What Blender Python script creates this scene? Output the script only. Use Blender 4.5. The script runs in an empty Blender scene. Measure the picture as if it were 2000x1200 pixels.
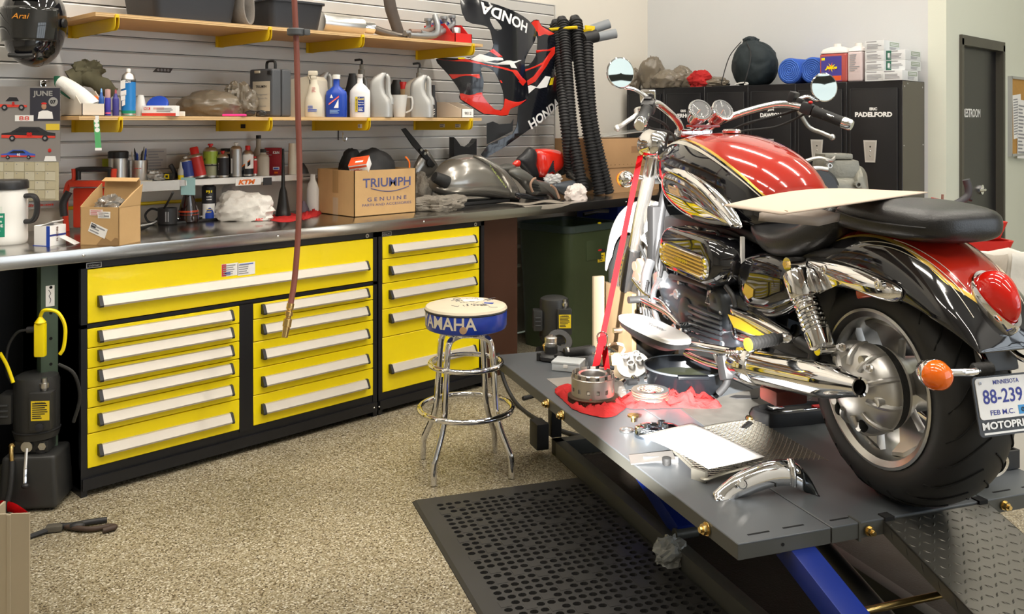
import bpy, bmesh, math, random
from mathutils import Vector as V, Matrix, Euler, noise
from math import sin, cos, pi, radians as R
random.seed(7)
sc = bpy.context.scene
COL = sc.collection
# ---------------------------------------------------------------- camera
CH = 1.55                       # camera height; x runs along the tool wall, y towards it
FPX = 1790.0
cd = bpy.data.cameras.new('camera'); cam = bpy.data.objects.new('camera', cd); COL.objects.link(cam)
cam.location = (0, 0, CH); cam.rotation_euler = (R(90), 0, R(-45))
cd.sensor_width = 36; cd.lens = FPX/2000*36; cd.shift_y = -0.18
cd.clip_start = 0.05; cd.clip_end = 100
sc.camera = cam
# ---------------------------------------------------------------- sky, sun, big lights, exposure
sc.view_settings.view_transform = 'Standard'; sc.view_settings.look = 'None'
sc.view_settings.gamma = 1; sc.view_settings.use_curve_mapping = False
sc.view_settings.exposure = -0.15
w = bpy.data.worlds.new('world'); sc.world = w; w.use_nodes = True
nt = w.node_tree; nt.nodes.clear()
sky = nt.nodes.new('ShaderNodeTexSky'); sky.sky_type = 'HOSEK_WILKIE'; sky.turbidity = 3.0
bg = nt.nodes.new('ShaderNodeBackground'); bg.inputs['Strength'].default_value = 0.9
wo = nt.nodes.new('ShaderNodeOutputWorld')
nt.links.new(sky.outputs[0], bg.inputs[0]); nt.links.new(bg.outputs[0], wo.inputs[0])
SUNDIR = V((0.75, 0.50, -0.28)).normalized()     # the way the sunlight travels
sky.sun_direction = -SUNDIR
def light(name, typ, loc, energy, color, size=None, rot=None, aim=None):
    l = bpy.data.lights.new(name, typ); l.energy = energy; l.color = color
    o = bpy.data.objects.new(name, l); COL.objects.link(o); o.location = loc
    if typ == 'AREA':
        l.shape = 'RECTANGLE'; l.size, l.size_y = size
    if rot: o.rotation_euler = rot
    if aim is not None: o.rotation_euler = V(aim).to_track_quat('-Z', 'Y').to_euler()
    return o
sun = light('sun', 'SUN', (0, -8, 8), 58, (1, .97, .92), aim=SUNDIR); sun.data.angle = R(.6)
CEIL = 5.0
WARM = (1, .93, .82)
# rows of fluorescent strip lights under the ceiling, running towards the tool wall
for i, (x, y, e) in enumerate([(1.0, .6, 62), (1.0, 3.0, 74), (3.1, .6, 60), (3.1, 3.0, 74), (5.2, .6, 52), (5.2, 3.0, 52), (-1.1, .6, 44), (-1.1, 3.0, 54), (1.0, -1.8, 44), (3.1, -1.8, 44), (5.2, -1.8, 34), (7.6, 1.1, 30)]):
    light('strip_light', 'AREA', (x, y, CEIL-.12), e, WARM, (.14, 1.9))
# daylight through the translucent panels of the garage door behind and right of the camera
light('door_daylight', 'AREA', (3.9, -3.05, 1.75), 120, (.80, .90, 1), (4.2, 2.6), aim=(0, 1, .08))
# ---------------------------------------------------------------- pixel helpers (true depth is given by the plane)
def ray(px, py):
    r = (px-1000)/FPX; s = .5**.5
    return V((s*(1+r), s*(1-r), (240-py)/FPX))
CP = V((0, 0, CH))
def W(px, py, X=None, Y=None, Z=None):
    d = ray(px, py)
    t = Y/d.y if Y is not None else X/d.x if X is not None else (Z-CH)/d.z
    return CP+d*t
def mpp(p): return (p[0]+p[1])*.5**.5/FPX       # metres per pixel at a point
# ---------------------------------------------------------------- materials
MATS = {}
def mat(name, col, rough=.5, metal=0, var=.0, vs=8, bump=0, bs=60, coat=0, spec=.5, trans=0, alpha=1, emis=None, es=1, ior=1.45, aniso=0):
    if name in MATS: return MATS[name]
    m = bpy.data.materials.new(name); m.use_nodes = True; n = m.node_tree; b = n.nodes['Principled BSDF']
    I = b.inputs
    c = (*col, 1)
    I['Base Color'].default_value = c; I['Roughness'].default_value = rough; I['Metallic'].default_value = metal
    I['Coat Weight'].default_value = coat; I['Coat Roughness'].default_value = .04
    I['Specular IOR Level'].default_value = spec; I['Transmission Weight'].default_value = trans; I['Alpha'].default_value = alpha
    I['IOR'].default_value = ior
    if emis: I['Emission Color'].default_value = (*emis, 1); I['Emission Strength'].default_value = es
    if var or bump:
        tc = n.nodes.new('ShaderNodeTexCoord')
    if var:
        t = n.nodes.new('ShaderNodeTexNoise'); t.inputs['Scale'].default_value = vs; t.inputs['Detail'].default_value = 5
        n.links.new(tc.outputs['Object'], t.inputs['Vector'])
        mx = n.nodes.new('ShaderNodeMix'); mx.data_type = 'RGBA'
        mx.inputs[6].default_value = (*[x*(1-var) for x in col], 1); mx.inputs[7].default_value = (*[min(1, x*(1+var)) for x in col], 1)
        n.links.new(t.outputs['Fac'], mx.inputs[0]); n.links.new(mx.outputs[2], I['Base Color'])
        rr = n.nodes.new('ShaderNodeMapRange'); rr.inputs[3].default_value = max(.02, rough*(1-var*.6)); rr.inputs[4].default_value = min(1, rough*(1+var*.6))
        n.links.new(t.outputs['Fac'], rr.inputs[0]); n.links.new(rr.outputs[0], I['Roughness'])
    if bump:
        t2 = n.nodes.new('ShaderNodeTexNoise'); t2.inputs['Scale'].default_value = bs; t2.inputs['Detail'].default_value = 3
        n.links.new(tc.outputs['Object'], t2.inputs['Vector'])
        bp = n.nodes.new('ShaderNodeBump'); bp.inputs['Strength'].default_value = bump; bp.inputs['Distance'].default_value = .01
        n.links.new(t2.outputs['Fac'], bp.inputs['Height']); n.links.new(bp.outputs['Normal'], I['Normal'])
    MATS[name] = m
    return m
def nodes(m): return m.node_tree, m.node_tree.nodes['Principled BSDF']
CHROME = mat('chrome', (.86, .86, .87), .05, 1)
STEEL = mat('brushed_steel', (.62, .61, .59), .28, 1, var=.08, vs=20)
ALU = mat('cast_aluminium', (.60, .59, .57), .38, 1, var=.10, vs=15)
DALU = mat('dull_aluminium', (.40, .40, .38), .5, .85, var=.2, vs=12)
BLACK = mat('black_paint', (.010, .010, .012), .35, var=.2, vs=5)
GLOSS = mat('gloss_black', (.006, .006, .008), .08, coat=1)
SATIN = mat('satin_black', (.018, .018, .019), .5)
RUB = mat('black_rubber', (.016, .016, .016), .62, var=.25, vs=18, bump=.15, bs=120)
PLAS = mat('black_plastic', (.02, .02, .022), .38, bump=.05, bs=300)
DGREY = mat('dark_grey', (.06, .062, .065), .5, var=.15)
YEL = mat('yellow_enamel', (.97, .76, .004), .30, var=.04, vs=3, coat=.2)
YEL2 = mat('yellow_bracket', (.80, .56, .01), .40, var=.05, vs=6)
WHITE = mat('white_plastic', (.82, .81, .78), .4)
PAPER = mat('white_paper', (.88, .87, .86), .8)
INK = mat('black_ink', (.02, .02, .025), .7)
GINK = mat('grey_ink', (.30, .30, .32), .8)
CARD = mat('cardboard', (.55, .35, .16), .8, var=.08, vs=14, bump=.05, bs=40)
CARD2 = mat('pale_cardboard', (.62, .53, .42), .8, var=.06, vs=14)
KRAFT = mat('brown_cardboard', (.46, .27, .13), .8, var=.08, vs=9)
RED = mat('red_plastic', (.62, .022, .02), .35)
REDC = mat('red_cloth', (.42, .028, .028), .9, spec=.1, var=.15, vs=30, bump=.3, bs=80)
REDP = mat('red_paint', (.40, .018, .008), .12, coat=1, var=.06, vs=4)
BLUE = mat('blue_plastic', (.012, .06, .42), .35)
BLUEP = mat('blue_enamel', (.004, .018, .17), .4, var=.1)
WOOD = mat('plywood', (.66, .40, .17), .55, var=.18, vs=5)
GOLD = mat('yellow_zinc', (.78, .56, .22), .25, 1)
BRASS = mat('brass', (.72, .50, .20), .25, 1, var=.1)
BLUET = mat('blue_print', (.05, .12, .55), .5)
WINK = mat('white_ink', (.85, .85, .84), .5)
GREENL = mat('green_label', (.01, .24, .14), .5)
ORANGE = mat('orange_print', (.80, .16, .01), .5)
CREAM = mat('cream_plastic', (.70, .64, .52), .45)
SILVERP = mat('silver_plastic', (.44, .44, .43), .36, .35)
GREYP = mat('grey_plastic', (.20, .21, .22), .4)
BAGM = mat('brown_film', (.17, .142, .105), .28, var=.12, vs=9, bump=.35, bs=22, spec=.7)
CLEAR = mat('clear_plastic', (.88, .89, .88), .12, alpha=.42, spec=.8)
CLOTHW = mat('white_cloth', (.80, .78, .74), .9, bump=.25, bs=40)
# ---------------------------------------------------------------- mesh builder
def frame(axis, up=None):
    a = V(axis).normalized(); u = V(up) if up is not None else (V((0, 0, 1)) if abs(a.z) < .9 else V((1, 0, 0)))
    x = u.cross(a).normalized() if u.cross(a).length > 1e-6 else V((1, 0, 0))
    y = a.cross(x)
    return Matrix((x, y, a)).transposed()
def smooth(pts, k=6, closed=False):
    P = [V(p) for p in pts]; n = len(P); out = []
    if n < 3: return P
    rng = range(n if closed else n-1)
    for i in rng:
        if closed: a, b, c, d = P[i-1], P[i], P[(i+1) % n], P[(i+2) % n]
        else: a, b, c, d = P[max(i-1, 0)], P[i], P[i+1], P[min(i+2, n-1)]
        for j in range(k):
            t = j/k
            out.append(.5*((2*b)+(c-a)*t+(2*a-5*b+4*c-d)*t*t+(3*b-a-3*c+d)*t**3))
    if not closed: out.append(P[-1])
    return out
class MB:
    def __init__(s): s.v = []; s.f = []; s.m = []; s.mi = []
    def _m(s, m):
        if m not in s.m: s.m.append(m)
        return s.m.index(m)
    def add(s, vs, fs, m, M=None, at=None):
        k = len(s.v); i = s._m(m)
        for p in vs:
            p = V(p)
            if M is not None: p = M @ p
            if at is not None: p = p+V(at)
            s.v.append(p)
        for f in fs: s.f.append(tuple(k+j for j in f)); s.mi.append(i)
        return s
    def box(s, c, sz, m, bev=0, rot=None, seg=2, taper=None):
        x, y, z = sz[0]/2, sz[1]/2, sz[2]/2
        tx, ty = taper if taper else (1, 1)
        vs = [(-x, -y, -z), (x, -y, -z), (x, y, -z), (-x, y, -z), (-x*tx, -y*ty, z), (x*tx, -y*ty, z), (x*tx, y*ty, z), (-x*tx, y*ty, z)]
        fs = [(3, 2, 1, 0), (4, 5, 6, 7), (0, 1, 5, 4), (1, 2, 6, 5), (2, 3, 7, 6), (3, 0, 4, 7)]
        if bev:
            b = bmesh.new(); bv = [b.verts.new(p) for p in vs]
            for f in fs: b.faces.new([bv[j] for j in f])
            bmesh.ops.bevel(b, geom=b.edges[:], offset=min(bev, .49*min(sz)), segments=seg, affect='EDGES', profile=.6)
            b.verts.index_update(); vs = [v.co.copy() for v in b.verts]; fs = [[v.index for v in f.verts] for f in b.faces]; b.free()
        M = None
        if rot is not None: M = Euler(rot).to_matrix() if not isinstance(rot, Matrix) else rot
        return s.add(vs, fs, m, M, c)
    def ring(s, pts): k = len(s.v); s.v += [V(p) for p in pts]; return list(range(k, k+len(pts)))
    def skin(s, rings, m, closed=True, cap=True, loop=False):
        i = s._m(m); idx = [s.ring(r) for r in rings]; n = len(rings[0])
        prs = list(zip(idx, idx[1:]+([idx[0]] if loop else []))) if loop else list(zip(idx, idx[1:]))
        for a, b in prs:
            for j in range(n if closed else n-1):
                s.f.append((a[j], a[(j+1) % n], b[(j+1) % n], b[j])); s.mi.append(i)
        if cap and closed and not loop:
            s.f.append(tuple(reversed(idx[0]))); s.mi.append(i); s.f.append(tuple(idx[-1])); s.mi.append(i)
        return s
    def cyl(s, a, b, r, m, r1=None, n=20, cap=True):
        a, b = V(a), V(b); F = frame(b-a); r1 = r if r1 is None else r1
        return s.skin([[a+F @ V((r*cos(t), r*sin(t), 0)) for t in [2*pi*j/n for j in range(n)]], [b+F @ V((r1*cos(t), r1*sin(t), 0)) for t in [2*pi*j/n for j in range(n)]]], m, cap=cap)
    def lathe(s, prof, m, at=(0, 0, 0), axis=(0, 0, 1), n=28, sx=1, sy=1, cap=True, a0=0):
        F = frame(axis) if tuple(axis) != (0, 0, 1) else Matrix.Identity(3); at = V(at)
        return s.skin([[at+F @ V((sx*r*cos(t), sy*r*sin(t), z)) for t in [a0+2*pi*j/n for j in range(n)]] for r, z in prof], m, cap=cap)
    def tube(s, pts, r, m, n=10, k=6, closed=False, flat=1, rf=None, cap=True):
        P = smooth(pts, k, closed) if k > 1 else [V(p) for p in pts]
        N = len(P); up = None; rings = []
        for i, p in enumerate(P):
            t = (P[(i+1) % N]-P[i-1]) if closed else (P[min(i+1, N-1)]-P[max(i-1, 0)])
            if t.length < 1e-9: t = V((0, 0, 1))
            t.normalize()
            if up is None: up = frame(t).col[0].copy()
            up = (up-t*up.dot(t)).normalized(); sd = t.cross(up)
            rr = rf(i/(N-1)) if rf else r
            rings.append([p+rr*(cos(a)*up*flat+sin(a)*sd) for a in [2*pi*j/n for j in range(n)]])
        return s.skin(rings, m, loop=closed, cap=cap)
    def ell(s, c, sz, m, rot=None, nu=20, nv=12):
        M = Euler(rot).to_matrix() if rot is not None else Matrix.Identity(3); c = V(c)
        return s.skin([[c+M @ V((sz[0]*sin(b)*cos(a), sz[1]*sin(b)*sin(a), -sz[2]*cos(b))) for a in [2*pi*j/nu for j in range(nu)]] for b in [max(.02, min(pi-.02, pi*i/nv)) for i in range(nv+1)]], m)
    def prism(s, pts, m, o=(0, 0, 0), u=(1, 0, 0), v=(0, 0, 1), d=.01, side=None):
        """outline pts (2D) in the plane o,u,v ; thickness d along u x v (towards -n first)"""
        o, u, v = V(o), V(u), V(v); n = u.cross(v).normalized()
        a = [o+u*p[0]+v*p[1] for p in pts]; b = [p+n*d for p in a]
        k = len(s.v); N = len(pts); s.v += a+b; i = s._m(m); j2 = s._m(side or m)
        s.f += [tuple(range(k+N-1, k-1, -1)), tuple(range(k+N, k+2*N))]; s.mi += [i, i]
        for j in range(N): s.f.append((k+j, k+(j+1) % N, k+N+(j+1) % N, k+N+j)); s.mi.append(j2)
        return s
    def grid(s, fn, nu, nv, m, flip=False):
        k = len(s.v); i = s._m(m)
        for a in range(nu+1):
            for b in range(nv+1): s.v.append(V(fn(a/nu, b/nv)))
        for a in range(nu):
            for b in range(nv):
                q = (k+a*(nv+1)+b, k+(a+1)*(nv+1)+b, k+(a+1)*(nv+1)+b+1, k+a*(nv+1)+b+1)
                s.f.append(q[::-1] if flip else q); s.mi.append(i)
        return s
    def blob(s, c, sz, m, seed=0, amp=.25, fr=2.0, nu=36, nv=22, flat=-.6, ridge=.5, rot=0):
        """a crumpled, bag-like lump resting on its flattened underside"""
        c = V(c); M = Matrix.Rotation(rot, 3, 'Z'); rings = []
        for i in range(nv+1):
            b = max(.02, min(pi-.02, pi*i/nv)); rg = []
            for j in range(nu):
                a = 2*pi*j/nu; d = V((sin(b)*cos(a), sin(b)*sin(a), -cos(b)))
                q = d*fr+V((seed*7.3, seed*3.1, seed*1.7))
                k = 1+amp*noise.noise(q)+amp*ridge*(.5-abs(noise.noise(q*2.3)))*1.2+amp*.25*noise.noise(q*5)
                p = d*k; p.z = max(p.z, flat)
                rg.append(c+M @ V((p.x*sz[0], p.y*sz[1], (p.z-flat)*sz[2])))
            rings.append(rg)
        return s.skin(rings, m)
    def build(s, name, parent=None, loc=None, rz=None, ang=38, sub=0, solid=0, flat=False, wn=False):
        me = bpy.data.meshes.new(name); me.from_pydata([tuple(p) for p in s.v], [], s.f)
        for m in s.m: me.materials.append(m)
        me.polygons.foreach_set('material_index', s.mi)
        me.update()
        b = bmesh.new(); b.from_mesh(me); bmesh.ops.recalc_face_normals(b, faces=b.faces[:]); b.to_mesh(me); b.free()
        if not flat:
            me.polygons.foreach_set('use_smooth', [True]*len(me.polygons)); me.set_sharp_from_angle(angle=R(ang))
        o = bpy.data.objects.new(name, me); COL.objects.link(o)
        if parent: o.parent = parent
        if loc is not None: o.location = loc
        if rz is not None: o.rotation_euler = (0, 0, rz)
        if solid:
            q = o.modifiers.new('thickness', 'SOLIDIFY'); q.thickness = solid; q.offset = 0
        if sub:
            q = o.modifiers.new('smooth', 'SUBSURF'); q.levels = q.render_levels = sub
        return o
def thing(name, label, cat, loc=(0, 0, 0), rz=0, group=None):
    o = bpy.data.objects.new(name, None); COL.objects.link(o); o.empty_display_size = .1
    o.location = loc; o.rotation_euler = (0, 0, rz)
    return tag(o, label, cat, group)
def tag(o, label, cat, group=None, kind=None):
    o['label'] = label; o['category'] = cat
    if group: o['group'] = group
    if kind: o['kind'] = kind
    return o
def struct(o): o['kind'] = 'structure'; return o
def dup(root, loc=None, rz=None, label=None):
    def cp(o, par):
        c = o.copy(); COL.objects.link(c); c.parent = par
        for ch in [q for q in ALLC(o)]: cp(ch, c)
        return c
    r = cp(root, root.parent)
    if loc is not None: r.location = loc
    if rz is not None: r.rotation_euler = (0, 0, rz)
    if label: r['label'] = label
    return r
def ALLC(o): return [q for q in COL.objects if q.parent == o]
def text(s, h, m, name='lettering', parent=None, o=(0, 0, 0), u=(1, 0, 0), v=(0, 0, 1), w=None, bold=0, ext=.0006, shear=0, align='CENTER', bend=None, spacing=1):
    """raised lettering: centre o, reading direction u, up v, capital height h, optional width w"""
    c = bpy.data.curves.new(name, 'FONT'); c.body = s; c.align_x = 'LEFT'; c.size = 1; c.offset = bold; c.extrude = 0; c.shear = shear
    c.resolution_u = 3; c.space_character = spacing
    t = bpy.data.objects.new(name, c); me = bpy.data.meshes.new_from_object(t); bpy.data.objects.remove(t); bpy.data.curves.remove(c)
    xs = [q.co.x for q in me.vertices]; ys = [q.co.y for q in me.vertices]
    x0, x1, y0, y1 = min(xs), max(xs), min(ys), max(ys)
    ky = h/(y1-y0); kx = w/(x1-x0) if w else ky
    o, u, v = V(o), V(u).normalized(), V(v).normalized(); n = u.cross(v)
    for q in me.vertices:
        x, y = (q.co.x-(x0+x1)/2)*kx, (q.co.y-(y0+y1)/2)*ky
        p = V((x, y, ext))
        q.co = bend(x, y) if bend else o+u*x+v*y+n*ext
    me.materials.clear(); me.materials.append(m)
    for f in me.polygons: f.material_index = 0
    ob = bpy.data.objects.new(name, me); COL.objects.link(ob)
    if parent: ob.parent = parent
    return ob
def rect(mb, m, o, u, v, w, h, d=.0006):
    """thin raised panel centred on o"""
    o, u, v = V(o), V(u).normalized(), V(v).normalized()
    return mb.prism([(-w/2, -h/2), (w/2, -h/2), (w/2, h/2), (-w/2, h/2)], m, o, u, v, d)
def lines(mb, m, o, u, v, w, h, n, seed=0, fill=.45, d=.0011, vary=.5):
    """rows of small print"""
    rr = random.Random(seed); o, u, v = V(o), V(u).normalized(), V(v).normalized()
    for i in range(n):
        y = h/2-(i+.5)*h/n; ww = w*(1-vary*rr.random()); rect(mb, m, o+v*y+u*(-(w-ww)/2), u, v, ww, h/n*fill, d)
    return mb
AX, AY, AZ = V((1, 0, 0)), V((0, 1, 0)), V((0, 0, 1))
NX, NY = V((-1, 0, 0)), V((0, -1, 0))
def label_panel(name, parent, m, o, u, v, w, h, rows=0, ink=None, bars=(), seed=1):
    """printed label: base panel, small print rows, coloured bars (cx,cy,w,h,mat in fractions)"""
    b = MB(); rect(b, m, o, u, v, w, h, .0005)
    u, v = V(u).normalized(), V(v).normalized()
    for cx, cy, bw, bh, bm in bars: rect(b, bm, V(o)+u*(cx-.5)*w+v*(cy-.5)*h, u, v, bw*w, bh*h, .0009)
    if rows: lines(b, ink or GINK, V(o), u, v, w*.85, h*.85, rows, seed, d=.0013)
    return b.build(name, parent, flat=True)
# ================================================================ the setting
YW, XL, YR = 4.73, 6.42, 2.292          # tool wall, locker wall, restroom wall
WALLM = mat('cream_wall_paint', (.70, .66, .585), .75, var=.03, vs=2, bump=.04, bs=90)
WALLR = mat('pale_wall_paint', (.60, .61, .615), .75, var=.03, vs=2, bump=.04, bs=90)
WALLG = mat('lamp_green_wall_paint', (.66, .68, .585), .75, var=.03, vs=2, bump=.04, bs=90)  # wall colour with the fluorescent light's green put in
CEILM = mat('ceiling_paint', (.72, .72, .70), .85)
def floor_material():
    m = mat('speckled_epoxy', (.36, .29, .19), .38); n, b = nodes(m)
    tc = n.nodes.new('ShaderNodeTexCoord')
    vo = n.nodes.new('ShaderNodeTexVoronoi'); vo.inputs['Scale'].default_value = 190
    n.links.new(tc.outputs['Object'], vo.inputs['Vector'])
    cr = n.nodes.new('ShaderNodeValToRGB'); cr.color_ramp.interpolation = 'CONSTANT'
    E = cr.color_ramp.elements; E[0].position = 0; E[0].color = (.10, .075, .045, 1); E[1].position = .14; E[1].color = (.31, .262, .165, 1)
    for p, c in [(.34, (.41, .355, .24)), (.56, (.245, .20, .125)), (.74, (.47, .425, .31)), (.90, (.68, .64, .52))]:
        e = cr.color_ramp.elements.new(p); e.color = (*c, 1)
    sp = n.nodes.new('ShaderNodeSeparateColor'); n.links.new(vo.outputs['Color'], sp.inputs[0]); n.links.new(sp.outputs[0], cr.inputs[0])
    no = n.nodes.new('ShaderNodeTexNoise'); no.inputs['Scale'].default_value = 1.6; no.inputs['Detail'].default_value = 6
    n.links.new(tc.outputs['Object'], no.inputs['Vector'])
    mr = n.nodes.new('ShaderNodeMapRange'); mr.inputs[1].default_value = .35; mr.inputs[2].default_value = .68; mr.inputs[3].default_value = .58; mr.inputs[4].default_value = .84
    n.links.new(no.outputs['Fac'], mr.inputs[0])
    mx = n.nodes.new('ShaderNodeMix'); mx.data_type = 'RGBA'; mx.blend_type = 'MULTIPLY'; mx.inputs[0].default_value = 1
    n.links.new(cr.outputs[0], mx.inputs[6]); n.links.new(mr.outputs[0], mx.inputs[7]); n.links.new(mx.outputs[2], b.inputs['Base Color'])
    return m
FLOORM = floor_material()
X0, X1, Y0 = -7.0, 10.0, -3.2
struct(MB().box(((X0+X1)/2, (Y0+YW)/2, -.05), (X1-X0, YW-Y0, .1), FLOORM).build('floor', flat=True))
struct(MB().box(((X0+X1)/2, (Y0+YW)/2, CEIL+.05), (X1-X0+.4, YW-Y0+.4, .1), CEILM).build('ceiling', flat=True))
struct(MB().box(((X0+XL)/2, YW+.085, CEIL/2), (XL-X0, .10, CEIL), WALLM).build('wall_back', flat=True))
struct(MB().box((XL+.06, (YW+.13+YR+.12)/2, CEIL/2), (.12, YW+.13-YR-.12, CEIL), WALLR).build('wall_right', flat=True))
struct(MB().box((X0-.06, (Y0+YW)/2, CEIL/2), (.12, YW-Y0, CEIL), WALLM).build('wall_left', flat=True))
struct(MB().box((X1+.06, (Y0+YR)/2, CEIL/2), (.12, YR-Y0, CEIL), WALLG).build('wall_far', flat=True))
# front wall behind the camera: added openings that steer the sun beam, added bars across the daylight
def wall_front():
    y = Y0-.03; xl, xm, xs_, xr, z0, z1, z2 = WIN; xs = [X0, xl, xm, xs_, xr, X1]; zs = [0, z0, z1, z2, CEIL]; b = MB()
    for i in range(5):
        for j in range(4):
            if (i in (2, 3) and j == 1) or (i in (1, 2) and j == 2): continue
            b.box(((xs[i]+xs[i+1])/2, y, (zs[j]+zs[j+1])/2), (xs[i+1]-xs[i], .06, zs[j+1]-zs[j]), WALLR)
    struct(b.build('wall_front', flat=True))
    for n, (a, c, e, g) in enumerate(((xm, xr, z0, z1-.03), (xl, xs_, z1+.03, z2))):
        f = MB()
        for x in (a, c): f.box((x, y, (e+g)/2), (.03, .07, g-e+.03), WHITE)
        for z in (e, g): f.box(((a+c)/2, y, z), (c-a, .07, .03), WHITE)
        struct(f.build('sun_opening_%d' % (n+1), flat=True))
    f = MB()    # unseen bars added to break up the reflected daylight panel
    for k in range(5): f.box((1.78+k*1.06, Y0+.22, 1.7), (.09, .05, 2.8), DGREY)
    for k in range(5): f.box((3.9, Y0+.22, .42+k*.655), (4.3, .05, .09), DGREY)
    struct(f.build('added_light_bars', flat=True))
WIN = (-5.70, -5.42, -4.93, -4.40, 3.16, 3.66, 4.52)    # unseen openings shaped so the sun hits deck and fender, not tank
wall_front()
# restroom wall with its door opening
dx0, dx1, dz = 6.685, 7.545, 2.135
b = MB(); y = YR+.06
b.box(((XL+dx0)/2, y, CEIL/2), (dx0-XL, .12, CEIL), WALLG).box(((dx1+X1)/2, y, CEIL/2), (X1-dx1, .12, CEIL), WALLG).box(((dx0+dx1)/2, y, (dz+CEIL)/2), (dx1-dx0, .12, CEIL-dz), WALLG)
struct(b.build('wall_restroom', flat=True))
DOORF = mat('bronze_frame', (.075, .07, .055), .45)
DOORM = mat('black_door', (.012, .012, .014), .3)
d = struct(MB().box(((dx0+dx1)/2, YR+.055, dz/2), (dx1-dx0-.03, .04, dz-.03), DOORM).build('door_1', flat=True))
f = MB()
for x, s in ((dx0, 1), (dx1, -1)):
    f.box((x-s*.006, YR+.03, dz/2), (.04, .10, dz), DOORF)
f.box(((dx0+dx1)/2, YR+.03, dz-.01), (dx1-dx0+.05, .10, .07), DOORF)
f.build('door_frame', d, flat=True)
p = W(1895, 221, Y=YR+.055)
text('RESTROOM', .062, WINK, 'sign_lettering', d, (p.x-.028, YR+.0345, p.z), AX, AZ, w=.345, bold=.02)
k = W(1925, 371, Y=YR); kb = MB()
kb.cyl((k.x, YR+.035, k.z), (k.x, YR+.02, k.z), .036, CHROME).cyl((k.x, YR+.02, k.z), (k.x, YR+.0, k.z), .012, CHROME)
kb.tube([(k.x, YR, k.z), (k.x-.05, YR-.005, k.z), (k.x-.11, YR+.01, k.z)], .010, CHROME)
kb.build('lever_handle', d)
# ---------------------------------------------------------------- slatwall panel
SLAT = mat('slatwall_grey', (.58, .565, .54), .42, .25, var=.04, vs=3)
SLATL = mat('slot_insert_glint', (.86, .85, .83), .30, .0)
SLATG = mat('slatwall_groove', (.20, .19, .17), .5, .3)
b = MB(); z = 2.449; x0, x1 = -1.5, 5.184; zb = 1.205
k = 0
while z > zb+.02:
    z2 = max(zb, z-.0762)
    # profile: face of one board, undercut, and an insert bevel, its reflected light put into a pale colour
    pr = [(YW-.001, z-.0105), (YW-.001, z2+.002), (YW+.026, z2+.002), (YW+.026, z-.0004), (YW+.0095, z-.0004)]
    i = len(b.v); b.v += [V((x0, q[0], q[1])) for q in pr]+[V((x1, q[0], q[1])) for q in pr]; n = len(pr)
    mi, mg, ml = b._m(SLAT), b._m(SLATG), b._m(SLATL)
    for j in range(n):
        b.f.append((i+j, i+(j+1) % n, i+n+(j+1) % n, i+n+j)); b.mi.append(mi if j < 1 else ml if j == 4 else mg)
    b.f += [tuple(range(i, i+n)), tuple(range(i+2*n-1, i+n-1, -1))]; b.mi += [mi, mi]
    z = z2
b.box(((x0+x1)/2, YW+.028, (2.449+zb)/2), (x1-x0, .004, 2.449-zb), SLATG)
b.box((x1+.004, YW+.008, (2.449+zb)/2), (.008, .036, 2.449-zb), SLAT).box(((x0+x1)/2, YW+.01, 2.45), (x1-x0, .03, .006), SLAT)
tag(b.build('slatwall', flat=True), 'grey slatwall panel with horizontal grooves on the back wall', 'wall panel')
# ================================================================ workbench: top, tool cabinets, shelves
ZT, YF, YC = 1.032, 3.91, 3.943        # worktop height, its front edge, cabinet front plane
BTOP = mat('stainless_top', (.50, .485, .46), .20, 1, var=.12, vs=3)
b = MB(); x0, x1 = -.6, 6.02
b.box(((x0+x1)/2, (YF+YW)/2, ZT-.02), (x1-x0, YW-YF, .04), BTOP, bev=.004)
b.box(((x0+x1)/2, YF+.004, ZT-.029), (x1-x0, .010, .055), BTOP, bev=.003)
wt = tag(b.build('worktop', flat=False), 'long stainless steel worktop running over the yellow tool cabinets', 'worktop')
for px, py in ((163, 493.5), (543, 457), (828, 428), (1223, 391)):
    p = W(px, py, Y=YF); MB().ell((p.x, YF-.001, ZT-.028), (.006, .004, .006), CHROME, nu=10, nv=6).build('screw', wt)
HAND = mat('anodised_pull', (.58, .54, .48), .42, .4, var=.05, vs=12)
def drawer(root, x0, x1, z1, z0, hz, yc=YC):
    g = .0016
    d = MB().box(((x0+x1)/2, yc-.006, (z0+z1)/2), (x1-x0-.002, .016, z1-z0-2*g), YEL, bev=.002, seg=1).build('drawer', root)
    h = MB(); hx0, hx1 = x0+.040, x1-.040; hh = .043
    pr = [(yc-.013, hz), (yc-.013, hz-hh), (yc-.041, hz-hh-.002), (yc-.045, hz-hh+.006), (yc-.026, hz-.002)]
    for a, c, m in ((hx0, hx0+.016, PLAS), (hx0+.016, hx1-.012, HAND), (hx1-.012, hx1, PLAS)):
        e = .0015 if m is PLAS else 0
        h.skin([[(a, y-e, z+(e if i in (0, 4) else -e)) for i, (y, z) in enumerate(pr)], [(c, y-e, z+(e if i in (0, 4) else -e)) for i, (y, z) in enumerate(pr)]], m)
    h.build('drawer_pull', d, flat=True)
    return d
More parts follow.
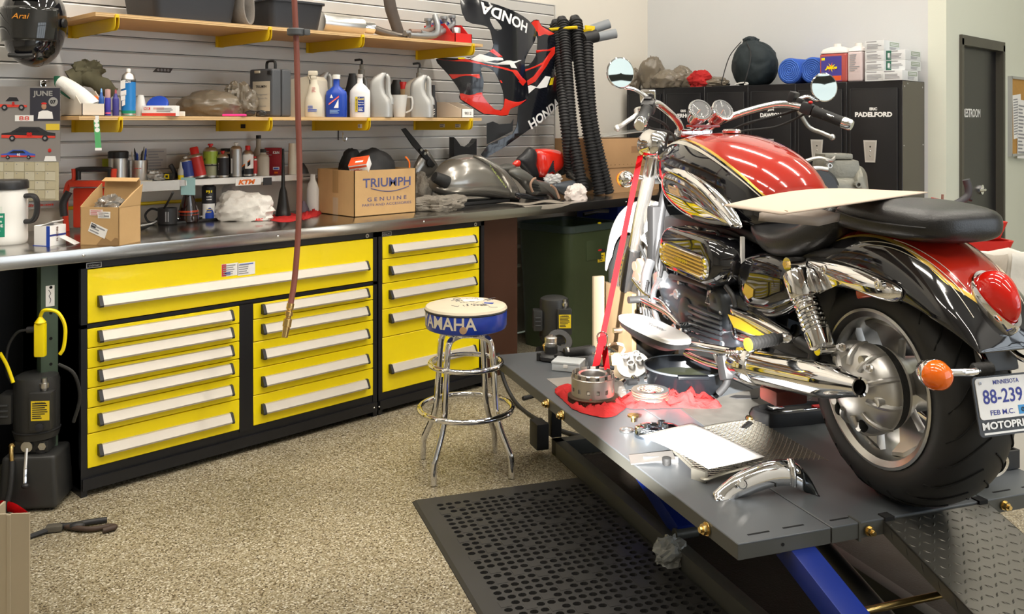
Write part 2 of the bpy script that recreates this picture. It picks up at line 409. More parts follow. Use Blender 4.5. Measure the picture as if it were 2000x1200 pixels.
def cabinet(name, label, x0, x1, secs, mid=None):
    c = thing(name, label, 'tool cabinet', ((x0+x1)/2, YC+.35, 0))
    ox = c.location
    b = MB(); t = .028; zt, zb = .974, .10
    yb = YW-.06
    def bx(a, bb, y0, y1, z0, z1): b.box(((a+bb)/2-ox.x, (y0+y1)/2-ox.y, (z0+z1)/2), (bb-a, y1-y0, z1-z0), BLACK)
    bx(x0, x0+t-.003, YC-.012, yb, .0, zt); bx(x1-t+.003, x1, YC-.012, yb, 0, zt)
    bx(x0, x1, YC-.012, yb, .946, zt); bx(x0, x1, YC-.008, yb, .03, .113); bx(x0, x1, YC+.012, yb, .113, .946)
    bx(x0+.004, x1-.004, YC-.022, YC-.008, .028, .075)
    if mid:
        bx(mid[0], mid[1], YC-.012, YC+.02, .1, .70); bx(x0, x1, YC-.012, YC+.02, .697, .713)
    b.build('body', c, flat=True)
    ds = []
    for a, bb, z1, z0, hz in secs:
        d = drawer(c, a-ox.x, bb-ox.x, z1, z0, hz, YC-ox.y); ds.append(d)
    return c, ds
secs = [(1.441, 2.896, .942, .715, .827)]
zs = [.695, .613, .529, .4465, .364, .258, .114]
for a, bb, off in zip(zs, zs[1:], (.014, .013, .012, .013, .030, .052)): secs.append((1.441, 2.129, a, bb, a-off))
zs = [.694, .618, .511, .385, .2574, .114]
for a, bb, off in zip(zs, zs[1:], (.010, .028, .040, .045, .048)): secs.append((2.199, 2.896, a, bb, a-off))
c1, ds1 = cabinet('tool_cabinet', 'wide black tool cabinet with twelve yellow drawers under the worktop', 1.416, 2.921, secs, (2.129, 2.199))
secs = []
zs = [.944, .824, .694, .557, .407, .114]
for a, bb, off in zip(zs, zs[1:], (.046, .042, .040, .030, .150)): secs.append((2.956, 3.659, a, bb, a-off))
c2, ds2 = cabinet('tool_cabinet', 'narrow black tool cabinet with five yellow drawers behind the stool', 2.931, 3.70, secs)
for c, x in ((c1, 2.855), (c2, 3.625)):
    o = c.location; q = (x-o.x, YC-.012-o.y, .958)
    MB().cyl(q, (q[0], q[1]-.006, q[2]), .011, CHROME).cyl((q[0], q[1]-.006, q[2]), (q[0], q[1]-.008, q[2]), .004, INK).build('lock', c)
for c, x, s in ((c1, 1.468, 'vidmar'), (c2, 2.985, 'BLK')):
    o = c.location; q = (x-o.x, YC-.0125-o.y, .957); bd = MB()
    rect(bd, SILVERP, q, AX, AZ, .062, .022); rect(bd, INK, V(q)+V((0, -.0004, 0)), AX, AZ, .056, .017)
    bd.build('name_plate', c, flat=True); text(s, .009, SILVERP, 'plate_lettering', c, V(q)+V((0, -.0016, 0)), AX, AZ, w=.045)
o = c1.location
p = W(449, 527, Y=YC-.014)-o; p2 = W(481, 525, Y=YC-.014)-o
for q, w_, bars, sd in ((p, .083, [(.14, .5, .26, .95, RED), (.35, .22, .35, .3, BLUET)], 3), (p2, .090, [(.5, .88, .8, .09, BLUET)], 5)):
    label_panel('business_card', ds1[0], PAPER, (q.x, YC-.0145-o.y, q.z), AX, AZ, w_, .058, 5, GINK, bars, sd)
for px, py in ((731, 797), (741, 795)):
    q = W(px, py, Y=YC-.022); MB().ell((q.x-o.x, YC-.022-o.y, q.z), (.005, .003, .005), CHROME, nu=8, nv=6).build('bolt', c1)
# side gable of the bench right of the cabinets, black sheet with its red reflection put into a brown colour
GAB = mat('sheet_brown_reflection', (.10, .045, .03), .22, .4, var=.2, vs=2)
tag(MB().box((3.90, YC+.10, .487), (.36, .02, .974), GAB).build('side_sheet', flat=True), 'dark bench panel with painted brown reflection between narrow cabinet and bin', 'panel')
# ---------------------------------------------------------------- plywood shelves on yellow brackets
def shelf(label, x0, x1, z, brs, bh, stick):
    yf = 4.20; th = .018; c = thing('wall_shelf', label, 'shelf', ((x0+x1)/2, YW, z-th)); o = c.location
    b = MB(); b.box(((x0+x1)/2-o.x, (yf+YW)/2-.002-o.y, th/2), (x1-x0, YW-yf-.004, th), WOOD)
    LAM = mat('plywood_edge', (.74, .52, .27), .55, var=.1, vs=30); LAD = mat('plywood_ply', (.42, .25, .10), .6)
    for k in range(4): b.box(((x0+x1)/2-o.x, yf-.0006-o.y, .0026+k*.0044), (x1-x0, .0012, .0022), LAM if k % 2 == 0 else LAD)
    b.box(((x0+x1)/2-o.x, yf-.0002-o.y, th/2), (x1-x0, .001, th), LAM)
    b.build('board', c, flat=True)
    for i, x in enumerate(brs):
        q = MB(); x -= o.x; ya, yb = yf-.012-o.y, YW-.004-o.y; r = .03
        out = [(yb, -.0005), (yb, -bh), (ya+r, -bh*.94)]+[(ya+r-r*sin(t), -bh*.94+r-r*cos(t)) for t in [R(a) for a in (25, 50, 75, 90)]]+[(ya, .010), (ya+.012, .010), (ya+.0118, -.0005)]
        for s in (-.009, .0065): q.prism(out, YEL2, (x+s, 0, 0), AY, AZ, .0025)
        q.box((x, ya+.004, .006), (.0165, .010, .016), YEL2, bev=.003).box((x, yb+.001, -bh/2), (.05, .004, bh), YEL2)
        br = q.build('bracket', c, flat=True)
        if stick and i in stick:
            for fy, w_ in stick[i]: label_panel('bracket_sticker', br, PAPER if i != 1 else INK, (x-.0095, ya+(yb-ya)*fy, -bh*.52), NY, AZ, w_, .022, 2, INK, seed=i)
    return c
def bx(px, y): u = (px-1000)/FPX; return y*(1+u)/(1-u)
shelf('upper plywood shelf on yellow brackets holding black bins and exhaust parts', 1.575, 3.94, 2.045, [bx(q, 4.19) for q in (229, 528, 709, 925)], .060, None)
shelf('lower plywood shelf on yellow brackets holding bottles and boxes', 1.505, 3.93, 1.581, [bx(q, 4.19) for q in (236, 529, 721, 921)], .060, {0: [(.45, .03)], 1: [(.5, .05)], 2: [(.14, .04)], 3: [(.5, .05), (.22, .05)]})
# ================================================================ motorcycle lift
LP = V((.9011, -.4336, 0)); LD = V((.4336, .9011, 0)); LA = V((2.051, 1.240, 0)); LRZ = math.atan2(-.4336, .9011); ZD = .48
def LW(x, y, z=0): q = LA+LP*x+LD*y; return V((q.x, q.y, z))
def LL(p): q = V(p)-LA; return V((q.dot(LP), q.dot(LD), q.z))
DECKM = mat('grey_deck_paint', (.095, .104, .113), .36, .12, var=.16, vs=3, spec=.6)
DECKE = mat('lift_frame_paint', (.085, .085, .075), .45, .2, var=.15, vs=4)
SLIT = mat('slot_black', (.004, .004, .004), .9)
lift = thing('motorcycle_lift', 'grey scissor motorcycle lift with blue legs standing raised under the red motorcycle', 'motorcycle lift', LA, LRZ)
LEN = 2.0
def plate(name, x0, x1, slots, z=ZD):
    b = MB(); b.box(((x0+x1)/2, LEN/2, z-.003), (x1-x0, LEN, .006), DECKM, bev=.002, seg=1)
    for x in (x0+.003, x1-.003): b.box((x, LEN/2, z-.022), (.005, LEN-.002, .040), DECKE)
    for y in (.003, LEN-.003): b.box(((x0+x1)/2, y, z-.022), (x1-x0-.002, .005, .040), DECKE)
    b.box(((x0+x1)/2, .012, z-.042), (x1-x0-.01, .02, .003), DECKE)
    for x, y, l in slots: b.box((x, y, z+.0004), (l, .006, .0012), SLIT)
    return b.build(name, lift, flat=True)
plate('side_extension', 0, .285, [(.085, .035, .065), (.195, .038, .065)]); plate('side_extension', .822, 1.107, [(.91, .035, .065), (1.02, .035, .065)])
plate('deck', .289, .818, [(.34, .035, .06), (.77, .035, .06)])
def bolt(name, c, ax, par, r=.0145, m=GOLD):
    c, ax = V(c), V(ax).normalized(); b = MB()
    b.cyl(c, c+ax*.004, r*1.25, m, n=20).cyl(c+ax*.004, c+ax*.016, r, m, n=6).cyl(c+ax*.016, c+ax*.024, r*.55, m, n=12)
    return b.build(name, par, flat=True)
for y, z in ((.145, -.022), (1.16, -.022), (1.31, -.022)): bolt('bolt', (-.001, y, ZD+z), (-1, 0, 0), lift)
MB().cyl((.135, -.0012, ZD-.022), (.135, .002, ZD-.022), .0045, SLIT).build('bolt_hole', lift)
bolt('bolt', (.405, -.003, ZD-.024), (0, -1, 0), lift, .011); bolt('bolt', (.88, -.001, ZD-.022), (0, -1, 0), lift, .011)
MB().box((.377, .02, ZD-.024), (.006, .045, .052), DECKE).build('hinge_bracket', lift, flat=True)
# base rails, cross members, blue legs
b = MB()
for x in (.31, .80): b.box((x, .62, .035), (.05, 2.74, .07), DECKE, bev=.004)
for y in (1.96, -.70): b.box((.555, y, .035), (.54, .06, .07), DECKE, bev=.004)
b.build('base_frame', lift)
b = MB()
b.box((.22, 1.98, .10), (.06, .10, .12), SATIN, bev=.006).box((.30, 1.985, .15), (.05, .05, .14), SATIN, bev=.004)
b.build('lock_bracket', lift)
for x in (.245, .735):
    for y0 in (.06, 1.90):
        xx = x+(.125 if y0 > 1 and x < .5 else -.045 if x < .5 else 0)
        a, c = V((xx, y0, .425)), V((xx, y0-1.0, .075)); dv = (c-a); l = dv.length; ang = math.atan2(dv.z, -dv.y)
        g = MB(); Rm = Matrix.Rotation(-ang, 3, 'X')
        g.box((a+c)/2, (.075, l, .062), BLUEP, bev=.004, rot=Matrix.Rotation(math.atan2(a.z-c.z, a.y-c.y), 3, 'X'))
        for q in (a, c): g.cyl(q-V((.045, 0, 0)), q+V((.045, 0, 0)), .02, DECKE)
        g.build('leg', lift)
MB().cyl((.16, -.10, .305), (.66, -.10, .305), .0095, GOLD).build('safety_rod', lift)
MB().cyl((.42, -.35, .14), (.60, .9, .33), .032, SATIN).cyl((.47, .0, .18), (.43, -.28, .145), .02, CHROME).build('hydraulic_ram', lift)
# diamond plate ramp
RAMPM = mat('diamond_plate', (.125, .12, .105), .36, .75, var=.15, vs=5)
rp = thing('loading_ramp', 'grey diamond plate loading ramp hooked onto the rear end of the lift', 'ramp', LW(.455, -.004, ZD-.006), LRZ)
b = MB(); wd, ln, dr = .365, 1.42, .468
def rpt(x, y, z=0): n = V((0, dr, ln)).normalized(); return V((x, -y*ln, -y*dr))+V((0, n.y*z*-1, n.z*z))
b.skin([[rpt(0, t, .0), rpt(wd, t, 0), rpt(wd, t, -.004), rpt(0, t, -.004)] for t in (0, 1)], RAMPM)
for x in (0, wd-.004): b.skin([[rpt(x, t, .0), rpt(x+.004, t, 0), rpt(x+.004, t, -.036), rpt(x, t, -.036)] for t in (0, 1)], RAMPM)
nx, ny = 15, 56
for i in range(nx):
    for j in range(ny):
        cx, cy = wd*(i+.5)/nx, (j+.5)/ny; L_ = .0105
        dx, dy = ((1, 1) if (i+j) % 2 else (1, -1)); dx *= .8*L_; dy *= .6*L_/ln
        q = [rpt(cx-dx, cy-dy, 0), rpt(cx+dy*.28*ln, cy-dx*.28/ln, .0), rpt(cx+dx, cy+dy, 0), rpt(cx-dy*.28*ln, cy+dx*.28/ln, 0)]; t = [rpt(cx-dx*.6, cy-dy*.6, .0026), rpt(cx+dx*.6, cy+dy*.6, .0026)]
        b.add(q+t, [(0, 1, 5, 4), (1, 2, 5), (2, 3, 4, 5), (3, 0, 4)], RAMPM)
for j in range(26):
    cy = (j+.5)/26; q = [rpt(-.0002, cy, -.006), rpt(-.0026, cy+.006, -.017), rpt(-.0002, cy+.012, -.030), rpt(-.0002, cy+.005, -.018)]
    b.add(q, [(0, 1, 3), (1, 2, 3), (0, 3, 2, 1)], RAMPM)
b.build('ramp_plate', rp, flat=True)
for x in (.018, wd-.02): MB().box((x, .012, .004), (.03, .03, .012), SLIT).build('hook', rp, flat=True)
# rubber work mat with drain holes
MATM = mat('mat_rubber', (.032, .031, .030), .5, var=.25, vs=4)
def work_mat(x0, x1, y0, y1):
    b = MB(); z = .013; pt = .0365; bd = .075; b.box(((x0+x1)/2, (y0+y1)/2, .001), (x1-x0, y1-y0, .002), SLIT)  # black underlay puts the shade inside the holes into colour
    nx = int((x1-x0-bd)/pt); ny = int((y1-y0-bd)/pt); gx0, gy1 = x0+bd, y1-bd
    gx1, gy0 = gx0+nx*pt, gy1-ny*pt
    gx1 = min(gx1, x1)
    for a, c, e, f in ((x0, gx0, y0, y1), (gx0, x1, gy1, y1), (gx1, x1, y0, gy1), (gx0, gx1, y0, gy0)):
        if c-a > .001 and f-e > .001: b.skin([[(a+(.012 if a == x0 else 0), e, z), (c, e, z), (c, f-(.012 if f == y1 else 0), z), (a+(.012 if a == x0 else 0), f-(.012 if f == y1 else 0), z)], [(a, e, .001), (c, e, .001), (c, f, .001), (a, f, .001)]], MATM)
    for i in range(nx):
        for j in range(ny):
            cx, cy = gx0+(i+.5)*pt, gy0+(j+.5)*pt; h = pt/2
            if (i*3+j*5) % 11 == 0 or (i+j*2) % 13 == 5:
                b.box((cx, cy, z-.002), (pt, pt, .006), MATM); continue
            o = [V((cx+sx*h, cy+sy*h, z)) for sx, sy in ((-1, -1), (0, -1), (1, -1), (1, 0), (1, 1), (0, 1), (-1, 1), (-1, 0))]
            q = [V((cx+.0148*cos(a), cy+.0128*sin(a), z)) for a in [R(225+45*k) for k in range(8)]]
            d = [p-V((0, 0, .011)) for p in q]
            b.skin([o, q, d], MATM, cap=False)
    return b.build('floor_mat', None, LA, LRZ, flat=True)
tag(work_mat(-.459, .275, -.55, 1.657), 'black rubber floor mat full of drain holes beside the lift', 'floor mat')

UNDERLIFT = mat('underlift_dirt_shade', (.030, .022, .015), .7, var=.6, vs=9, bump=.3, bs=160)  # added dark sheet: floor dirt and shade under the lift as colour
tag(MB().box((.72, .40, .0015), (.87, 3.0, .003), UNDERLIFT).build('underlift_sheet', None, LA, LRZ, flat=True), 'added dark sheet for dirt and shade on floor under lift', 'dark sheet')
# ================================================================ motorcycle
BY = 1.088; BD = V((cos(BY), sin(BY), 0)); BL = V((-sin(BY), cos(BY), 0)); BR = V((2.638, 1.053, ZD+.0015))
bike = thing('motorcycle', 'red and black cruiser motorcycle strapped on the grey lift facing the wall', 'motorcycle', BR, BY)
def B(px, py, c):
    """bike coordinates of a photo point that lies c metres left of the bike's middle plane"""
    d = ray(px, py); t = ((BR-CP).dot(BL)+c)/d.dot(BL); p = CP+d*t-BR
    return V((p.dot(BD), c, p.z))
def BP(pts, c): return [(q.x, q.z) for q in (B(x, y, c) for x, y in pts)]
BAMB = mat('amber_lens', (.75, .13, .005), .12, coat=.5, emis=(.8, .12, 0), es=.08)
REDL = mat('red_lens', (.55, .01, .005), .08, coat=.8)
TYRE = mat('tyre_rubber', (.014, .014, .014), .55, var=.2, vs=20)
PINS = mat('gold_pinstripe', (.75, .50, .10), .25, .6)
PINW = mat('silver_pinstripe', (.70, .66, .58), .3, .4)
LEATH = mat('black_leather', (.012, .012, .013), .34, bump=.10, bs=220, var=.15, vs=6, spec=.6)
ENG = mat('engine_grey', (.06, .068, .08), .30, .65, var=.15, vs=14)
ENGS = mat('engine_silver', (.46, .47, .49), .26, .9, var=.1, vs=14)
WHITEP = mat('white_gloss_paint', (.80, .80, .78), .10, coat=1)
RUST = mat('caliper_brown', (.28, .16, .12), .5, .4, var=.2, vs=20)
GLASS = mat('gauge_glass', (.55, .54, .50), .05, .6)
DISC = mat('brake_disc', (.62, .58, .48), .22, 1)
def dome(mb, out, m, c, bulge, side=1, rings=7, rim=.4, p=2.0):
    """bulged cover: closed outline (x,z) lying at y=c, swelling by bulge towards side*y"""
    n = len(out); cx = sum(q[0] for q in out)/n; cz = sum(q[1] for q in out)/n
    rs = [[V((x, c-side*.006, z)) for x, z in out]]
    for i in range(rings):
        s = 1-(i/rings)**1.6 if i else 1; h = bulge*max(0, 1-s**p)**.5
        rs.append([V((cx+(x-cx)*s, c+side*h, cz+(z-cz)*s)) for x, z in out])
    rs.append([V((cx+(x-cx)*.004, c+side*bulge, cz+(z-cz)*.004)) for x, z in out])
    return mb.skin(rs, m)
def sm2(pts, k=5): return [(q.x, q.y) for q in smooth([(a, b, 0) for a, b in pts], k, True)]
# ------------------------------------------------ wheels
def tyre_prof(R0, rb, wd):
    h = wd/2; return [(rb, -h*.80), (rb+.014, -h*.93), (rb+(R0-rb)*.45, -h*1.0), (rb+(R0-rb)*.72, -h*.90)]+[(R0-(1-cos(t))*.36*wd*.55, h*sin(t)*.86) for t in [R(a) for a in (-62, -48, -34, -20, -7, 7, 20, 34, 48, 62)]]+[(rb+(R0-rb)*.72, h*.90), (rb+(R0-rb)*.45, h*1.0), (rb+.014, h*.93), (rb, h*.80)]
rw = (0, 0, .323)
b = MB(); b.lathe(tyre_prof(.323, .200, .222), TYRE, rw, (0, 1, 0), n=72, cap=False)
tyr = b.build('rear_tyre', bike)
g = MB()   # tread grooves: long curved cuts
GRV = mat('groove', (.003, .003, .003), .9)
for i in range(22):
    for s in (-1, 1):
        a0 = 2*pi*(i+(.5 if s > 0 else 0))/22; pts = []
        for k in range(7):
            y = s*(.012+k*.0155); a = a0+.10*k*(.55+.09*k)*.6
            t = math.asin(min(1, abs(y)/.1032)); r = .3232-(1-cos(t))*.36*.24*.55
            pts.append(V((r*cos(a), y, r*sin(a)+.323)))
        g.tube(pts, .0026, GRV, n=5, k=2)
g.build('tread_grooves', tyr)
b = MB(); R_ = [(.196, .100), (.212, .110), (.220, .108), (.218, .098), (.206, .094), (.200, .060), (.196, .02), (.196, -.10), (.214, -.108), (.214, -.112), (.190, -.104), (.186, .02), (.190, .088), (.196, .100)]
b.lathe(R_, STEEL, rw, (0, 1, 0), n=64, cap=False)
SPK = mat('wheel_silver', (.52, .51, .49), .30, .9, var=.05, vs=9)
for k in range(5):
    a = R(18+72*k); half = R(30); out = []
    for (r, q) in ((.06, .9), (.10, .62), (.15, .66), (.192, 1.0)): out.append((r, -half*q))
    out += [(.194, -half*.4), (.194, half*.4)]
    for (r, q) in ((.192, 1.0), (.15, .66), (.10, .62), (.06, .9)): out.append((r, half*q))
    rings = []
    for y, e in ((.020, 0), (.036, .004), (.042, .016)):
        rings.append([V(((r-(e if r > .18 else 0))*cos(a+t*(1-e*8)), y+(.030*(r/.19)**2), (r-(e if r > .18 else 0))*sin(a+t*(1-e*8))+.323)) for r, t in out])
    b.skin(rings, SPK)
b.lathe([(.02, -.06), (.075, -.06), (.08, .02), (.10, .05), (.115, .075), (.11, .085), (.02, .088)], SPK, rw, (0, 1, 0), n=48)
b.build('rear_rim', bike)
b = MB(); b.lathe([(.02, .075), (.118, .085), (.121, .11), (.112, .115), (.02, .115)], RUB, rw, (0, 1, 0), n=48); b.build('final_drive_seal', bike)
b = MB()
b.lathe([(.02, .112), (.124, .113), (.126, .128), (.118, .150), (.095, .172), (.07, .182), (.055, .190), (.02, .192)], ALU, rw, (0, 1, 0), n=56)
for k in range(10):
    a = R(36*k+10); p = lambda r, y: V((r*cos(a), y, r*sin(a)+.323))
    b.tube([p(.122, .118), p(.117, .152), p(.094, .177), p(.07, .185)], .0085, ALU, n=8, k=3)
for k in range(5):
    a = R(72*k+40); c = V((.098*cos(a), .160, .098*sin(a)+.323)); b.cyl(c, c+V((0, .02, 0)), .013, ALU, n=14)
fd = b.build('final_drive', bike)
for q in ((.045, .43), (-.07, .40)): bolt('bolt', (q[0], .176, q[1]), (-.2, 1, .3), fd, .010, CHROME)
for x, z in ((-.035, .235), (.07, .25)): MB().ell((x, .170, z), (.014, .012, .02), SLIT).build('casting_recess', fd)
# swingarm
b = MB(); b.tube([(.62, .16, .40), (.40, .175, .39), (.20, .165, .37), (.06, .150, .345)], .042, SATIN, n=14, rf=lambda t: .046-.008*t)
b.tube([(.62, -.14, .40), (.3, -.16, .37), (0, -.15, .325)], .035, SATIN, n=12).build('swingarm', bike)
b = MB(); dome(b, sm2([(.17, .36), (.12, .42), (.06, .445), (.0, .44), (-.03, .40), (.02, .33), (.10, .31)], 3), ALU, .128, .045, 1, p=3); b.build('swingarm_end', bike)
# front wheel
fw = V((1.66, 0, .335)); ST = 0
b = MB(); b.lathe(tyre_prof(.333, .222, .155), TYRE, fw, (0, 1, 0), n=64, cap=False); b.build('front_tyre', bike)
b = MB(); b.lathe([(.222, .062), (.235, .07), (.236, .064), (.216, .05), (.21, 0), (.216, -.05), (.236, -.064), (.235, -.07), (.205, -.05), (.20, 0), (.205, .05), (.222, .062)], STEEL, fw, (0, 1, 0), n=56, cap=False)
for k in range(5):
    a = R(72*k); p = lambda r, y: fw+V((r*cos(a), y, r*sin(a))); b.tube([p(.03, .02), p(.12, .014), p(.208, .0)], .022, SPK, n=10, k=3)
b.lathe([(.01, -.07), (.05, -.07), (.05, .07), (.01, .07)], SPK, fw, (0, 1, 0)); b.build('front_rim', bike)
for s in (1, -1):
    b = MB(); b.lathe([(.085, 0), (.155, 0), (.155, .005), (.085, .005), (.085, 0)], DISC, fw+V((0, s*.075, 0)), (0, 1, 0), n=48, cap=False)
    for k in range(30):
        for r in (.105, .123, .142):
            a = R(12*k+r*200); c = fw+V((r*cos(a), s*.078+.003, r*sin(a))); b.cyl(c, c-V((0, .0062, 0)), .0045, SLIT, n=8)
    b.lathe([(.03, .002), (.09, .002), (.09, .006), (.03, .006)], ALU, fw+V((0, s*.072, 0)), (0, 1, 0)); b.build('brake_disc', bike)
    b = MB(); b.box(fw+V((-.135, s*.09, .075)), (.07, .075, .115), RUST, bev=.016, rot=(0, R(-28), 0)); b.cyl(fw+V((-.12, s*.13, .10)), fw+V((-.12, s*.06, .10)), .022, RUST).cyl(fw+V((-.15, s*.13, .055)), fw+V((-.15, s*.06, .055)), .022, RUST).build('brake_caliper', bike)
# ------------------------------------------------ rear fender : one skin in red and black with pinstripes
def fender():
    b = MB(); T = [R(a) for a in range(52, 157, 3)]; rows = []
    for t in T:
        f = (t-T[0])/(T[-1]-T[0]); deg = math.degrees(t)
        rd = .455-.026*max(0, (deg-100)/55)**1.5; rs = .300+(.125*((deg-112)/42)**1.3 if deg > 112 else 0)
        if deg < 75: rs = .300+.02*(75-deg)/23
        w = .155-.012*f-.035*max(0, (deg-138)/18)
        pb = R(44-9*f)*(1 if deg < 128 else max(.12, 1-(deg-128)/15)); cols = [-90, -78, -66, -58, -50]; e = 1.6
        q = [R(c)*1.0 for c in cols if R(-c) > pb+R(e)+.02]+[-pb-R(e), -pb]+[-pb*.66, -pb*.33, 0]
        while len(q) < 10: q.insert(1, (q[0]+q[1])/2)
        q = q+[-x for x in q[-2::-1]]
        row = []
        for ph in q:
            s, c = sin(ph), cos(ph)
            y = w*math.copysign(abs(s)**.80, s); r = rs+(rd-rs)*abs(c)**.74
            row.append(V((r*cos(t), -y, r*sin(t)+.323)))
        rows.append(row)
    n = len(rows[0]); k = len(b.v)
    for r in rows: b.v += r
    for i in range(len(rows)-1):
        for j in range(n-1):
            h = n//2; m = REDP
            jj = j if j < h else n-2-j
            npb = h-3
            if jj < npb-1 or 52+3*i > 141: m = GLOSS
            elif jj == npb-1: m = PINS
            b.f.append((k+i*n+j, k+i*n+j+1, k+(i+1)*n+j+1, k+(i+1)*n+j)); b.mi.append(b._m(m))
    return b.build('rear_fender', bike, solid=.004, sub=1, ang=80), rows
fen, FR = fender()
def on_fender(deg, y):
    i = max(0, min(len(FR)-1, (deg-52)/3)); a = FR[int(i)]; c = FR[min(int(i)+1, len(FR)-1)]; f = i-int(i)
    row = [p.lerp(q, f) for p, q in zip(a, c)]
    for p, q in zip(row, row[1:]):
        if (p.y-y)*(q.y-y) <= 0 and p.y != q.y: return p.lerp(q, (y-p.y)/(q.y-p.y))
    return row[-1] if abs(row[-1].y-y) < abs(row[0].y-y) else row[0]
def fstripe(pts, wd, m, name):
    b = MB(); L_ = []
    for d, y in pts:
        p = on_fender(d, y); r = V((p.x, 0, p.z-.323)).normalized(); nrm = (r*.75+V((0, math.copysign(.66, y), 0))).normalized(); L_.append(p+nrm*.0035)
    b.tube(L_, wd, m, n=5, k=2, flat=1); return b.build(name, fen)
for s in (1, -1):
    fstripe([(d, s*(.128-.0010*(d-85))) for d in range(86, 138, 4)], .0011, PINW, 'pinstripe')
    fstripe([(d, s*(.135-.0009*(d-85))) for d in range(86, 146, 4)], .0011, PINW, 'pinstripe')
    fstripe([(d, s*(.117-.0011*(d-85))) for d in range(100, 134, 4)], .0010, PINW, 'pinstripe')
# tail light: tear-drop lens in a chrome bezel
def tail():
    t = R(136); n = V((cos(t), 0, sin(t))); up = V((sin(t), 0, -cos(t)))*1.0; o = V((.437*cos(t), .008, .437*sin(t)+.323))
    up = V((-n.z, 0, n.x))*-1
    if up.z < 0: up = -up
    def drop(sc): return [V((sc*.054*sin(a)*(1-.42*(1-cos(a))/2), sc*(.074*cos(a)-.012), 0)) for a in [2*pi*k/36 for k in range(36)]]
    def L3(p, h): return o+V((0, 1, 0))*p.x+up*p.y+n*h
    b = MB(); b.skin([[L3(p, h) for p in drop(s)] for s, h in ((1.18, -.012), (1.20, .010), (1.12, .022), (1.0, .020), (.97, .004))], CHROME); tl = b.build('tail_light', bike)
    b = MB(); b.skin([[L3(p, h) for p in drop(s)] for s, h in ((.98, .006), (.96, .026), (.86, .046), (.66, .062), (.4, .071), (.02, .075))], REDL); b.build('lens', tl)
tail()
# seat: rider's saddle and passenger pad
def seat_sec(x, w, zt, zb, sag=0, n=22, tw=.7):
    r = []
    for k in range(n):
        a = 2*pi*k/n; cs, sn = cos(a), sin(a)
        y = w*math.copysign(abs(cs)**tw, cs); zc = (zt+zb)/2; z = zc+(zt-zb)/2*math.copysign(abs(sn)**.62, sn)
        if sn > 0: z -= sag*abs(y/w)**2*(zt-zb)
        r.append(V((x, y, z)))
    return r
b = MB(); b.skin([seat_sec(*q) for q in ((-.262, .04, .815, .785), (-.255, .085, .830, .765), (-.235, .118, .842, .755), (-.19, .142, .850, .748), (-.11, .155, .855, .746), (-.02, .162, .857, .748), (.05, .166, .853, .750), (.10, .162, .846, .752), (.125, .150, .838, .755), (.135, .12, .826, .765))], LEATH)
ps = b.build('passenger_seat', bike, sub=1, ang=180)
b = MB()
for s in (1, -1): b.tube([(.125, s*.155, .83), (.06, s*.167, .81), (-.05, s*.166, .80), (-.16, s*.15, .798), (-.22, s*.125, .797)], .0022, SATIN, n=6)
b.build('seam_piping', ps)
b = MB(); b.skin([seat_sec(*q) for q in ((.115, .150, .850, .75), (.16, .172, .835, .70), (.22, .190, .795, .665), (.30, .202, .755, .635), (.38, .200, .735, .622), (.46, .185, .730, .628), (.53, .165, .735, .655), (.59, .14, .745, .68), (.63, .11, .745, .70))], LEATH)
rs = b.build('rider_seat', bike, sub=1, ang=180)
# seat base skirt + side panels
b = MB(); b.box((.25, 0, .68), (.42, .24, .10), SATIN, bev=.03); b.box((.32, 0, .55), (.30, .22, .25), SATIN, bev=.03); b.build('seat_base', bike)
# chrome fender strut with bolts
for s in (1, -1):
    out = sm2(BP([(1562, 508), (1592, 505), (1632, 512), (1672, 524), (1712, 542), (1740, 558), (1750, 574), (1742, 590), (1722, 588), (1690, 576), (1655, 566), (1622, 562), (1600, 566), (1588, 580), (1575, 560)], .172), 4)
    b = MB(); dome(b, out, CHROME, s*.155, .032, s); st = b.build('fender_strut', bike)
    for px, py in ((1607, 529), (1713, 556)):
        q = B(px, py, .185); b = MB(); b.lathe([(.016, -.008), (.016, .004), (.012, .007), (.0075, .007), (.0075, .004), (.001, .004)], CHROME, (q.x, s*.178, q.z), (0, s, 0), n=20); b.build('bolt', st)
q = B(1690, 573, .15); b = MB(); b.box((q.x, .150, q.z), (.07, .014, .026), mat('red_reflector', (.45, .05, .02), .2, coat=.5), bev=.010, seg=3, rot=(0, R(16), 0)); b.build('side_reflector', bike)
# shocks
def shock(s):
    a, c = B(1549, 516, .205), B(1607, 683, .205); a.y *= s; c.y *= s; ax = (c-a).normalized(); F = frame(ax)
    b = MB(); b.cyl(a-V((0, .03*s, 0)), a+V((0, .022*s, 0)), .021, CHROME).cyl(a+V((0, .022*s, 0)), a+V((0, .030*s, 0)), .011, GOLD, n=6)
    b.cyl(a, a+ax*.03, .014, CHROME); b.lathe([(.012, .022), (.040, .028), (.043, .034), (.043, .105), (.040, .110), (.012, .110)], CHROME, a, ax, n=32)
    l = (c-a).length; b.cyl(a+ax*.1, a+ax*(l-.02), .012, CHROME)
    b.lathe([(.012, l-.058), (.037, l-.056), (.038, l-.05), (.036, l-.008), (.030, l-.002), (.01, l)], CHROME, a, ax, n=28); b.cyl(c-V((0, .035*s, 0)), c+V((0, .02*s, 0)), .016, CHROME)
    sh = b.build('shock_absorber', bike)
    hp = []; N = 7.5; z0, z1 = .108, l-.055
    for k in range(int(N*14)+1):
        t = k/(N*14); an = 2*pi*N*t; hp.append(a+ax*(z0+(z1-z0)*t)+F @ V((.032*cos(an), .032*sin(an), 0)))
    MB().tube(hp, .0072, CHROME, n=8, k=1).build('coil_spring', sh)
for s in (1, -1): shock(s)
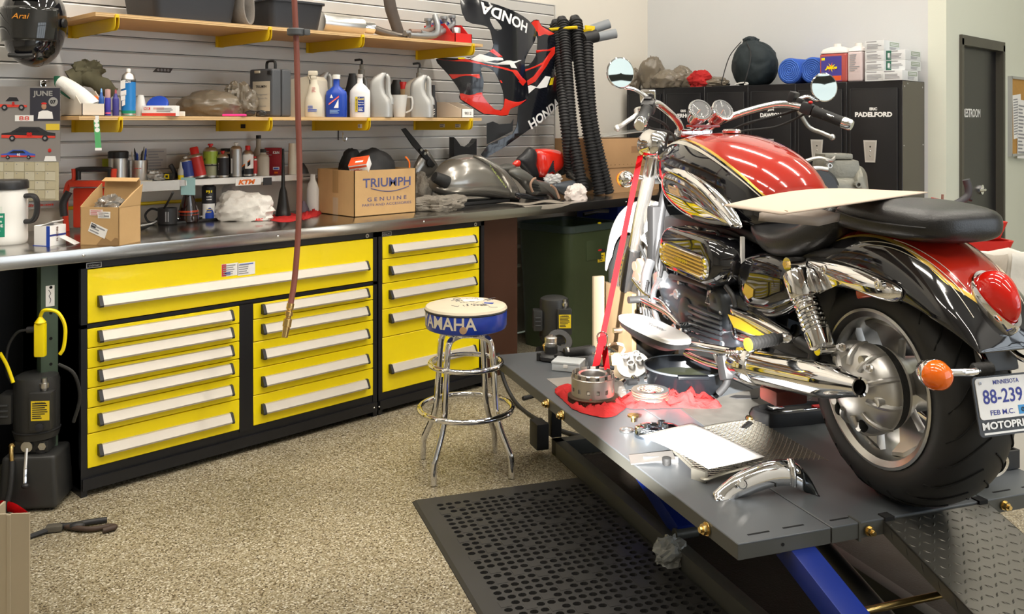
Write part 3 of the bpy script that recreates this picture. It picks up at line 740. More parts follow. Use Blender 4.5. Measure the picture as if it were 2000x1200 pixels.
# exhaust
def exhaust(pts, rs, name='muffler', tip=.026):
    P = [V(p) for p in pts]; ax = (P[1]-P[0]).normalized(); b = MB(); l = (P[1]-P[0]).length
    b.lathe([(r, t*l) for t, r in rs]+[(tip*.8, l-.002), (tip*.8, l-.10), (.002, l-.10)], CHROME, P[0], ax, n=36); m = b.build(name, bike)
    MB().lathe([(.001, l-.06), (tip*.795, l-.06), (tip*.795, l-.012)], SLIT, P[0], ax, n=28, cap=False).build('bore', m)
    return m
a, c = B(1455, 712, .235), B(1680, 757, .225)
mu = exhaust([a, c], [(-.02, .02), (0, .034), (.05, .048), (.12, .050), (.125, .053), (.70, .053), (.80, .046), (.93, .032), (.985, .028), (1.0, .0265)])
ax = (c-a).normalized(); b = MB(); b.lathe([(.046, -.03), (.056, .0), (.060, .06), (.059, .11), (.055, .115)], CHROME, a-ax*.03, ax, n=32);
b.build('exhaust_shield', mu)
a2 = a.copy(); a2.y = -.26; a2.z = .26; c2 = B(1951, 911, -.27)
exhaust([(.55, -.27, .25), c2], [(-.02, .02), (0, .04), (.1, .052), (.75, .052), (.9, .042), (1, .036)], tip=.035)
exhaust([(.55, -.27, .37), c2+V((.10, -.01, .12))], [(-.02, .02), (0, .04), (.1, .052), (.75, .052), (.9, .042), (1, .036)], tip=.035)
# licence plate on its hanger
n = V((-.97, 0, .24)).normalized(); pu = V((0, -1, 0)); pv = V((n.z*1, 0, .97)).normalized(); pv = V((.24, 0, .97)).normalized()
P0 = V((-.385, 0, .44)); pc = B(1903, 740, .092); pd = B(1917, 832, .092); pv = (pc-pd).normalized(); pw, ph = .186, .1
pcen = pc-pv*.05+pu*.09
b = MB()
def rr(w, h, r, k=5): return [(sx*(w/2-r)+r*cos(a), sy*(h/2-r)+r*sin(a)) for sx, sy, a0 in ((1, 1, 0), (-1, 1, 90), (-1, -1, 180), (1, -1, 270)) for a in [R(a0+90*i/k) for i in range(k+1)]]
pn = pu.cross(pv)
b.prism(rr(.196, .142, .01), PLAS, pcen-pv*.018-pn*.004, pu, pv, .004); pl = b.build('plate_frame', bike, flat=True)
lp = MB().prism(rr(.182, .098, .010), PAPER, pcen, pu, pv, .002).build('license_plate', pl, flat=True)
NB = mat('plate_blue', (.02, .03, .28), .5)
e = pcen+pn*.0022
text('MINNESOTA', .0105, NB, 'plate_text', lp, e+pv*.037+pu*.002, pu, pv, w=.080, bold=.01)
text('88-239', .034, NB, 'plate_text', lp, e+pv*.004-pu*.014, pu, pv, w=.122, bold=.012); text('M', .013, NB, 'plate_text', lp, e+pv*.014+pu*.064, pu, pv, w=.012, bold=.01); text('R', .013, NB, 'plate_text', lp, e-pv*.005+pu*.064, pu, pv, w=.012, bold=.01)
text('FEB M.C.', .012, NB, 'plate_text', lp, e-pv*.034-pu*.022, pu, pv, w=.074, bold=.01)
st = MB(); rect(st, mat('sticker_blue', (.05, .30, .65), .5), e-pv*.033+pu*.045, pu, pv, .034, .021); st.build('registration_sticker', lp, flat=True); text('08', .011, INK, 'plate_text', lp, e-pv*.033+pu*.046+pn*.001, pu, pv, w=.02, bold=.01)
for x in (-.078, .078):
    q = e+pv*.038+pu*x; MB().cyl(q, q+pn*.002, .004, CHROME, n=10).build('bolt', lp)
text('MOTOPRIMO', .018, WINK, 'frame_text', pl, pcen-pv*.064+pn*.0008, pu, pv, w=.176, bold=.035); b = MB(); lines(b, WINK, pcen-pv*.082+pn*.0004, pu, pv, .17, .008, 1, 1, .6, .0006, .02); b.build('small_print', pl, flat=True)
b = MB(); b.box((-.305, -.01, .50), (.02, .12, .12), DGREY, bev=.012, rot=(0, R(14), 0)).build('plate_hanger', bike)
# turn signals
def signal(c, aim, r, par, stalk, nm='turn_signal', lens=True):
    ax = V(aim).normalized(); c = V(c); b = MB(); b.lathe([(.002, -1.5*r), (.35*r, -1.38*r), (.7*r, -1.0*r), (.93*r, -.45*r), (r, 0), (.96*r, .08*r)], CHROME, c, ax, n=28)
    b.tube([c-ax*r*.35]+[V(q) for q in stalk], .0095, CHROME, n=10); sg = b.build(nm, par)
    if lens: MB().lathe([(.95*r, .02*r), (1.0*r, .25*r), (.82*r, .85*r), (.5*r, 1.15*r), (.02*r, 1.25*r)], BAMB, c, ax, n=28).build('lens', sg)
q = B(1832, 734, .25); signal(q+V((.012, 0, 0)), (-1, .15, .0), .036, bike, [(q.x, .16, q.z+.001), (q.x+.015, .10, q.z+.002), (q.x+.05, .06, q.z+.003), (-.31, .045, .50)])
signal((q.x+.012, -q.y, q.z), (-1, -.15, 0), .036, bike, [(q.x, -.16, q.z), (q.x+.015, -.10, q.z), (q.x+.05, -.06, q.z+.003), (-.31, -.045, .50)])
b = MB()
for k in range(6): b.lathe([(.012, 0), (.017, .004), (.012, .010)], RUB, (q.x+.008, .085+k*.009, q.z+.002), (0, 1, 0), n=16)
b.build('stalk_boot', bike)
q = B(1222, 350, .21); signal(q, (1, .1, .0), .036, bike, [(q.x-.01, .17, q.z+.01), (q.x-.03, .12, q.z)], lens=True)
signal((q.x, -q.y, q.z), (1, -.1, 0), .036, bike, [(q.x-.01, -.17, q.z+.01), (q.x-.03, -.12, q.z)])
# ------------------------------------------------ tank
TK = [(.500, .10, .835, .690), (.53, .145, .885, .690), (.58, .170, .935, .692), (.66, .192, .975, .700), (.76, .207, 1.008, .712), (.86, .215, 1.026, .724), (.96, .216, 1.033, .738), (1.06, .208, 1.030, .756), (1.15, .193, 1.018, .776), (1.24, .170, 1.001, .80), (1.32, .138, .983, .83), (1.36, .10, .968, .86)]
def tank_row(x, w, zt, zb):
    f = (x-.5)/.86; z0 = zb+(zt-zb)*.30; row = []
    pb = R(61-43*f)     # where red turns to black, from the top
    ph = [0, pb*.4, pb*.8, pb, pb+R(1.6), pb+R(5), pb+R(5.8), max(R(64), pb+R(9)), max(R(74), pb+R(14)), R(90), R(104), R(122), R(150), R(180)]
    for p in ph:
        s, c = sin(p), cos(p); y = w*abs(s)**.72; z = z0+((zt-z0)*abs(c)**.78 if c > 0 else -(z0-zb)*abs(c)**.7)
        row.append((y, z))
    return row
def tank():
    b = MB(); rows = []
    for q in TK:
        h = tank_row(*q); rows.append([V((q[0], -y, z)) for y, z in h[::-1]]+[V((q[0], y, z)) for y, z in h[1:]])
    n = len(rows[0]); k = 0
    for r in rows: b.v += r
    c = n//2
    for i in range(len(rows)-1):
        for j in range(n-1):
            jj = (c-1-j) if j < c else (j-c)
            m = REDP if jj < 3 else PINS if jj == 3 else GLOSS if jj == 4 else PINW if jj == 5 else GLOSS
            b.f.append((i*n+j, (i+1)*n+j, (i+1)*n+j+1, i*n+j+1)); b.mi.append(b._m(m))
    b.f.append(tuple(range(n))); b.mi.append(b._m(GLOSS)); b.f.append(tuple(range((len(rows)-1)*n, len(rows)*n))); b.mi.append(b._m(GLOSS))
    return b.build('fuel_tank', bike, sub=1, ang=80)
tk = tank()
MB().lathe([(.034, 0), (.036, .008), (.030, .014), (.001, .016)], CHROME, (.94, 0, 1.030), (0, 0, 1), n=28).build('filler_cap', tk)
for s in (1, -1):
    out = sm2(BP([(1284, 352), (1292, 335), (1312, 326), (1340, 332), (1368, 350), (1396, 378), (1418, 408), (1434, 444), (1412, 446), (1372, 440), (1336, 424), (1306, 400), (1288, 376)], .215), 4)
    b = MB(); dome(b, out, CHROME, s*.190, .045, s, rings=9, p=2.4); b.build('tank_side_cover', bike)
    b = MB(); L_ = [V((p[0], s*.222, p[1])) for p in BP([(1300, 330), (1340, 350), (1372, 374), (1402, 408), (1430, 442)], .222)]
    b.tube(L_, .006, CHROME, n=8).build('cover_rib', bike)
q = B(1330, 288, .12); MB().lathe([(.022, -.01), (.024, .0), (.018, .012), (.001, .014)], CHROME, q+V((0, .01, 0)), (.3, .8, .5), n=20).build('tank_badge', tk)
# frame, downtubes and radiator
b = MB()
for s in (1, -1):
    b.tube([(1.30, s*.05, .93), (1.33, s*.10, .70), (1.30, s*.13, .48), (1.20, s*.11, .30), (.95, s*.10, .245), (.60, s*.10, .25), (.44, s*.12, .38), (.40, s*.13, .62)], .020, SATIN, n=10)
    b.tube([(1.32, s*.04, .88), (1.0, s*.09, .74), (.6, s*.12, .68), (.3, s*.13, .66), (.05, s*.12, .70)], .020, SATIN, n=10)
b.build('frame', bike)
b = MB(); b.box((1.345, 0, .52), (.06, .30, .40), SATIN, bev=.015)
for k in range(22): b.box((1.378, 0, .36+k*.015), (.004, .26, .004), DGREY)
b.build('radiator', bike)
# ------------------------------------------------ engine
b = MB()
b.box((.95, -.02, .335), (.72, .24, .19), ENG, bev=.04, seg=3).box((.95, .02, .46), (.66, .24, .20), ENG, bev=.03).box((.97, 0, .60), (.60, .26, .18), SATIN, bev=.03)
b.box((.62, .05, .36), (.22, .28, .26), ENG, bev=.05)
for k in range(5): b.box((.80+.085*k, .158, .46), (.012, .03, .16), ENG, bev=.004)
b.build('engine_block', bike)
b = MB()
out = sm2(BP([(1275, 555), (1305, 535), (1360, 560), (1405, 590), (1415, 640), (1390, 672), (1340, 660), (1300, 620)], .2), 4); dome(b, out, ENG, .150, .06, 1, rings=6, p=5)
out = sm2(BP([(1372, 560), (1402, 560), (1416, 590), (1416, 640), (1400, 650), (1375, 620)], .22), 4); dome(b, out, ENG, .18, .04, 1, rings=5, p=4)
q = B(1340, 610, .21); b.lathe([(.055, -.06), (.06, 0), (.055, .02), (.03, .028), (.001, .03)], ENG, (q.x, .195, q.z), (0, 1, 0), n=28)
b.build('crankcase_cover', bike)
b = MB()
for px, py in ((1285, 562), (1330, 552), (1392, 568), (1412, 612), (1402, 650), (1372, 668), (1345, 655), (1300, 612)): q = B(px, py, .21); b = MB(); b.cyl((q.x, .175, q.z), (q.x, .222, q.z), .008, ENGS, n=8).build('cover_bolt', bike)
for k, (px, py) in enumerate(((1318, 575), (1342, 590), (1362, 615))):
    q = B(px, py, .2); MB().box((q.x, .195, q.z), (.06, .03, .012), ENGS, bev=.004, rot=(0, R(20), 0)).build('cooling_rib', bike)
q = B(1262, 560, .2); MB().tube([(q.x+.02, .17, q.z+.10), (q.x, .20, q.z+.04), (q.x-.03, .21, q.z-.04), (q.x-.10, .2, q.z-.08)], .022, ENGS, n=14).build('water_pipe', bike)
# airbox cover with ribbed badge
def capsule(cx, cz, w, h, tilt, k=10):
    r = h/2; p = [(w/2-r+r*cos(a), r*sin(a)) for a in [R(-90+180*i/k) for i in range(k+1)]]+[(-w/2+r+r*cos(a), r*sin(a)) for a in [R(90+180*i/k) for i in range(k+1)]]
    c, s = cos(tilt), sin(tilt); return [(cx+x*c-z*s, cz+x*s+z*c) for x, z in p]
q0, q1 = B(1300, 492, .275), B(1368, 520, .275); ctr = (q0+q1)/2; tl = math.atan2(q1.z-q0.z, q1.x-q0.x); ln = (q1-q0).length
tl = math.atan2(q0.z-q1.z, q0.x-q1.x)
b = MB(); rings = []
for y, sc_ in ((.06, 1.0), (.16, 1.06), (.24, 1.05), (.262, .98), (.270, .90)):
    rings.append([V((x, y, z)) for x, z in capsule(ctr.x-.03*(1-(y-.06)/.21), ctr.z+.012, (ln+.15)*sc_, .158*sc_, tl)])
b.skin(rings, GLOSS); ab = b.build('airbox_cover', bike)
b = MB(); b.skin([[V((x, y, z)) for x, z in capsule(ctr.x, ctr.z-.004, (ln+.075)*s_, .078*s_, tl)] for y, s_ in ((.268, 1.08), (.277, 1.06), (.278, .96), (.274, .94))], CHROME)
for k in range(5): b.prism(capsule(ctr.x+(k-2)*.012*sin(tl)*-1, ctr.z-.004+(k-2)*.0125*cos(tl), (ln+.06)-.016*abs(k-2), .006, tl), GOLD, (0, .279, 0), AX, AZ, -.006)  # gold ribs put the yellow reflection on the chrome into colour
bd = b.build('ribbed_badge', ab)
text('TRIUMPH', .013, CHROME, 'badge_lettering', ab, (ctr.x, .2845, ctr.z-.004), V((-cos(tl), 0, -sin(tl))), V((-sin(tl), 0, cos(tl))), w=.10, bold=.02)
# side cover below the saddle and its emblem
out = sm2(BP([(1436, 512), (1468, 494), (1520, 500), (1554, 530), (1556, 578), (1528, 608), (1490, 620), (1448, 608), (1430, 560)], .19), 4)
b = MB(); dome(b, out, GLOSS, .150, .055, 1, rings=8, p=3); sd = b.build('side_cover', bike)
q = B(1462, 568, .2); b = MB(); b.prism([(-.030, .012), (.022, .024), (.034, -.008), (.004, -.026), (-.026, -.012)], mat('gold_badge', (.72, .55, .12), .2, 1), (q.x-.012, .200, q.z), AX, AZ, -.008); b.build('emblem', sd)
out = sm2(BP([(1462, 598), (1500, 590), (1535, 575), (1552, 590), (1530, 612), (1505, 622), (1478, 618)], .19), 4); b = MB(); dome(b, out, GLOSS, .17, .02, 1); b.build('lower_side_cover', bike)
# chrome pivot cover with a painted-on triangle of yellow reflection
out = BP([(1413, 597), (1428, 600), (1480, 622), (1540, 656), (1543, 668), (1528, 680), (1470, 676), (1425, 664), (1417, 640)], .215)
b = MB(); dome(b, sm2(out, 3), CHROME, .185, .030, 1, rings=5, p=6); pvc = b.build('pivot_cover', bike)
out = BP([(1420, 614), (1440, 622), (1495, 657), (1470, 655), (1432, 640)], .225); MB().prism(out, mat('yellow_reflection', (.75, .52, .03), .25, .8), (0, .219, 0), AX, AZ, -.004).build('cover_reflection', pvc)
# footboards, pegs, shifter
for s in (1, -1):
    o4 = [B(1214, 622, .40), B(1318, 668, .40)]; xf, xr = o4[0].x+.02, o4[1].x; zz = (o4[0].z+o4[1].z)/2
    b = MB(); L_ = xf-xr; out = [(L_*.5*math.copysign(abs(cos(a))**.75, cos(a)), .063*math.copysign(abs(sin(a))**.6, sin(a))) for a in [2*pi*k/40 for k in range(40)]]
    cx = (xf+xr)/2; cy = s*.37
    b.skin([[V((cx+x*q_, cy+y*q_, zz+h)) for x, y in out] for h, q_ in ((-.05, .60), (-.026, .96), (-.006, 1.0))], SATIN)
    fb = b.build('footboard', bike); b = MB()
    b.skin([[V((cx+x*q_, cy+y*q_, zz+h)) for x, y in out] for h, q_ in ((-.007, 1.02), (.004, 1.02), (.008, .98), (.009, .90))], mat('tread_metal', (.72, .72, .72), .35, .45)); tp = b.build('tread_plate', fb)
    text('TRIUMPH', .018, INK, 'plate_lettering', tp, (cx-.02, cy, zz+.0098), (-.97, .0, 0), (0, -1, 0), w=.14, shear=.3)
    b = MB(); b.tube([(cx-.02, s*.31, zz-.03), (cx+.02, s*.22, zz-.03), (cx+.04, s*.15, zz-.01)], .016, CHROME, n=10); b.build('footboard_mount', bike)
q0, q1 = B(1463, 673, .36), B(1528, 660, .24); b = MB(); ax = (q0-q1).normalized(); l = (q0-q1).length
b.cyl(q1, q0, .014, RUB)
for k in range(9): b.lathe([(.013, 0), (.019, .003), (.019, .007), (.013, .010)], RUB, q1+ax*(.02+k*.0115), ax, n=20)
pg = b.build('passenger_peg', bike); MB().lathe([(.019, 0), (.019, .006), (.001, .009)], mat('yellow_cap', (.75, .55, .02), .4), q0, ax, n=20).build('peg_cap', pg)
MB().tube([q1, q1+V((-.01, -.03, .0)), (q1.x+.05, .16, q1.z+.01)], .016, CHROME, n=10).build('peg_mount', bike)
b = MB(); p0 = B(1250, 585, .27); p1 = B(1300, 610, .26); p2 = B(1332, 640, .26); p3 = B(1330, 665, .3)
b.tube([p0, p1, p2], .010, CHROME, n=10).cyl(p0+V((0, -.03, 0)), p0+V((0, .05, 0)), .014, RUB).cyl(p3+V((0, -.03, 0)), p3+V((0, .05, 0)), .015, RUB).tube([p2, p3], .010, CHROME, n=8).cyl(p2-V((0, .05, 0)), p2+V((0, .015, 0)), .02, CHROME)
b.build('gear_lever', bike)
b = MB(); a = B(1322, 672, .33); c = B(1440, 690, .26); d = B(1405, 715, .28)
b.tube([a, B(1370, 678, .30), c], .016, CHROME, n=12).tube([B(1340, 690, .30), B(1375, 706, .29), d], .012, CHROME, n=10).tube([B(1395, 685, .28), d], .010, CHROME, n=8)
for k in range(4): b.lathe([(.016, 0), (.021, .003), (.016, .007)], CHROME, B(1428+k*5, 686, .27), (0, .2, 1), n=16)
b.build('foot_control_linkage', bike)
b = MB(); q = B(1420, 718, .27); b.box(q, (.05, .05, .08), SATIN, bev=.012, rot=(0, R(20), 0)); b.tube([q, q+V((0, 0, -.05)), q+V((.02, .02, -.09))], .012, SATIN); b.build('side_stand_bracket', bike)
MB().tube([B(1520, 690, .2), B(1575, 720, .2), B(1590, 690, .2), B(1560, 668, .2)], .018, SATIN, n=10).build('drive_shaft_boot', bike)
b = MB(); q = B(1530, 770, .1); b.box(q, (.10, .12, .05), mat('box_maroon', (.18, .05, .04), .4), bev=.012).build('exhaust_valve_box', bike)
# ------------------------------------------------ front end
FT, FB = V((1.345, 0, 1.01)), V((1.66, 0, .335)); fax = (FB-FT).normalized(); fl = (FB-FT).length
for s in (1, -1):
    o = V((0, s*.112, 0)); b = MB()
    b.lathe([(.010, -.015), (.024, -.012), (.029, .0), (.029, .54), (.026, .545), (.026, .57)], mat('fork_silver', (.74, .72, .68), .22, .9), FT+o, fax, n=28)
    fk = b.build('fork_tube', bike)
    b = MB(); b.lathe([(.026, .55), (.031, .555), (.033, .58), (.033, fl-.03), (.026, fl+.03), (.005, fl+.035)], mat('fork_slider', (.10, .10, .10), .25, .8), FT+o, fax, n=24); b.build('fork_slider', bike)
b = MB(); b.box((1.34, 0, .99), (.07, .20, .03), SATIN, bev=.012, rot=(0, R(25), 0)).box((1.43, 0, .83), (.07, .20, .035), SATIN, bev=.012, rot=(0, R(25), 0)).cyl((1.29, 0, 1.02), (1.38, 0, .83), .035, SATIN)
b.build('triple_clamp', bike)
for s in (1, -1):
    q = V((1.40, s*.098, .972)); b = MB(); ax = V((1, 0, -.06)).normalized()
    b.lathe([(.002, -.095), (.03, -.09), (.052, -.072), (.064, -.04), (.069, 0), (.072, .02), (.069, .03), (.062, .03)], CHROME, q, ax, n=32); hl = b.build('headlight', bike)
    MB().lathe([(.062, .028), (.05, .042), (.02, .05), (.001, .052)], GLASS, q, ax, n=28).build('lens', hl)
# front fender over the tyre
def ffender():
    b = MB(); rows = []
    for d in range(2, 158, 6):
        t = R(d); f = (d-2)/156; Rr = .362+.018*sin(pi*f); w = .098*(.72+.28*sin(pi*min(1, f*1.15+.12))**.6); row = []
        for k in range(13):
            a = R(-90+15*k); y = w*math.copysign(abs(sin(a))**.75, sin(a)); dr = (.150 if 25 < d < 150 else .07+.08*max(0, min(1, d/25)) if d <= 25 else .08)
            r = Rr-dr*(1-abs(cos(a))**.8); row.append(V((fw.x+r*cos(t), y, fw.z+r*sin(t))))
        rows.append(row)
    n = 13
    for r in rows: b.v += r
    for i in range(len(rows)-1):
        for j in range(n-1): b.f.append((i*n+j, i*n+j+1, (i+1)*n+j+1, (i+1)*n+j)); b.mi.append(b._m(WHITEP))
    b.build('front_fender', bike, solid=.004, sub=1, ang=80)
ffender()
# handlebar, grips, levers, mirrors
for s in (1, -1):
    b = MB(); bar = [(1.24, s*.055, 1.03), (1.20, s*.09, 1.07), (1.12, s*.18, 1.115), (1.03, s*.275, 1.143), (.95, s*.345, 1.125), (.88, s*.39, 1.095), (.835, s*.425, 1.072)]
    b.tube(bar, .0145, CHROME, n=14); hb = b.build('handlebar', bike)
    a, c = V((.925, s*.365, 1.112)), V((.838, s*.428, 1.070)); ax = (c-a).normalized(); F = frame(ax)
    b = MB(); b.lathe([(.016, -.01), (.024, -.008), (.024, .0), (.0210, .004), (.0210, .11), (.016, .112)], RUB, a, ax, n=24); b.build('grip', bike)
    MB().lathe([(.018, .110), (.0225, .112), (.0225, .142), (.018, .150), (.001, .150)], CHROME, a, ax, n=24).build('bar_end', bike)
    b = MB(); b.box(a-ax*.035, (.05, .048, .05), PLAS, bev=.012, rot=F); b.box(a-ax*.06+V((.01, 0, .018)), (.03, .03, .03), PLAS, bev=.008, rot=F); sw = b.build('switch_housing', bike)
    if s < 0: MB().ell(a-ax*.035+V((-.02, 0, .024)), (.009, .009, .006), RED, nu=12, nv=8).build('kill_switch', sw)
    b = MB(); p = a-ax*.05+V((.035, 0, -.006)); LV = [p, p+V((.03, s*.02, -.006))]+([B(1580, 248, -.42), B(1606, 260, -.46), B(1625, 268, -.485)] if s < 0 else [B(1243, 224, .43), B(1224, 238, .475), B(1206, 250, .50)]); b.tube(LV, .0085, ALU, n=10, flat=1.0); b.ell(LV[-1], (.013, .013, .013), ALU, nu=14, nv=10); b.build('lever', bike)
    b = MB(); b.box(a-ax*.085+V((.02, 0, .026)), (.06, .05, .028), CHROME if s > 0 else PLAS, bev=.008, rot=F); b.build('fluid_reservoir', bike)
    mc = B(1215, 143, .43) if s > 0 else V(B(1617, 171, -.47)); mc = V((.985, s*.445, mc.z))
    st0 = a-ax*.075+V((.01, 0, .02)); b = MB()
    nrm = (V((-1, -s*.0, .0))+V((0, -s*.12, .05))).normalized()
    b.tube([st0, st0.lerp(mc, .45)+V((.012, 0, -.008)), mc-V((-.01, s*.02, .05)), mc+V((.012, 0, -.01))], .0068, CHROME, n=10)
    b.lathe([(.012, -.022), (.04, -.016), (.056, -.004), (.0585, .004), (.054, .007)], CHROME, mc, nrm, n=36, sx=1, sy=1.0); mr = b.build('mirror', bike)
    MB().lathe([(.054, .0072), (.001, .0076)], mat('mirror_glass', (.26, .28, .25), .015, 1), mc, nrm, n=36).build('mirror_glass', mr)
    b = MB(); b.tube([a-ax*.05, a+V((.14, -s*.06, -.01)), (1.16, s*.16, 1.05), (1.30, s*.10, .95), (1.33, s*.08, .80)], .006, RUB, n=8).tube([a-ax*.04-V((0, 0, .02)), a+V((.15, -s*.08, -.06)), (1.17, s*.13, 1.02), (1.31, s*.06, .90)], .005, RUB, n=8)
    b.build('cable', bike)
b = MB(); b.box((1.24, 0, 1.025), (.06, .15, .035), CHROME, bev=.01).build('handlebar_clamp', bike)
# gauges
MB().box((1.16, 0, 1.055), (.05, .13, .012), REDP, bev=.005).build('gauge_bracket', bike)
for s in (1, -1):
    c = V((1.10, s*.050, 1.115)); ax = V((-.86, s*.10, .50)).normalized(); b = MB()
    b.lathe([(.001, -.076), (.012, -.075), (.030, -.065), (.041, -.03), (.045, 0), (.048, .008), (.046, .014), (.040, .014), (.040, .010)], CHROME, c, ax, n=32, cap=False); gg = b.build('gauge', bike)
    b = MB(); b.lathe([(.040, .0105), (.001, .0105)], INK, c, ax, n=28, cap=False); F = frame(ax)
    for k in range(22):
        an = R(-220+k*12); d = F @ V((cos(an), sin(an), 0)); b.tube([c+ax*.0112+d*.030, c+ax*.0112+d*.036], .0009, WINK, n=4, k=1)
    b.tube([c+ax*.0115, c+ax*.0115+(F @ V((-.7, -.7, 0)))*.026], .001, ORANGE, n=4, k=1); b.build('dial', gg)
    MB().lathe([(.0405, .0125), (.02, .0145), (.001, .015)], mat('gauge_cover', (.9, .9, .88), .03, alpha=.10, spec=1), c, ax, n=28).build('gauge_glass', gg)
    MB().tube([c-ax*.07, (1.16, s*.03, 1.06), (1.22, s*.02, 1.04)], .009, CHROME, n=10).build('gauge_stem', bike)
b = MB()
for pts in ([(1320, 445), (1318, 480), (1325, 505)], [(1290, 470), (1282, 520), (1296, 560)], [(1250, 480), (1270, 540), (1262, 600)], [(1400, 452), (1420, 480), (1430, 510)]):
    b = MB().tube([B(x, y, .17) for x, y in pts], .007, RUB, n=8); b.build('hose', bike)
for px, py in ((1345, 452), (1372, 462), (1405, 470), (1430, 478)):
    q = B(px, py, .16); MB().box(q, (.05, .05, .035), ENGS, bev=.008, rot=(R(10), R(20), 0)).build('throttle_body', bike)
q = B(1450, 500, .17); MB().box((q.x, .17, q.z), (.012, .012, .13), PAPER).build('cable_tag', bike, flat=True)

for i in range(6):
    a, c = B(1346, 597+11*i, .232), B(1408, 622+10*i, .232); MB().tube([a, a.lerp(c, .5)+V((0, .004, 0)), c], .0075, ENG, n=8, flat=.8).build('cooling_rib', bike)
for i in range(7):
    a, c = B(1246+5*i, 548+5*i, .205), B(1252+6*i, 612+5*i, .205); MB().tube([a, c], .0045, ENGS, n=6, k=1).build('cooler_fin', bike)
a = B(1384, 586, .232); MB().prism([(-.018, -.014), (.018, -.014), (0, .018)], ENGS, a, AX, AZ, -.004).prism([(-.011, -.010), (.011, -.010), (0, .010)], SATIN, a+V((0, .0045, 0)), AX, AZ, -.002).build('triangle_emblem', bike, flat=True)
for pts, r, m, nm in (([(1236, 545), (1262, 575), (1292, 590), (1310, 612)], .008, CHROME, 'clutch_rod'), ([(1288, 545), (1276, 575), (1282, 620), (1300, 655)], .012, ENGS, 'water_pipe'), ([(1310, 540), (1345, 548), (1385, 562)], .011, SATIN, 'breather_hose'), ([(1418, 560), (1432, 580), (1436, 600)], .009, SATIN, 'breather_hose'), ([(1300, 660), (1330, 668), (1372, 674), (1410, 672)], .010, ENGS, 'oil_pipe'), ([(1265, 548), (1262, 580), (1275, 615)], .006, SATIN, 'cable'), ([(1300, 470), (1296, 500), (1290, 540)], .006, SATIN, 'cable')):
    MB().tube([B(x, y, .225) for x, y in pts], r, m, n=10).build(nm, bike)
for px, py, r in ((1322, 575, .020), (1300, 598, .015), (1360, 642, .022), (1318, 640, .016)):
    q = B(px, py, .21); MB().lathe([(r*.5, 0), (r, 0), (r, .016), (r*.8, .02), (r*.4, .02), (r*.4, .012), (.001, .012)], ENGS, (q.x, .198, q.z), (0, 1, 0), n=18).build('engine_boss', bike)
q = B(1292, 548, .2); MB().box(q, (.06, .05, .07), ENGS, bev=.012, rot=(0, R(20), 0)).build('thermostat_housing', bike)
q = B(1440, 640, .17); MB().box((q.x, .12, q.z), (.05, .12, .16), ENGS, bev=.012).build('frame_plate', bike)
# ================================================================ things on the two plywood shelves and on the slatwall
CAMRZ = -pi/4
ZM, ZU = 1.581, 2.045
def spot(px, Y, Z): x = bx(px, Y); p = V((x, Y, Z)); return p, mpp(p)
def revolve(name, par, prof, m, n=28, sx=1, sy=1, loc=None, axis=(0, 0, 1)): return MB().lathe(prof, m, loc or (0, 0, 0), axis, n, sx, sy).build(name, par)
def can(label, px, wpx, hpx, Y, Z, body, cap, bands=(), capf=.12, dome_=.07, metal=None, nozzle=True, tilt=0, cat='can', name='spray_can', capr=.55, group=None):
    p, k = spot(px, Y, Z); r, h = wpx/2*k, hpx*k; c = thing(name, label, cat, p, CAMRZ, group)
    if tilt: c.rotation_euler = (0, tilt, CAMRZ)
    hb = h*(1-capf-dome_)
    b = MB(); sh = metal or ALU
    b.lathe([(r*.90, 0), (r, .004), (r, .012)], sh); b.lathe([(r*.985, .010), (r*.985, hb-.006)], body, n=32); b.lathe([(r*.985, hb-.006), (r, hb-.003), (r*.97, hb), (r*.80, hb+h*dome_*.6), (r*capr, hb+h*dome_), (r*.1, hb+h*dome_)], sh, n=32)
    bo = b.build('body', c)
    for f0, f1, m in bands: MB().lathe([(r*.992, f0*hb), (r*.992, f1*hb)], m, n=32, cap=False).build('label_band', bo)
    ct = h*capf; z0 = hb+h*dome_
    if nozzle: MB().lathe([(r*.22, 0), (r*.22, ct*.4), (r*.36, ct*.45), (r*.36, ct*.9), (r*.28, ct), (.0005, ct)], cap, (0, 0, z0)).build('nozzle', c)
    else: MB().lathe([(r*capr*1.05, -.002), (r*capr*1.05, ct*.85), (r*capr*.9, ct), (.0005, ct)], cap, (0, 0, z0)).build('cap', c)
    return c
def bottle(label, px, wpx, hpx, Y, Z, m, capm, prof, depth=.55, cat='bottle', name='bottle', capf=.10, rz=CAMRZ, group=None, cr=.0):
    """prof: (radius fraction, height fraction) list up to the neck"""
    p, k = spot(px, Y, Z); r, h = wpx/2*k, hpx*k; c = thing(name, label, cat, p, rz, group); b = MB()
    b.lathe([(r*a, h*(1-capf)*f) for a, f in prof]+[(.001, h*(1-capf))], m, n=32, sy=depth if depth < 1 else 1)
    b.build('body', c); rn = r*prof[-1][0]*1.18 if not cr else r*cr
    if capm: MB().lathe([(rn, -.004), (rn, h*capf*.9), (rn*.9, h*capf), (.0005, h*capf)], capm, (0, 0, h*(1-capf)), n=20, sy=max(depth, .8)).build('cap', c)
    c['r'] = r; c['h'] = h; del c['r']; del c['h']
    return c, r, h
def rbox(name, par, c, s, m, bev=.003, **k): return MB().box(c, s, m, bev=bev, **k).build(name, par)
def carton(name, label, cat, p, s, m, rz=0, bev=.002, group=None):
    c = thing(name, label, cat, p, rz, group); rbox('body', c, (0, 0, s[2]/2), s, m, bev); return c
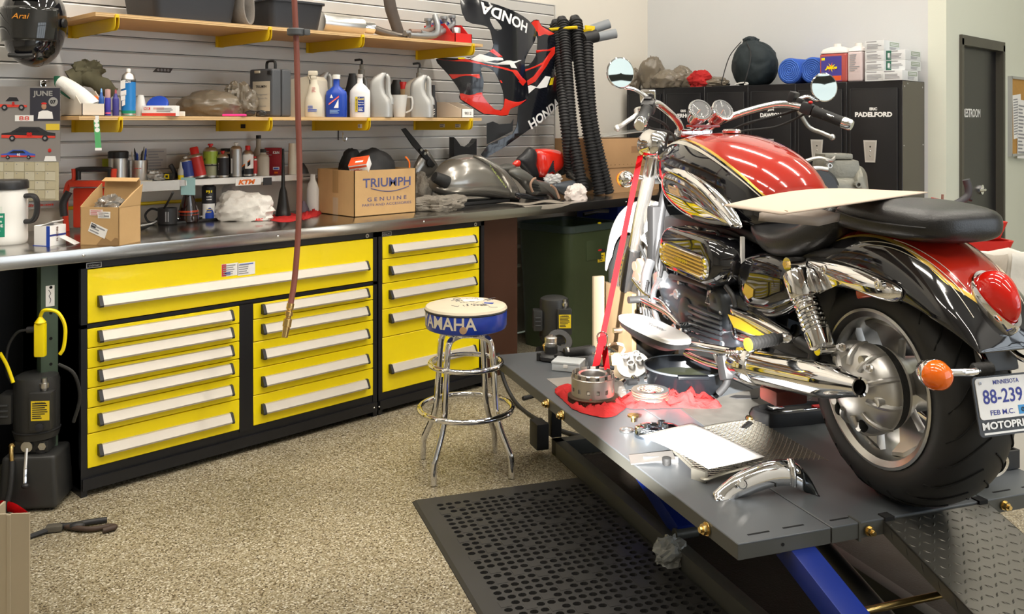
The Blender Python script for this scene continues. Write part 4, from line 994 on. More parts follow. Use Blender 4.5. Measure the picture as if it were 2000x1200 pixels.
# ---------------------------------------------------------------- lower shelf, from the left
p = V((bx(160, 4.22), 4.22, ZM)); w_, d_ = .10, .26
c = thing('parts_bin', 'white cut-front cardboard bin at left end of lower shelf', 'box', p)
b = MB(); t = .003; CB = mat('white_carton', (.66, .60, .52), .8)
side = [(0, 0), (d_, 0), (d_, .115), (.11, .115), (.02, .055), (0, .055)]
for x in (0, w_-t): b.prism(side, CB, (x, 0, 0), AY, AZ, t)
b.box((w_/2, t/2, .0275), (w_, t, .055), CB).box((w_/2, d_-t/2, .057), (w_, t, .115), CB).box((w_/2, d_/2, .002), (w_, d_, .004), CB).build('body', c, flat=True)
b = MB(); rings = []; a0, a1 = W(118, 160, Y=4.40), W(182, 212, Y=4.27); ax = (a1-a0)
OLIVE = mat('olive_cloth', (.105, .095, .055), .9, bump=.3, bs=30, var=.2, vs=12)
b = MB(); pts = [a0.lerp(a1, t_)+V((0, 0, .012*sin(3*t_))) for t_ in (0, .3, .65, 1)]
b.tube(pts, .035, CLOTHW, n=18, rf=lambda t: .030+.012*t); F = frame(ax)
sp = [a1+ax.normalized()*.002+F @ V((.036*(1-k/40)*cos(k*.5), .036*(1-k/40)*sin(k*.5), 0)) for k in range(36)]
b.tube(sp, .0035, mat('cloth_shadow', (.45, .42, .37), .9), n=5, k=1)
tag(b.build('rolled_cloth'), 'rolled white cloth lying on the white cardboard bin', 'cloth')
g = MB(); g.tube([W(112, 150, Y=4.45), W(116, 172, Y=4.40), W(140, 190, Y=4.36)], .006, mat('green_trim', (.01, .10, .05), .6), n=8, flat=2.5); tag(g.build('green_strap'), 'dark green strap at the end of the rolled white cloth', 'strap')
b = MB(); P_ = [W(138, 158, Y=4.46), W(165, 148, Y=4.44), W(195, 165, Y=4.38), W(222, 184, Y=4.36)]
b.tube(P_, .05, OLIVE, n=22, flat=.8, rf=lambda t: .052*(1-.35*t)+.010*noise.noise(V((t*6, 1, 2)))); b.blob(W(172, 152, Y=4.45), (.06, .05, .05), OLIVE, 3, .5, 2.4, nu=26, nv=16)
tag(b.build('work_cloth'), 'olive green cloth heaped behind the rolled white cloth', 'cloth')
p, k = spot(187, 4.30, ZM+.06); tag(MB().box(p, (.05, .03, .05), ORANGE, bev=.006, rot=(0, .5, .3)).build('orange_packet'), 'orange packet tucked in white bin under the rolled cloth', 'packet')
for px, w_, h_, m, m2, lb in ((198, 10, 54, mat('tube_blue', (.02, .09, .34), .35), mat('tip_blue', (.15, .33, .62), .4), 'slim mid blue glue bottle left of two violet ones'), (210.5, 11, 53, mat('tube_violet', (.055, .05, .36), .35), mat('tip_pink', (.62, .38, .36), .4), 'violet blue glue bottle with wide pink cap'), (226, 12, 52, mat('tube_dusk', (.06, .055, .26), .35), mat('tip_red', (.40, .08, .10), .4), 'dark violet glue bottle with red tip beside spray can')):
    c, r, h = bottle(lb, px, w_, h_, 4.25, ZM, m, None, [(.9, 0), (1, .02), (1, .62), (.92, .66), (.7, .70)], 1, name='glue_bottle', capf=.0)
    wide = px == 210.5; MB().lathe([(r*.8, .66*h), (r*(.95 if wide else .55), .70*h), (r*(.92 if wide else .25), h*.98), (.0005, h)], m2).build('tip', c)
    if wide: MB().lathe([(r*1.01, h*.08), (r*1.01, h*.13)], mat('pink_band', (.75, .12, .25), .4), cap=False).build('label_band', c)
SB = mat('can_blue', (.02, .20, .55), .3)
c = can('tall silver spray can with blue label and green foot on lower shelf', 251, 27, 93, 4.25, ZM, SB, WHITE, [(0, .15, GREENL), (.93, 1, INK)], capf=.07, dome_=.16, nozzle=False, capr=.28)
b = MB()
for k_, (x, z, w2, h2) in enumerate(((-.012, .145, .022, .045), (-.010, .105, .026, .03), (-.011, .085, .020, .03), (-.009, .06, .014, .03))): b.prism([(-w2/2, -h2/2), (w2/2, -h2/2+.006), (w2/2, h2/2), (-w2/2, h2/2-.006)], PAPER, (x, -.0322, z), AX, AZ, .0008)
b.build('label_splash', c, flat=True); text('CLEAN', .012, PAPER, 'lettering', c, (.009, -.0325, .158), AX, AZ, w=.028, bold=.03)
c, r, h = bottle('plain white conical bottle behind the tall spray can', 275, 20, 42, 4.34, ZM, WHITE, None, [(1, 0), (.95, .5), (.55, .98)], 1, name='plastic_cup', cat='cup', capf=0)
p, k = spot(308, 4.31, ZM+.035); c = thing('plastic_disc', 'round dark blue plastic lid leaning behind the red and white box', 'lid', p, CAMRZ); MB().lathe([(.001, -.012), (.045, -.012), (.052, -.004), (.052, .008), (.046, .014), (.001, .016)], BLUE, (0, 0, .018), (0, -.8, .6)).build('disc', c)
MB().tube([(-.045, -.012, .0), (0, -.03, -.008), (.045, -.014, -.0)], .006, INK).build('grip', c)
REDI = mat('red_print', (.72, .06, .04), .5)
p, k = spot(314, 4.24, ZM); c = carton('spark_plug_box', 'flat white and red spark plug box at front of lower shelf', 'box', p, (.160, .05, .050), PAPER, CAMRZ)
b = MB(); rect(b, REDI, (0, -.0253, .008), AX, AZ, .159, .014); rect(b, REDI, (-.055, -.0253, .036), AX, AZ, .03, .012); lines(b, GINK, (.03, -.0253, .030), AX, AZ, .08, .022, 3, 4); rect(b, mat('pale_pink', (.75, .45, .42), .6), (.0, -.0254, .037), AX, AZ, .05, .009); b.build('print', c, flat=True)
text('NGK', .010, PAPER, 'lettering', c, (-.055, -.0262, .036), AX, AZ, w=.024, bold=.03)
p, k = spot(356, 4.24, ZM); carton('small_block', 'small white block between spark plug box and brown plastic bag', 'block', p, (.022, .02, .024), WHITE, CAMRZ)
b = MB(); p, k = spot(412, 4.38, ZM); b.blob(p, (.155, .09, .080), BAGM, 5, .20, 1.2, nu=60, nv=38, ridge=.6, rot=CAMRZ); q, k = spot(470, 4.36, ZM); b.blob(q, (.075, .06, .105), BAGM, 9, .32, 1.6, nu=48, nv=34, ridge=.8, rot=CAMRZ); b.blob(q+V((-.035, -.0, .11)), (.05, .03, .04), BAGM, 12, .4, 2.0, nu=34, nv=24, rot=.4)
tag(b.build('plastic_bag'), 'crumpled brown translucent plastic bag beside the grey case', 'bag')
p, k = spot(458, 4.235, ZM); tag(MB().box(p+V((0, 0, .007)), (.115, .035, .012), mat('pink_plastic', (.85, .05, .30), .4), bev=.005, rot=(0, 0, CAMRZ)).build('pink_scraper'), 'bright pink plastic strip lying before the brown bag', 'scraper')
# grey carrying case with a cream label
CASE = mat('case_grey', (.085, .09, .10), .5, bump=.08, bs=200)
p = V((bx(532, 4.24), 4.24, ZM)); rz = R(-80); c = thing('carrying_case', 'grey plastic carrying case with cream label standing on lower shelf', 'case', p, rz)
k = mpp(p); wc, hc, dc = .185, .252, .13
b = MB()
for y0, y1 in ((.0, .062), (.066, dc)): b.box((-wc/2, (y0+y1)/2, hc/2), (wc, y1-y0, hc), CASE, bev=.014, seg=3)
b.box((-wc/2, dc/2, hc/2), (wc-.012, .012, hc-.012), SATIN); b.build('body', c)
MB().tube([(-wc*.62, .06, hc-.004), (-wc*.62, .06, hc+.030), (-wc*.55, .06, hc+.042), (-wc*.33, .06, hc+.042), (-wc*.26, .06, hc+.030), (-wc*.26, .06, hc-.004)], .006, SATIN, n=8, k=3, flat=1.5).build('handle', c)
CRM = mat('cream_paper', (.66, .60, .48), .7)
lb = label_panel('label', c, CRM, (-wc*.46, -.0012, hc*.43), AX, AZ, wc*.74, hc*.62, 0)
text('TRIUMPH', .014, INK, 'label_text', lb, (-wc*.46, -.0025, hc*.63), AX, AZ, w=.085, bold=.01); text('Management', .012, GINK, 'label_text', lb, (-wc*.44, -.0025, hc*.46), AX, AZ, w=.09); text('Diagnostic Kit', .012, GINK, 'label_text', lb, (-wc*.44, -.0025, hc*.38), AX, AZ, w=.09); text('For Model 2000', .007, GINK, 'label_text', lb, (-wc*.44, -.0025, hc*.22), AX, AZ, w=.07)
MB().box((-wc*.1, -.003, hc-.02), (.03, .008, .02), SATIN, bev=.002).build('latch', c); MB().box((-wc*.62, -.003, hc-.016), (.04, .008, .014), CRM, bev=.002).build('latch', c)
p, k = spot(500, 4.225, ZM); c = thing('safety_glasses', 'dark safety glasses lying in front of the grey case', 'glasses', p, CAMRZ)
for x in (-.028, .028): MB().ell((x, -.004, .018), (.026, .010, .016), mat('smoke_lens', (.05, .045, .04), .1, coat=.5), nu=18, nv=10).build('lens', c)
MB().tube([(-.055, 0, .018), (-.03, -.012, .03), (0, -.014, .028), (.03, -.012, .03), (.055, 0, .018), (.05, .06, .012)], .003, SATIN, n=6).build('frame', c)
# white binder box leaning
p, k = spot(598, 4.34, ZM); c = thing('catalogue_box', 'tall off-white catalogue box behind the white spray bottle', 'box', p, R(-62))
b = MB(); b.prism([(-.06, 0), (.085, 0), (.075, .20), (.055, .222), (-.06, .205)], CREAM, (0, .1, 0), AX, AZ, .16); b.build('body', c, flat=True)
b = MB(); b.prism([(.050, .01), (.060, .01), (.060, .09), (.050, .06)], INK, (.0, -.0615, 0), AX, AZ, .0012); rect(b, INK, (.062, -.0615, .19), AX, AZ, .014, .02); b.build('print', c, flat=True)
# white spray bottle
c, r, h = bottle('white spray bottle with trigger before the catalogue box', 613, 36, 74, 4.245, ZM, CREAM, None, [(.92, 0), (1, .03), (1, .38), (.86, .52), (.62, .66), (.55, .82), (.40, .88), (.40, 1)], .7, capf=0, name='spray_bottle')
MB().box((0, 0, h+.010), (.03, .026, .02), CREAM, bev=.005).box((-.004, -.002, h+.032), (.05, .024, .026), CREAM, bev=.007).box((-.024, 0, h+.012), (.008, .014, .03), CREAM, bev=.003, rot=(0, -.4, 0)).build('trigger_head', c)
b = MB(); lines(b, BLUET, (.0, -r*.72, h*.22), AX, AZ, .05, .035, 4, 2); lines(b, mat('pale_red', (.7, .35, .33), .6), (.005, -r*.46, h*.72), AX, AZ, .022, .03, 4, 7); b.build('print', c, flat=True)
SJ = SILVERP
def jug(label, px, wpx, hpx, Y, m=SJ, name='oil_jug', pump=False, flip=1, body=True, cat='jug'):
    p, k = spot(px, Y, ZM); h, wd = hpx*k, wpx*k; c = thing(name, label, cat, p, CAMRZ); b = MB(); r = wd/2; f = flip
    def sec(z, x0, x1, d, n=24): return [V(((x0+x1)/2*f+(x1-x0)/2*math.copysign(abs(cos(a))**.6, cos(a)), d*math.copysign(abs(sin(a))**.6, sin(a)), z*h)) for a in [2*pi*j/n for j in range(n)]]
    b.skin([sec(0, -.90*r, .92*r, .045), sec(.012, -.96*r, .98*r, .048), sec(.28, -.96*r, .98*r, .048), sec(.40, -1.0*r, .84*r, .047), sec(.52, -1.0*r, .45*r, .045), sec(.66, -1.0*r, .28*r, .042), sec(.80, -.92*r, .26*r, .038), (sec(.90, -.62*r, .35*r, .030)), sec(.965, -.28*r, .50*r, .022), sec(1.0, .02*r, .52*r, .019)], m)
    b.tube([(.42*r*f, 0, .955*h), (.60*r*f, 0, .88*h), (.62*r*f, 0, .70*h), (.64*r*f, 0, .52*h), (.82*r*f, 0, .40*h), (.84*r*f, 0, .30*h)], .016, m, n=12, flat=1, rf=lambda t: .0125+.006*t)
    b.build('body', c)
    if pump:
        MB().lathe([(.020, 0), (.020, .03), (.012, .032), (.012, .06), (.001, .061)], mat('pump_grey', (.30, .29, .26), .5), (.28*r*f, 0, h)).build('pump_collar', c)
        MB().tube([(.28*r*f, 0, h+.055), (.28*r*f, 0, h+.088), (.28*r*f-.04, -.01, h+.085)], .007, SATIN, n=8, k=3).build('pump_spout', c)
    return c
jug('dull silver jug mostly hidden behind the white spray bottle', 634, 36, 88, 4.46)
c, r, h = bottle('blue oil bottle with white cap and red slash on label', 657, 42, 83, 4.25, ZM, BLUE, WHITE, [(.95, 0), (1, .02), (1, .55), (.92, .66), (.55, .74), (.30, .80), (.28, 1)], .55, capf=.085, cr=.36)
b = MB(); y = -r*.56; b.prism([(-.036, .065), (.02, .108), (.02, .118), (-.036, .075)], REDI, (0, y, 0), AX, AZ, .001); b.prism([(-.036, .068), (.02, .111), (.02, .112), (-.036, .07)], PAPER, (0, y-.0012, 0), AX, AZ, .0006); b.prism([(-.03, .105), (-.012, .105), (-.021, .125)], PAPER, (0, y, 0), AX, AZ, .001); b.prism([(-.008, .05), (.018, .05), (.018, .10)], PAPER, (0, y, 0), AX, AZ, .0008); lines(b, mat('pale_blue_ink', (.3, .5, .8), .6), (0, y, .03), AX, AZ, .06, .022, 3, 3); b.build('label', c, flat=True)
c, r, h = bottle('black oil bottle half hidden behind the blue bottle', 688, 34, 86, 4.40, ZM, PLAS, None, [(1, 0), (1, .5), (.7, .7), (.42, .95), (.40, 1)], .6, capf=0)
b = MB(); rect(b, RED, (0.0, -r*.63, .10), AX, AZ, .02, .03); b.build('label', c, flat=True)
jug('grey jug with black pump top behind the white oil bottle', 700, 44, 84, 4.52, mat('jug_grey', (.25, .25, .24), .4, .3), pump=True)
c, r, h = bottle('white oil bottle with blue and yellow label', 703, 40, 84, 4.24, ZM, mat('bright_white', (.88, .87, .87), .3), mat('cap_grey', (.50, .47, .45), .4), [(.95, 0), (1, .02), (1, .60), (.95, .66), (.62, .76), (.28, .84), (.26, 1)], .5, capf=.055, cr=.30)
y = -r*.53; lb = label_panel('label', c, mat('label_blue', (.02, .05, .30), .5), (.004, y, .072), AX, AZ, .052, .085, 0, bars=[(.14, .5, .27, .98, mat('label_yellow', (.80, .62, .05), .5))])
text('Gold', .014, mat('label_gold', (.9, .75, .2), .5), 'label_text', lb, (.011, y-.0018, .103), AX, AZ, w=.032, bold=.03); text('HONDALUBE', .007, INK, 'label_text', lb, (-.0145, y-.0018, .072), (0, 0, 1), (-1, 0, 0), w=.065, bold=.02)
for i, s in enumerate(('Synthetic', 'Engine Oil')): text(s, .008, PAPER, 'label_text', lb, (.011, y-.0018, .083-.013*i), AX, AZ, w=.032, bold=.03)
b = MB(); lines(b, PAPER, (.011, y-.0008, .045), AX, AZ, .03, .022, 3, 3); b.build('print', lb, flat=True)
jug('left one of two silver oil jugs beside the white bottle', 744, 46, 87, 4.25)
c, r, h = bottle('black jug behind the clear pitcher', 775, 30, 74, 4.47, ZM, PLAS, None, [(1, 0), (1, .6), (.85, .82), (.5, 1)], .7, capf=0)
c, r, h = bottle('red topped can behind the clear pitcher', 787, 16, 70, 4.44, ZM, mat('tan_can', (.45, .30, .16), .4), RED, [(1, 0), (1, 1)], 1, capf=.2, name='can', cat='can', cr=.9)
p, k = spot(780, 4.29, ZM); c = thing('measuring_pitcher', 'clear plastic measuring pitcher between the two silver jugs', 'pitcher', p, CAMRZ); MB().lathe([(.030, 0), (.034, .004), (.048, .132), (.050, .134), (.046, .134), (.031, .006), (.001, .005)], CLEAR).build('body', c)
MB().tube([(.044, 0, .12), (.075, 0, .115), (.072, 0, .05), (.038, 0, .03)], .005, CLEAR, n=8).build('handle', c)
c = jug('cream jug with red crest and pump behind the right silver jug', 812, 52, 78, 4.40, mat('jug_cream', (.56, .52, .44), .4), pump=True)
p = c.location; b = MB(); b.lathe([(.032, 0), (.032, .001), (.001, .0012)], REDI, (.012, -.0495, .058), (0, -1, 0)); b.lathe([(.027, .0012), (.027, .0018), (.001, .002)], CREAM, (.012, -.0495, .058), (0, -1, 0))
b.prism(sm2([(-.02, -.014), (0, -.02), (.02, -.012), (.016, .008), (.004, .016), (-.012, .012)], 3), RED, (.012, -.052, .055), AX, AZ, .001); b.build('crest', c, flat=True)
jug('right one of two silver oil jugs beside the open carton', 824, 46, 83, 4.25)
c, r, h = bottle('slim black bottle right of the silver jugs', 846, 15, 64, 4.33, ZM, PLAS, None, [(1, 0), (1, .30), (.9, .5), (.55, .62), (.5, 1)], .7, capf=0); b = MB()
for i in range(3): b.prism([(-.012, .01+.014*i), (.012, .022+.014*i), (.012, .028+.014*i), (-.012, .016+.014*i)], PAPER, (0, -r*.75, 0), AX, AZ, .001)
b.build('label', c, flat=True)
# open carton at the right end
p = V((bx(902, 4.215), 4.215, ZM)); c = thing('open_carton', 'small open white carton with handwritten front at right end of lower shelf', 'box', p); w_, d_ = .10, .36; b = MB()
side = [(0, 0), (d_, 0), (d_, .10), (.15, .10), (.03, .06), (0, .055)]
for x in (0, w_-.003): b.prism(side, CB, (x, 0, 0), AY, AZ, .003)
b.box((w_/2, .0015, .0275), (w_, .003, .055), PAPER).box((w_/2, d_-.002, .05), (w_, .003, .1), CARD).box((w_/2, d_/2, .002), (w_, d_, .004), CARD).build('body', c, flat=True)
text('9812', .018, INK, 'handwriting', c, (.05, -.0012, .028), AX, AZ, w=.055)
# ---------------------------------------------------------------- upper shelf
BIN = mat('bin_plastic', (.028, .03, .036), .5, bump=.05, bs=150)
def tub(label, xa, xb, ya, yb, h, m, rim=.02):
    c = thing('storage_tub', label, 'storage bin', ((xa+xb)/2, (ya+yb)/2, ZU)); w_, d_ = xb-xa, yb-ya
    def rc(sx, sy, z, r=.035): return [V((x, y, z)) for x, y in rr(sx, sy, r, 4)]
    b = MB(); b.skin([rc(w_*.86, d_*.86, 0), rc(w_*.97, d_*.97, h*.93), rc(w_*1.02, d_*1.02, h*.93), rc(w_*1.02, d_*1.02, h), rc(w_*.95, d_*.95, h), rc(w_*.85, d_*.85, .01)], m); b.build('body', c); return c
xa, xb = bx(300, 4.24), bx(512, 4.22)
tub('left long black plastic tub on the upper shelf', 1.84, 2.30, 4.22, 4.62, .22, BIN); tub('right black plastic tub with rim on the upper shelf', 2.455, 2.80, 4.22, 4.60, .150, BIN)
tag(MB().box((1.72, 4.45, ZU+.008), (.20, .24, .014), WOOD).build('plywood_offcut', flat=True), 'plywood offcut lying at left end of upper shelf', 'board')
MATC = mat('grey_mat', (.22, .20, .18), .9, bump=.2, bs=90)
b = MB(); o = W(488, 22, Y=4.24); cx, cz = o.x, ZU+.055
pts = []
for i, (a, c_) in enumerate([(-.028, .14), (-.034, .06), (-.028, .0), (-.006, -.045), (.018, -.035), (.024, .02), (.020, .08), (.012, .14)]): pts.append((cx+a, 4.24, cz+c_))
S = smooth(pts, 5); b.skin([[V((p.x, 4.24, p.z)) for p in S], [V((p.x, 4.58, p.z)) for p in S]], MATC, closed=False, cap=False); tag(b.build('rubber_mat', solid=.008), 'grey mat folded between the two black tubs', 'mat')
# silver muffler can
a, c_ = W(655, 46, Y=4.40), W(706, 52, Y=4.38); a.z = ZU+.068; c_.z = ZU+.062; c = thing('muffler', 'silver exhaust muffler lying on the upper shelf', 'muffler', (a+c_)/2); o = c.location; ax = (c_-a).normalized(); l = (c_-a).length
MB().lathe([(.045, -.09), (.056, -.088), (.058, -.08), (.058, l-.01), (.056, l), (.034, l+.002)], STEEL, a-o, ax, n=32).build('canister', c)
MB().lathe([(.034, l), (.036, l+.01), (.036, l+.075), (.026, l+.078)], CHROME, a-o, ax, n=24).build('end_collar', c)
MB().tube([c_-o+ax*.07, c_-o+ax*.16-V((0, 0, .02)), c_-o+ax*.30-V((0, 0, .036))], .024, mat('burnt_pipe', (.16, .14, .12), .4, .8), n=14).build('tail_pipe', c)
# brown curved pad standing up
PAD = mat('worn_brown', (.075, .06, .05), .6, var=.4, vs=12)
b = MB(); b.tube([W(758, -25, Y=4.36), W(762, 10, Y=4.36), W(770, 38, Y=4.36), V((bx(782, 4.36), 4.36, ZU+.018))], .04, PAD, n=18, flat=.7, rf=lambda t: .040-.006*abs(t-.4)); tag(b.build('exhaust_pipe'), 'sooty brown curved exhaust pipe standing on the upper shelf', 'pipe')
# header manifold of grey pipes
HDR = mat('header_grey', (.27, .28, .29), .38, .6, var=.25, vs=14); HDB = mat('header_brown', (.30, .20, .16), .45, .5, var=.3, vs=14)
c = thing('exhaust_header', 'grey four pipe exhaust header lying on the upper shelf', 'exhaust', (bx(840, 4.34), 4.34, ZU)); o = c.location
for i, px in enumerate((836, 851, 867, 883)):
    t = W(px, 40-2*i, Y=4.38)-o; e = W(812+i*10, 66+i*1.5, Y=4.30)-o; e.z = .035+.012*(i % 2)
    MB().tube([t, t-V((0, 0, .05)), e+V((.03, 0, -.004+.02*(3-i)/3)), e-V((.10, .02, 0))], .017, HDB if i == 1 else HDR, n=12).build('pipe', c)
    MB().lathe([(.018, -.004), (.024, -.004), (.024, .012), (.016, .012)], HDR, t, n=16).build('flange', c)
a = W(800, 68, Y=4.26)-o; a.z = .022; MB().tube([a, a+V((.12, 0, .003)), a+V((.22, .02, .02)), a+V((.27, .06, .08)), a+V((.28, .10, .15))], .018, HDR, n=12).build('collector', c)
# red stacking bin
p = V((bx(889, 4.24), 4.24, ZU)); c = thing('parts_bin', 'red plastic stacking bin at right end of upper shelf', 'parts bin', p); b = MB(); w_, d_, t = .27, .30, .004
side = [(0, 0), (d_, 0), (d_, .125), (.10, .125), (.03, .06), (0, .06)]; w_ = .14
for x in (0, w_-t): b.prism(side, RED, (x, 0, 0), AY, AZ, t)
b.box((w_/2, .002, .03), (w_, t, .06), RED).box((w_/2, d_-.002, .062), (w_, t, .125), RED).box((w_/2, d_/2, .002), (w_, d_, .004), RED).build('body', c, flat=True)
tag(MB().lathe([(.026, 0), (.028, .005), (.028, .092), (.026, .096), (.001, .096)], STEEL, V((p.x+.07, p.y+.07, ZU+.005))).build('oil_filter'), 'small steel filter can standing in the red stacking bin', 'filter')
b = MB(); b.blob((p.x+.05, p.y+.2, ZU+.08), (.05, .06, .05), BLUEP, 4, .4); tag(b.build('blue_rag'), 'dark blue rag sticking out of the red stacking bin', 'rag')
# ---------------------------------------------------------------- helmet on a slatwall peg
hc = W(67, 50, Y=4.50); c = thing('helmet', 'glossy black full face helmet hanging at left end of the shelves', 'helmet', hc, R(-38)); b = MB()
k = mpp(hc); hw, hh = 57*k, 82*k
def hsec(z, w, f, bk, n=40): return [V((w*math.copysign(abs(cos(a))**.85, cos(a)), (f if sin(a) < 0 else bk)*math.copysign(abs(sin(a))**.85, sin(a)), z)) for a in [2*pi*j/n for j in range(n)]]
S = [(-1.0, .02, .05, .02), (-.97, .25, .55, .25), (-.86, .52, .92, .6), (-.66, .74, 1.10, .82), (-.4, .88, 1.12, .95), (-.1, .97, 1.08, 1.02), (.2, 1, 1.02, 1.05), (.5, .93, .92, 1.0), (.75, .74, .72, .84), (.92, .45, .42, .52), (1.0, .05, .05, .05)]
b.skin([hsec(z*hh, w*hw, f*hw, q*hw) for z, w, f, q in S], GLOSS); b.build('shell', c, sub=1, ang=180)
VIS = mat('visor', (.020, .020, .019), .03, coat=.15, spec=.6)
def vis(u, v): a = R(-158+136*u); z = (-.42+.80*v)*hh; w = (1.0-.10*max(0, -(z/hh))*1.6)*hw; return (1.025*w*cos(a), 1.13*hw*sin(a)*(1-.12*max(0, z/hh)), z)
MB().grid(vis, 28, 10, VIS).build('visor', c, solid=.004)
for s in (-1, 1): MB().lathe([(.018, 0), (.022, .004), (.018, .012), (.001, .013)], SATIN, (s*hw*.99, -.02, .01), (s, -.15, 0)).build('visor_pivot', c)
MB().tube([(-.05, -hw*1.12, -.76*hh), (0, -hw*1.17, -.78*hh), (.05, -hw*1.12, -.76*hh)], .010, SATIN, n=8).build('chin_vent', c)
MB().tube([(-.06, -hw*.86, .60*hh), (0, -hw*.93, .62*hh), (.06, -hw*.86, .60*hh)], .010, GLOSS, n=8).build('brow_vent', c)
text('Arai', .024, mat('helmet_orange', (.75, .30, .03), .4), 'lettering', c, (.0, -hw*1.155, .14*hh), AX, AZ, w=.075, shear=.3)
MB().cyl((0, 4.52-hc.y+.0, 0), (0, .25, -.0), .008, CHROME).build('wall_peg', c)
# ---------------------------------------------------------------- calendar, pegs, stickers on the slatwall
cp = W(42, 300, Y=4.46); k = mpp(cp); c = thing('wall_calendar', 'racing calendar with car pictures hanging left of the lower shelf', 'calendar', cp, R(-44)); CALB = mat('calendar_paper', (.26, .24, .23), .6)
wc, hc_ = 150*k, 146*k; z0 = (300-242)*k
rbox('sheet', c, (0, 0, z0), (wc, .003, hc_), CALB, 0)
def car(o, w_, h_, m, acc, name, num):
    b = MB(); body = [(-.5, -.22), (.5, -.22), (.5, .05), (.36, .12), (.2, .40), (-.16, .42), (-.34, .10), (-.5, .04)]
    b.prism([(x*w_, z*h_) for x, z in body], m, o, AX, AZ, .001); b.prism([(x*w_, z*h_) for x, z in [(-.27, .12), (.22, .13), (.14, .34), (-.13, .35)]], INK, V(o)-V((0, .0012, 0)), AX, AZ, .0006)
    b.prism([(x*w_, z*h_) for x, z in [(-.5, -.22), (.5, -.22), (.5, -.10), (-.5, -.05)]], acc, V(o)-V((0, .0012, 0)), AX, AZ, .0006)
    for x in (-.30, .31): b.lathe([(.17*h_, 0), (.17*h_, .0022), (.001, .0024)], INK, V(o)+V((x*w_, 0, -.24*h_)), (0, -1, 0)).lathe([(.08*h_, .0025), (.08*h_, .003), (.001, .003)], GINK, V(o)+V((x*w_, 0, -.24*h_)), (0, -1, 0))
    q = b.build(name, c, flat=True); text(num, .24*h_, RED if m is not BLUET else PAPER, 'number', q, V(o)+V((.02*w_, -.0026, -.02*h_)), AX, AZ, bold=.04)
def CO(px, py): return V(((px-42)*k, -.0018, (300-py)*k))
car(CO(26, 202), 54*k, 34*k, mat('print_grey', (.28, .25, .25), .6), REDI, 'car_picture', '8'); car(CO(56, 262), 104*k, 34*k, mat('print_black', (.03, .03, .035), .5), REDI, 'car_picture', '88'); car(CO(36, 302), 66*k, 22*k, BLUET, REDI, 'car_picture', '95')
b = MB(); rect(b, mat('print_navy', (.035, .035, .05), .6), CO(88, 204), AX, AZ, 58*k, 64*k, .001); q = b.build('month_panel', c, flat=True); text('JUNE', 13*k, SILVERP, 'lettering', q, CO(84, 184)-V((0, .002, 0)), AX, AZ, w=38*k, bold=.03)
b = MB(); b.lathe([(9*k, 0), (9*k, .002), (.001, .002)], SILVERP, CO(104, 199), (0, -1, 0)).build('year_disc', q); text('07', 8*k, INK, 'lettering', q, CO(104, 199)-V((0, .0028, 0)), AX, AZ, bold=.03)
b = MB(); b.ell(CO(86, 208)-V((0, .001, 0)), (5*k, .002, 6*k), mat('print_skin', (.45, .25, .16), .6), nu=12, nv=8); b.prism([(x*k, z*k) for x, z in [(-14, -16), (16, -16), (14, -3), (5, 0), (-5, 0), (-12, -3)]], PAPER, CO(88, 216), AX, AZ, .0015); b.ell(CO(86, 202.5)-V((0, .001, 0)), (5.5*k, .0022, 2.2*k), RED, nu=12, nv=6); b.build('driver_picture', c, flat=True); b = MB(); b.ell(CO(97, 294)-V((0, .001, 0)), (3.5*k, .002, 4*k), RED, nu=12, nv=8); b.prism([(x*k, z*k) for x, z in [(-12, -10), (12, -10), (10, 0), (-9, 0)]], PAPER, CO(98, 305), AX, AZ, .0015); b.build('driver_picture', c, flat=True)
b = MB(); rect(b, mat('print_yellow', (.75, .55, .05), .6), CO(103, 248), AX, AZ, 26*k, 12*k, .0014); rect(b, PAPER, CO(48, 231), AX, AZ, 36*k, 12*k, .0014); b.build('print_block', c, flat=True); text('88', 8*k, REDI, 'lettering', c, CO(48, 231)-V((0, .002, 0)), AX, AZ, w=20*k)
GRD = mat('grid_paper', (.50, .45, .31), .7); rbox('date_sheet', c, (-.004, .002, (300-354)*k), (wc*.98, .003, 76*k), GRD, 0)
b = MB(); GR2 = mat('grid_paper_light', (.57, .53, .40), .7)
for i in range(7):
    for j in range(4):
        o = CO(-22+i*20, 326+j*18)+V((0, .001, 0)); rect(b, GR2 if (i+j) % 2 else GRD, o, AX, AZ, 19*k, 17*k, .0008); rect(b, GINK, o+V((-5*k, -.001, 5*k)), AX, AZ, 1.6*k, 2*k, .0006)
b.build('date_grid', c, flat=True)
b = MB(); q = W(84, 161, Y=YW-.01); b.tube([q, q-V((0, .12, -.004)), q-V((0, .20, -.006))], .004, CHROME, n=8, k=1).ell(q-V((0, .20, -.006)), (.006, .006, .006), CHROME, nu=10, nv=8).box(q+V((0, -.002, -.015)), (.03, .008, .05), CHROME, bev=.002); tag(b.build('slatwall_hook'), 'chrome slatwall hook holding the racing calendar', 'hook')
p = W(318, 137, Y=YW-.002); b = MB(); SK = mat('sticker_black', (.07, .06, .055), .6); b.prism([(-.055, -.012), (.04, -.014), (.055, .012), (-.03, .012)], SK, p, AX, AZ, .001)
for i in range(4): b.ell(p+V((-.025+.018*i, -.0015, .0)), (.007, .001, .007), GINK, nu=10, nv=6)
b.build('tmp'); o = bpy.data.objects['tmp']; o.name = 'wall_sticker'; tag(o, 'torn black sticker of small grey discs on the slatwall', 'sticker')
q = W(664, 258, Y=YW-.004); b = MB().tube([q, q-V((0, .03, .0)), q-V((0, .034, .05)), q-V((-.01, .05, .05)), q-V((-.016, .05, .03))], .0025, CHROME, n=6, k=2); b.box(q-V((.012, 0, .02)), (.004, .004, .06), SATIN); tag(b.build('slatwall_hook'), 'small wire slatwall hook above the black bundle in the box', 'hook')
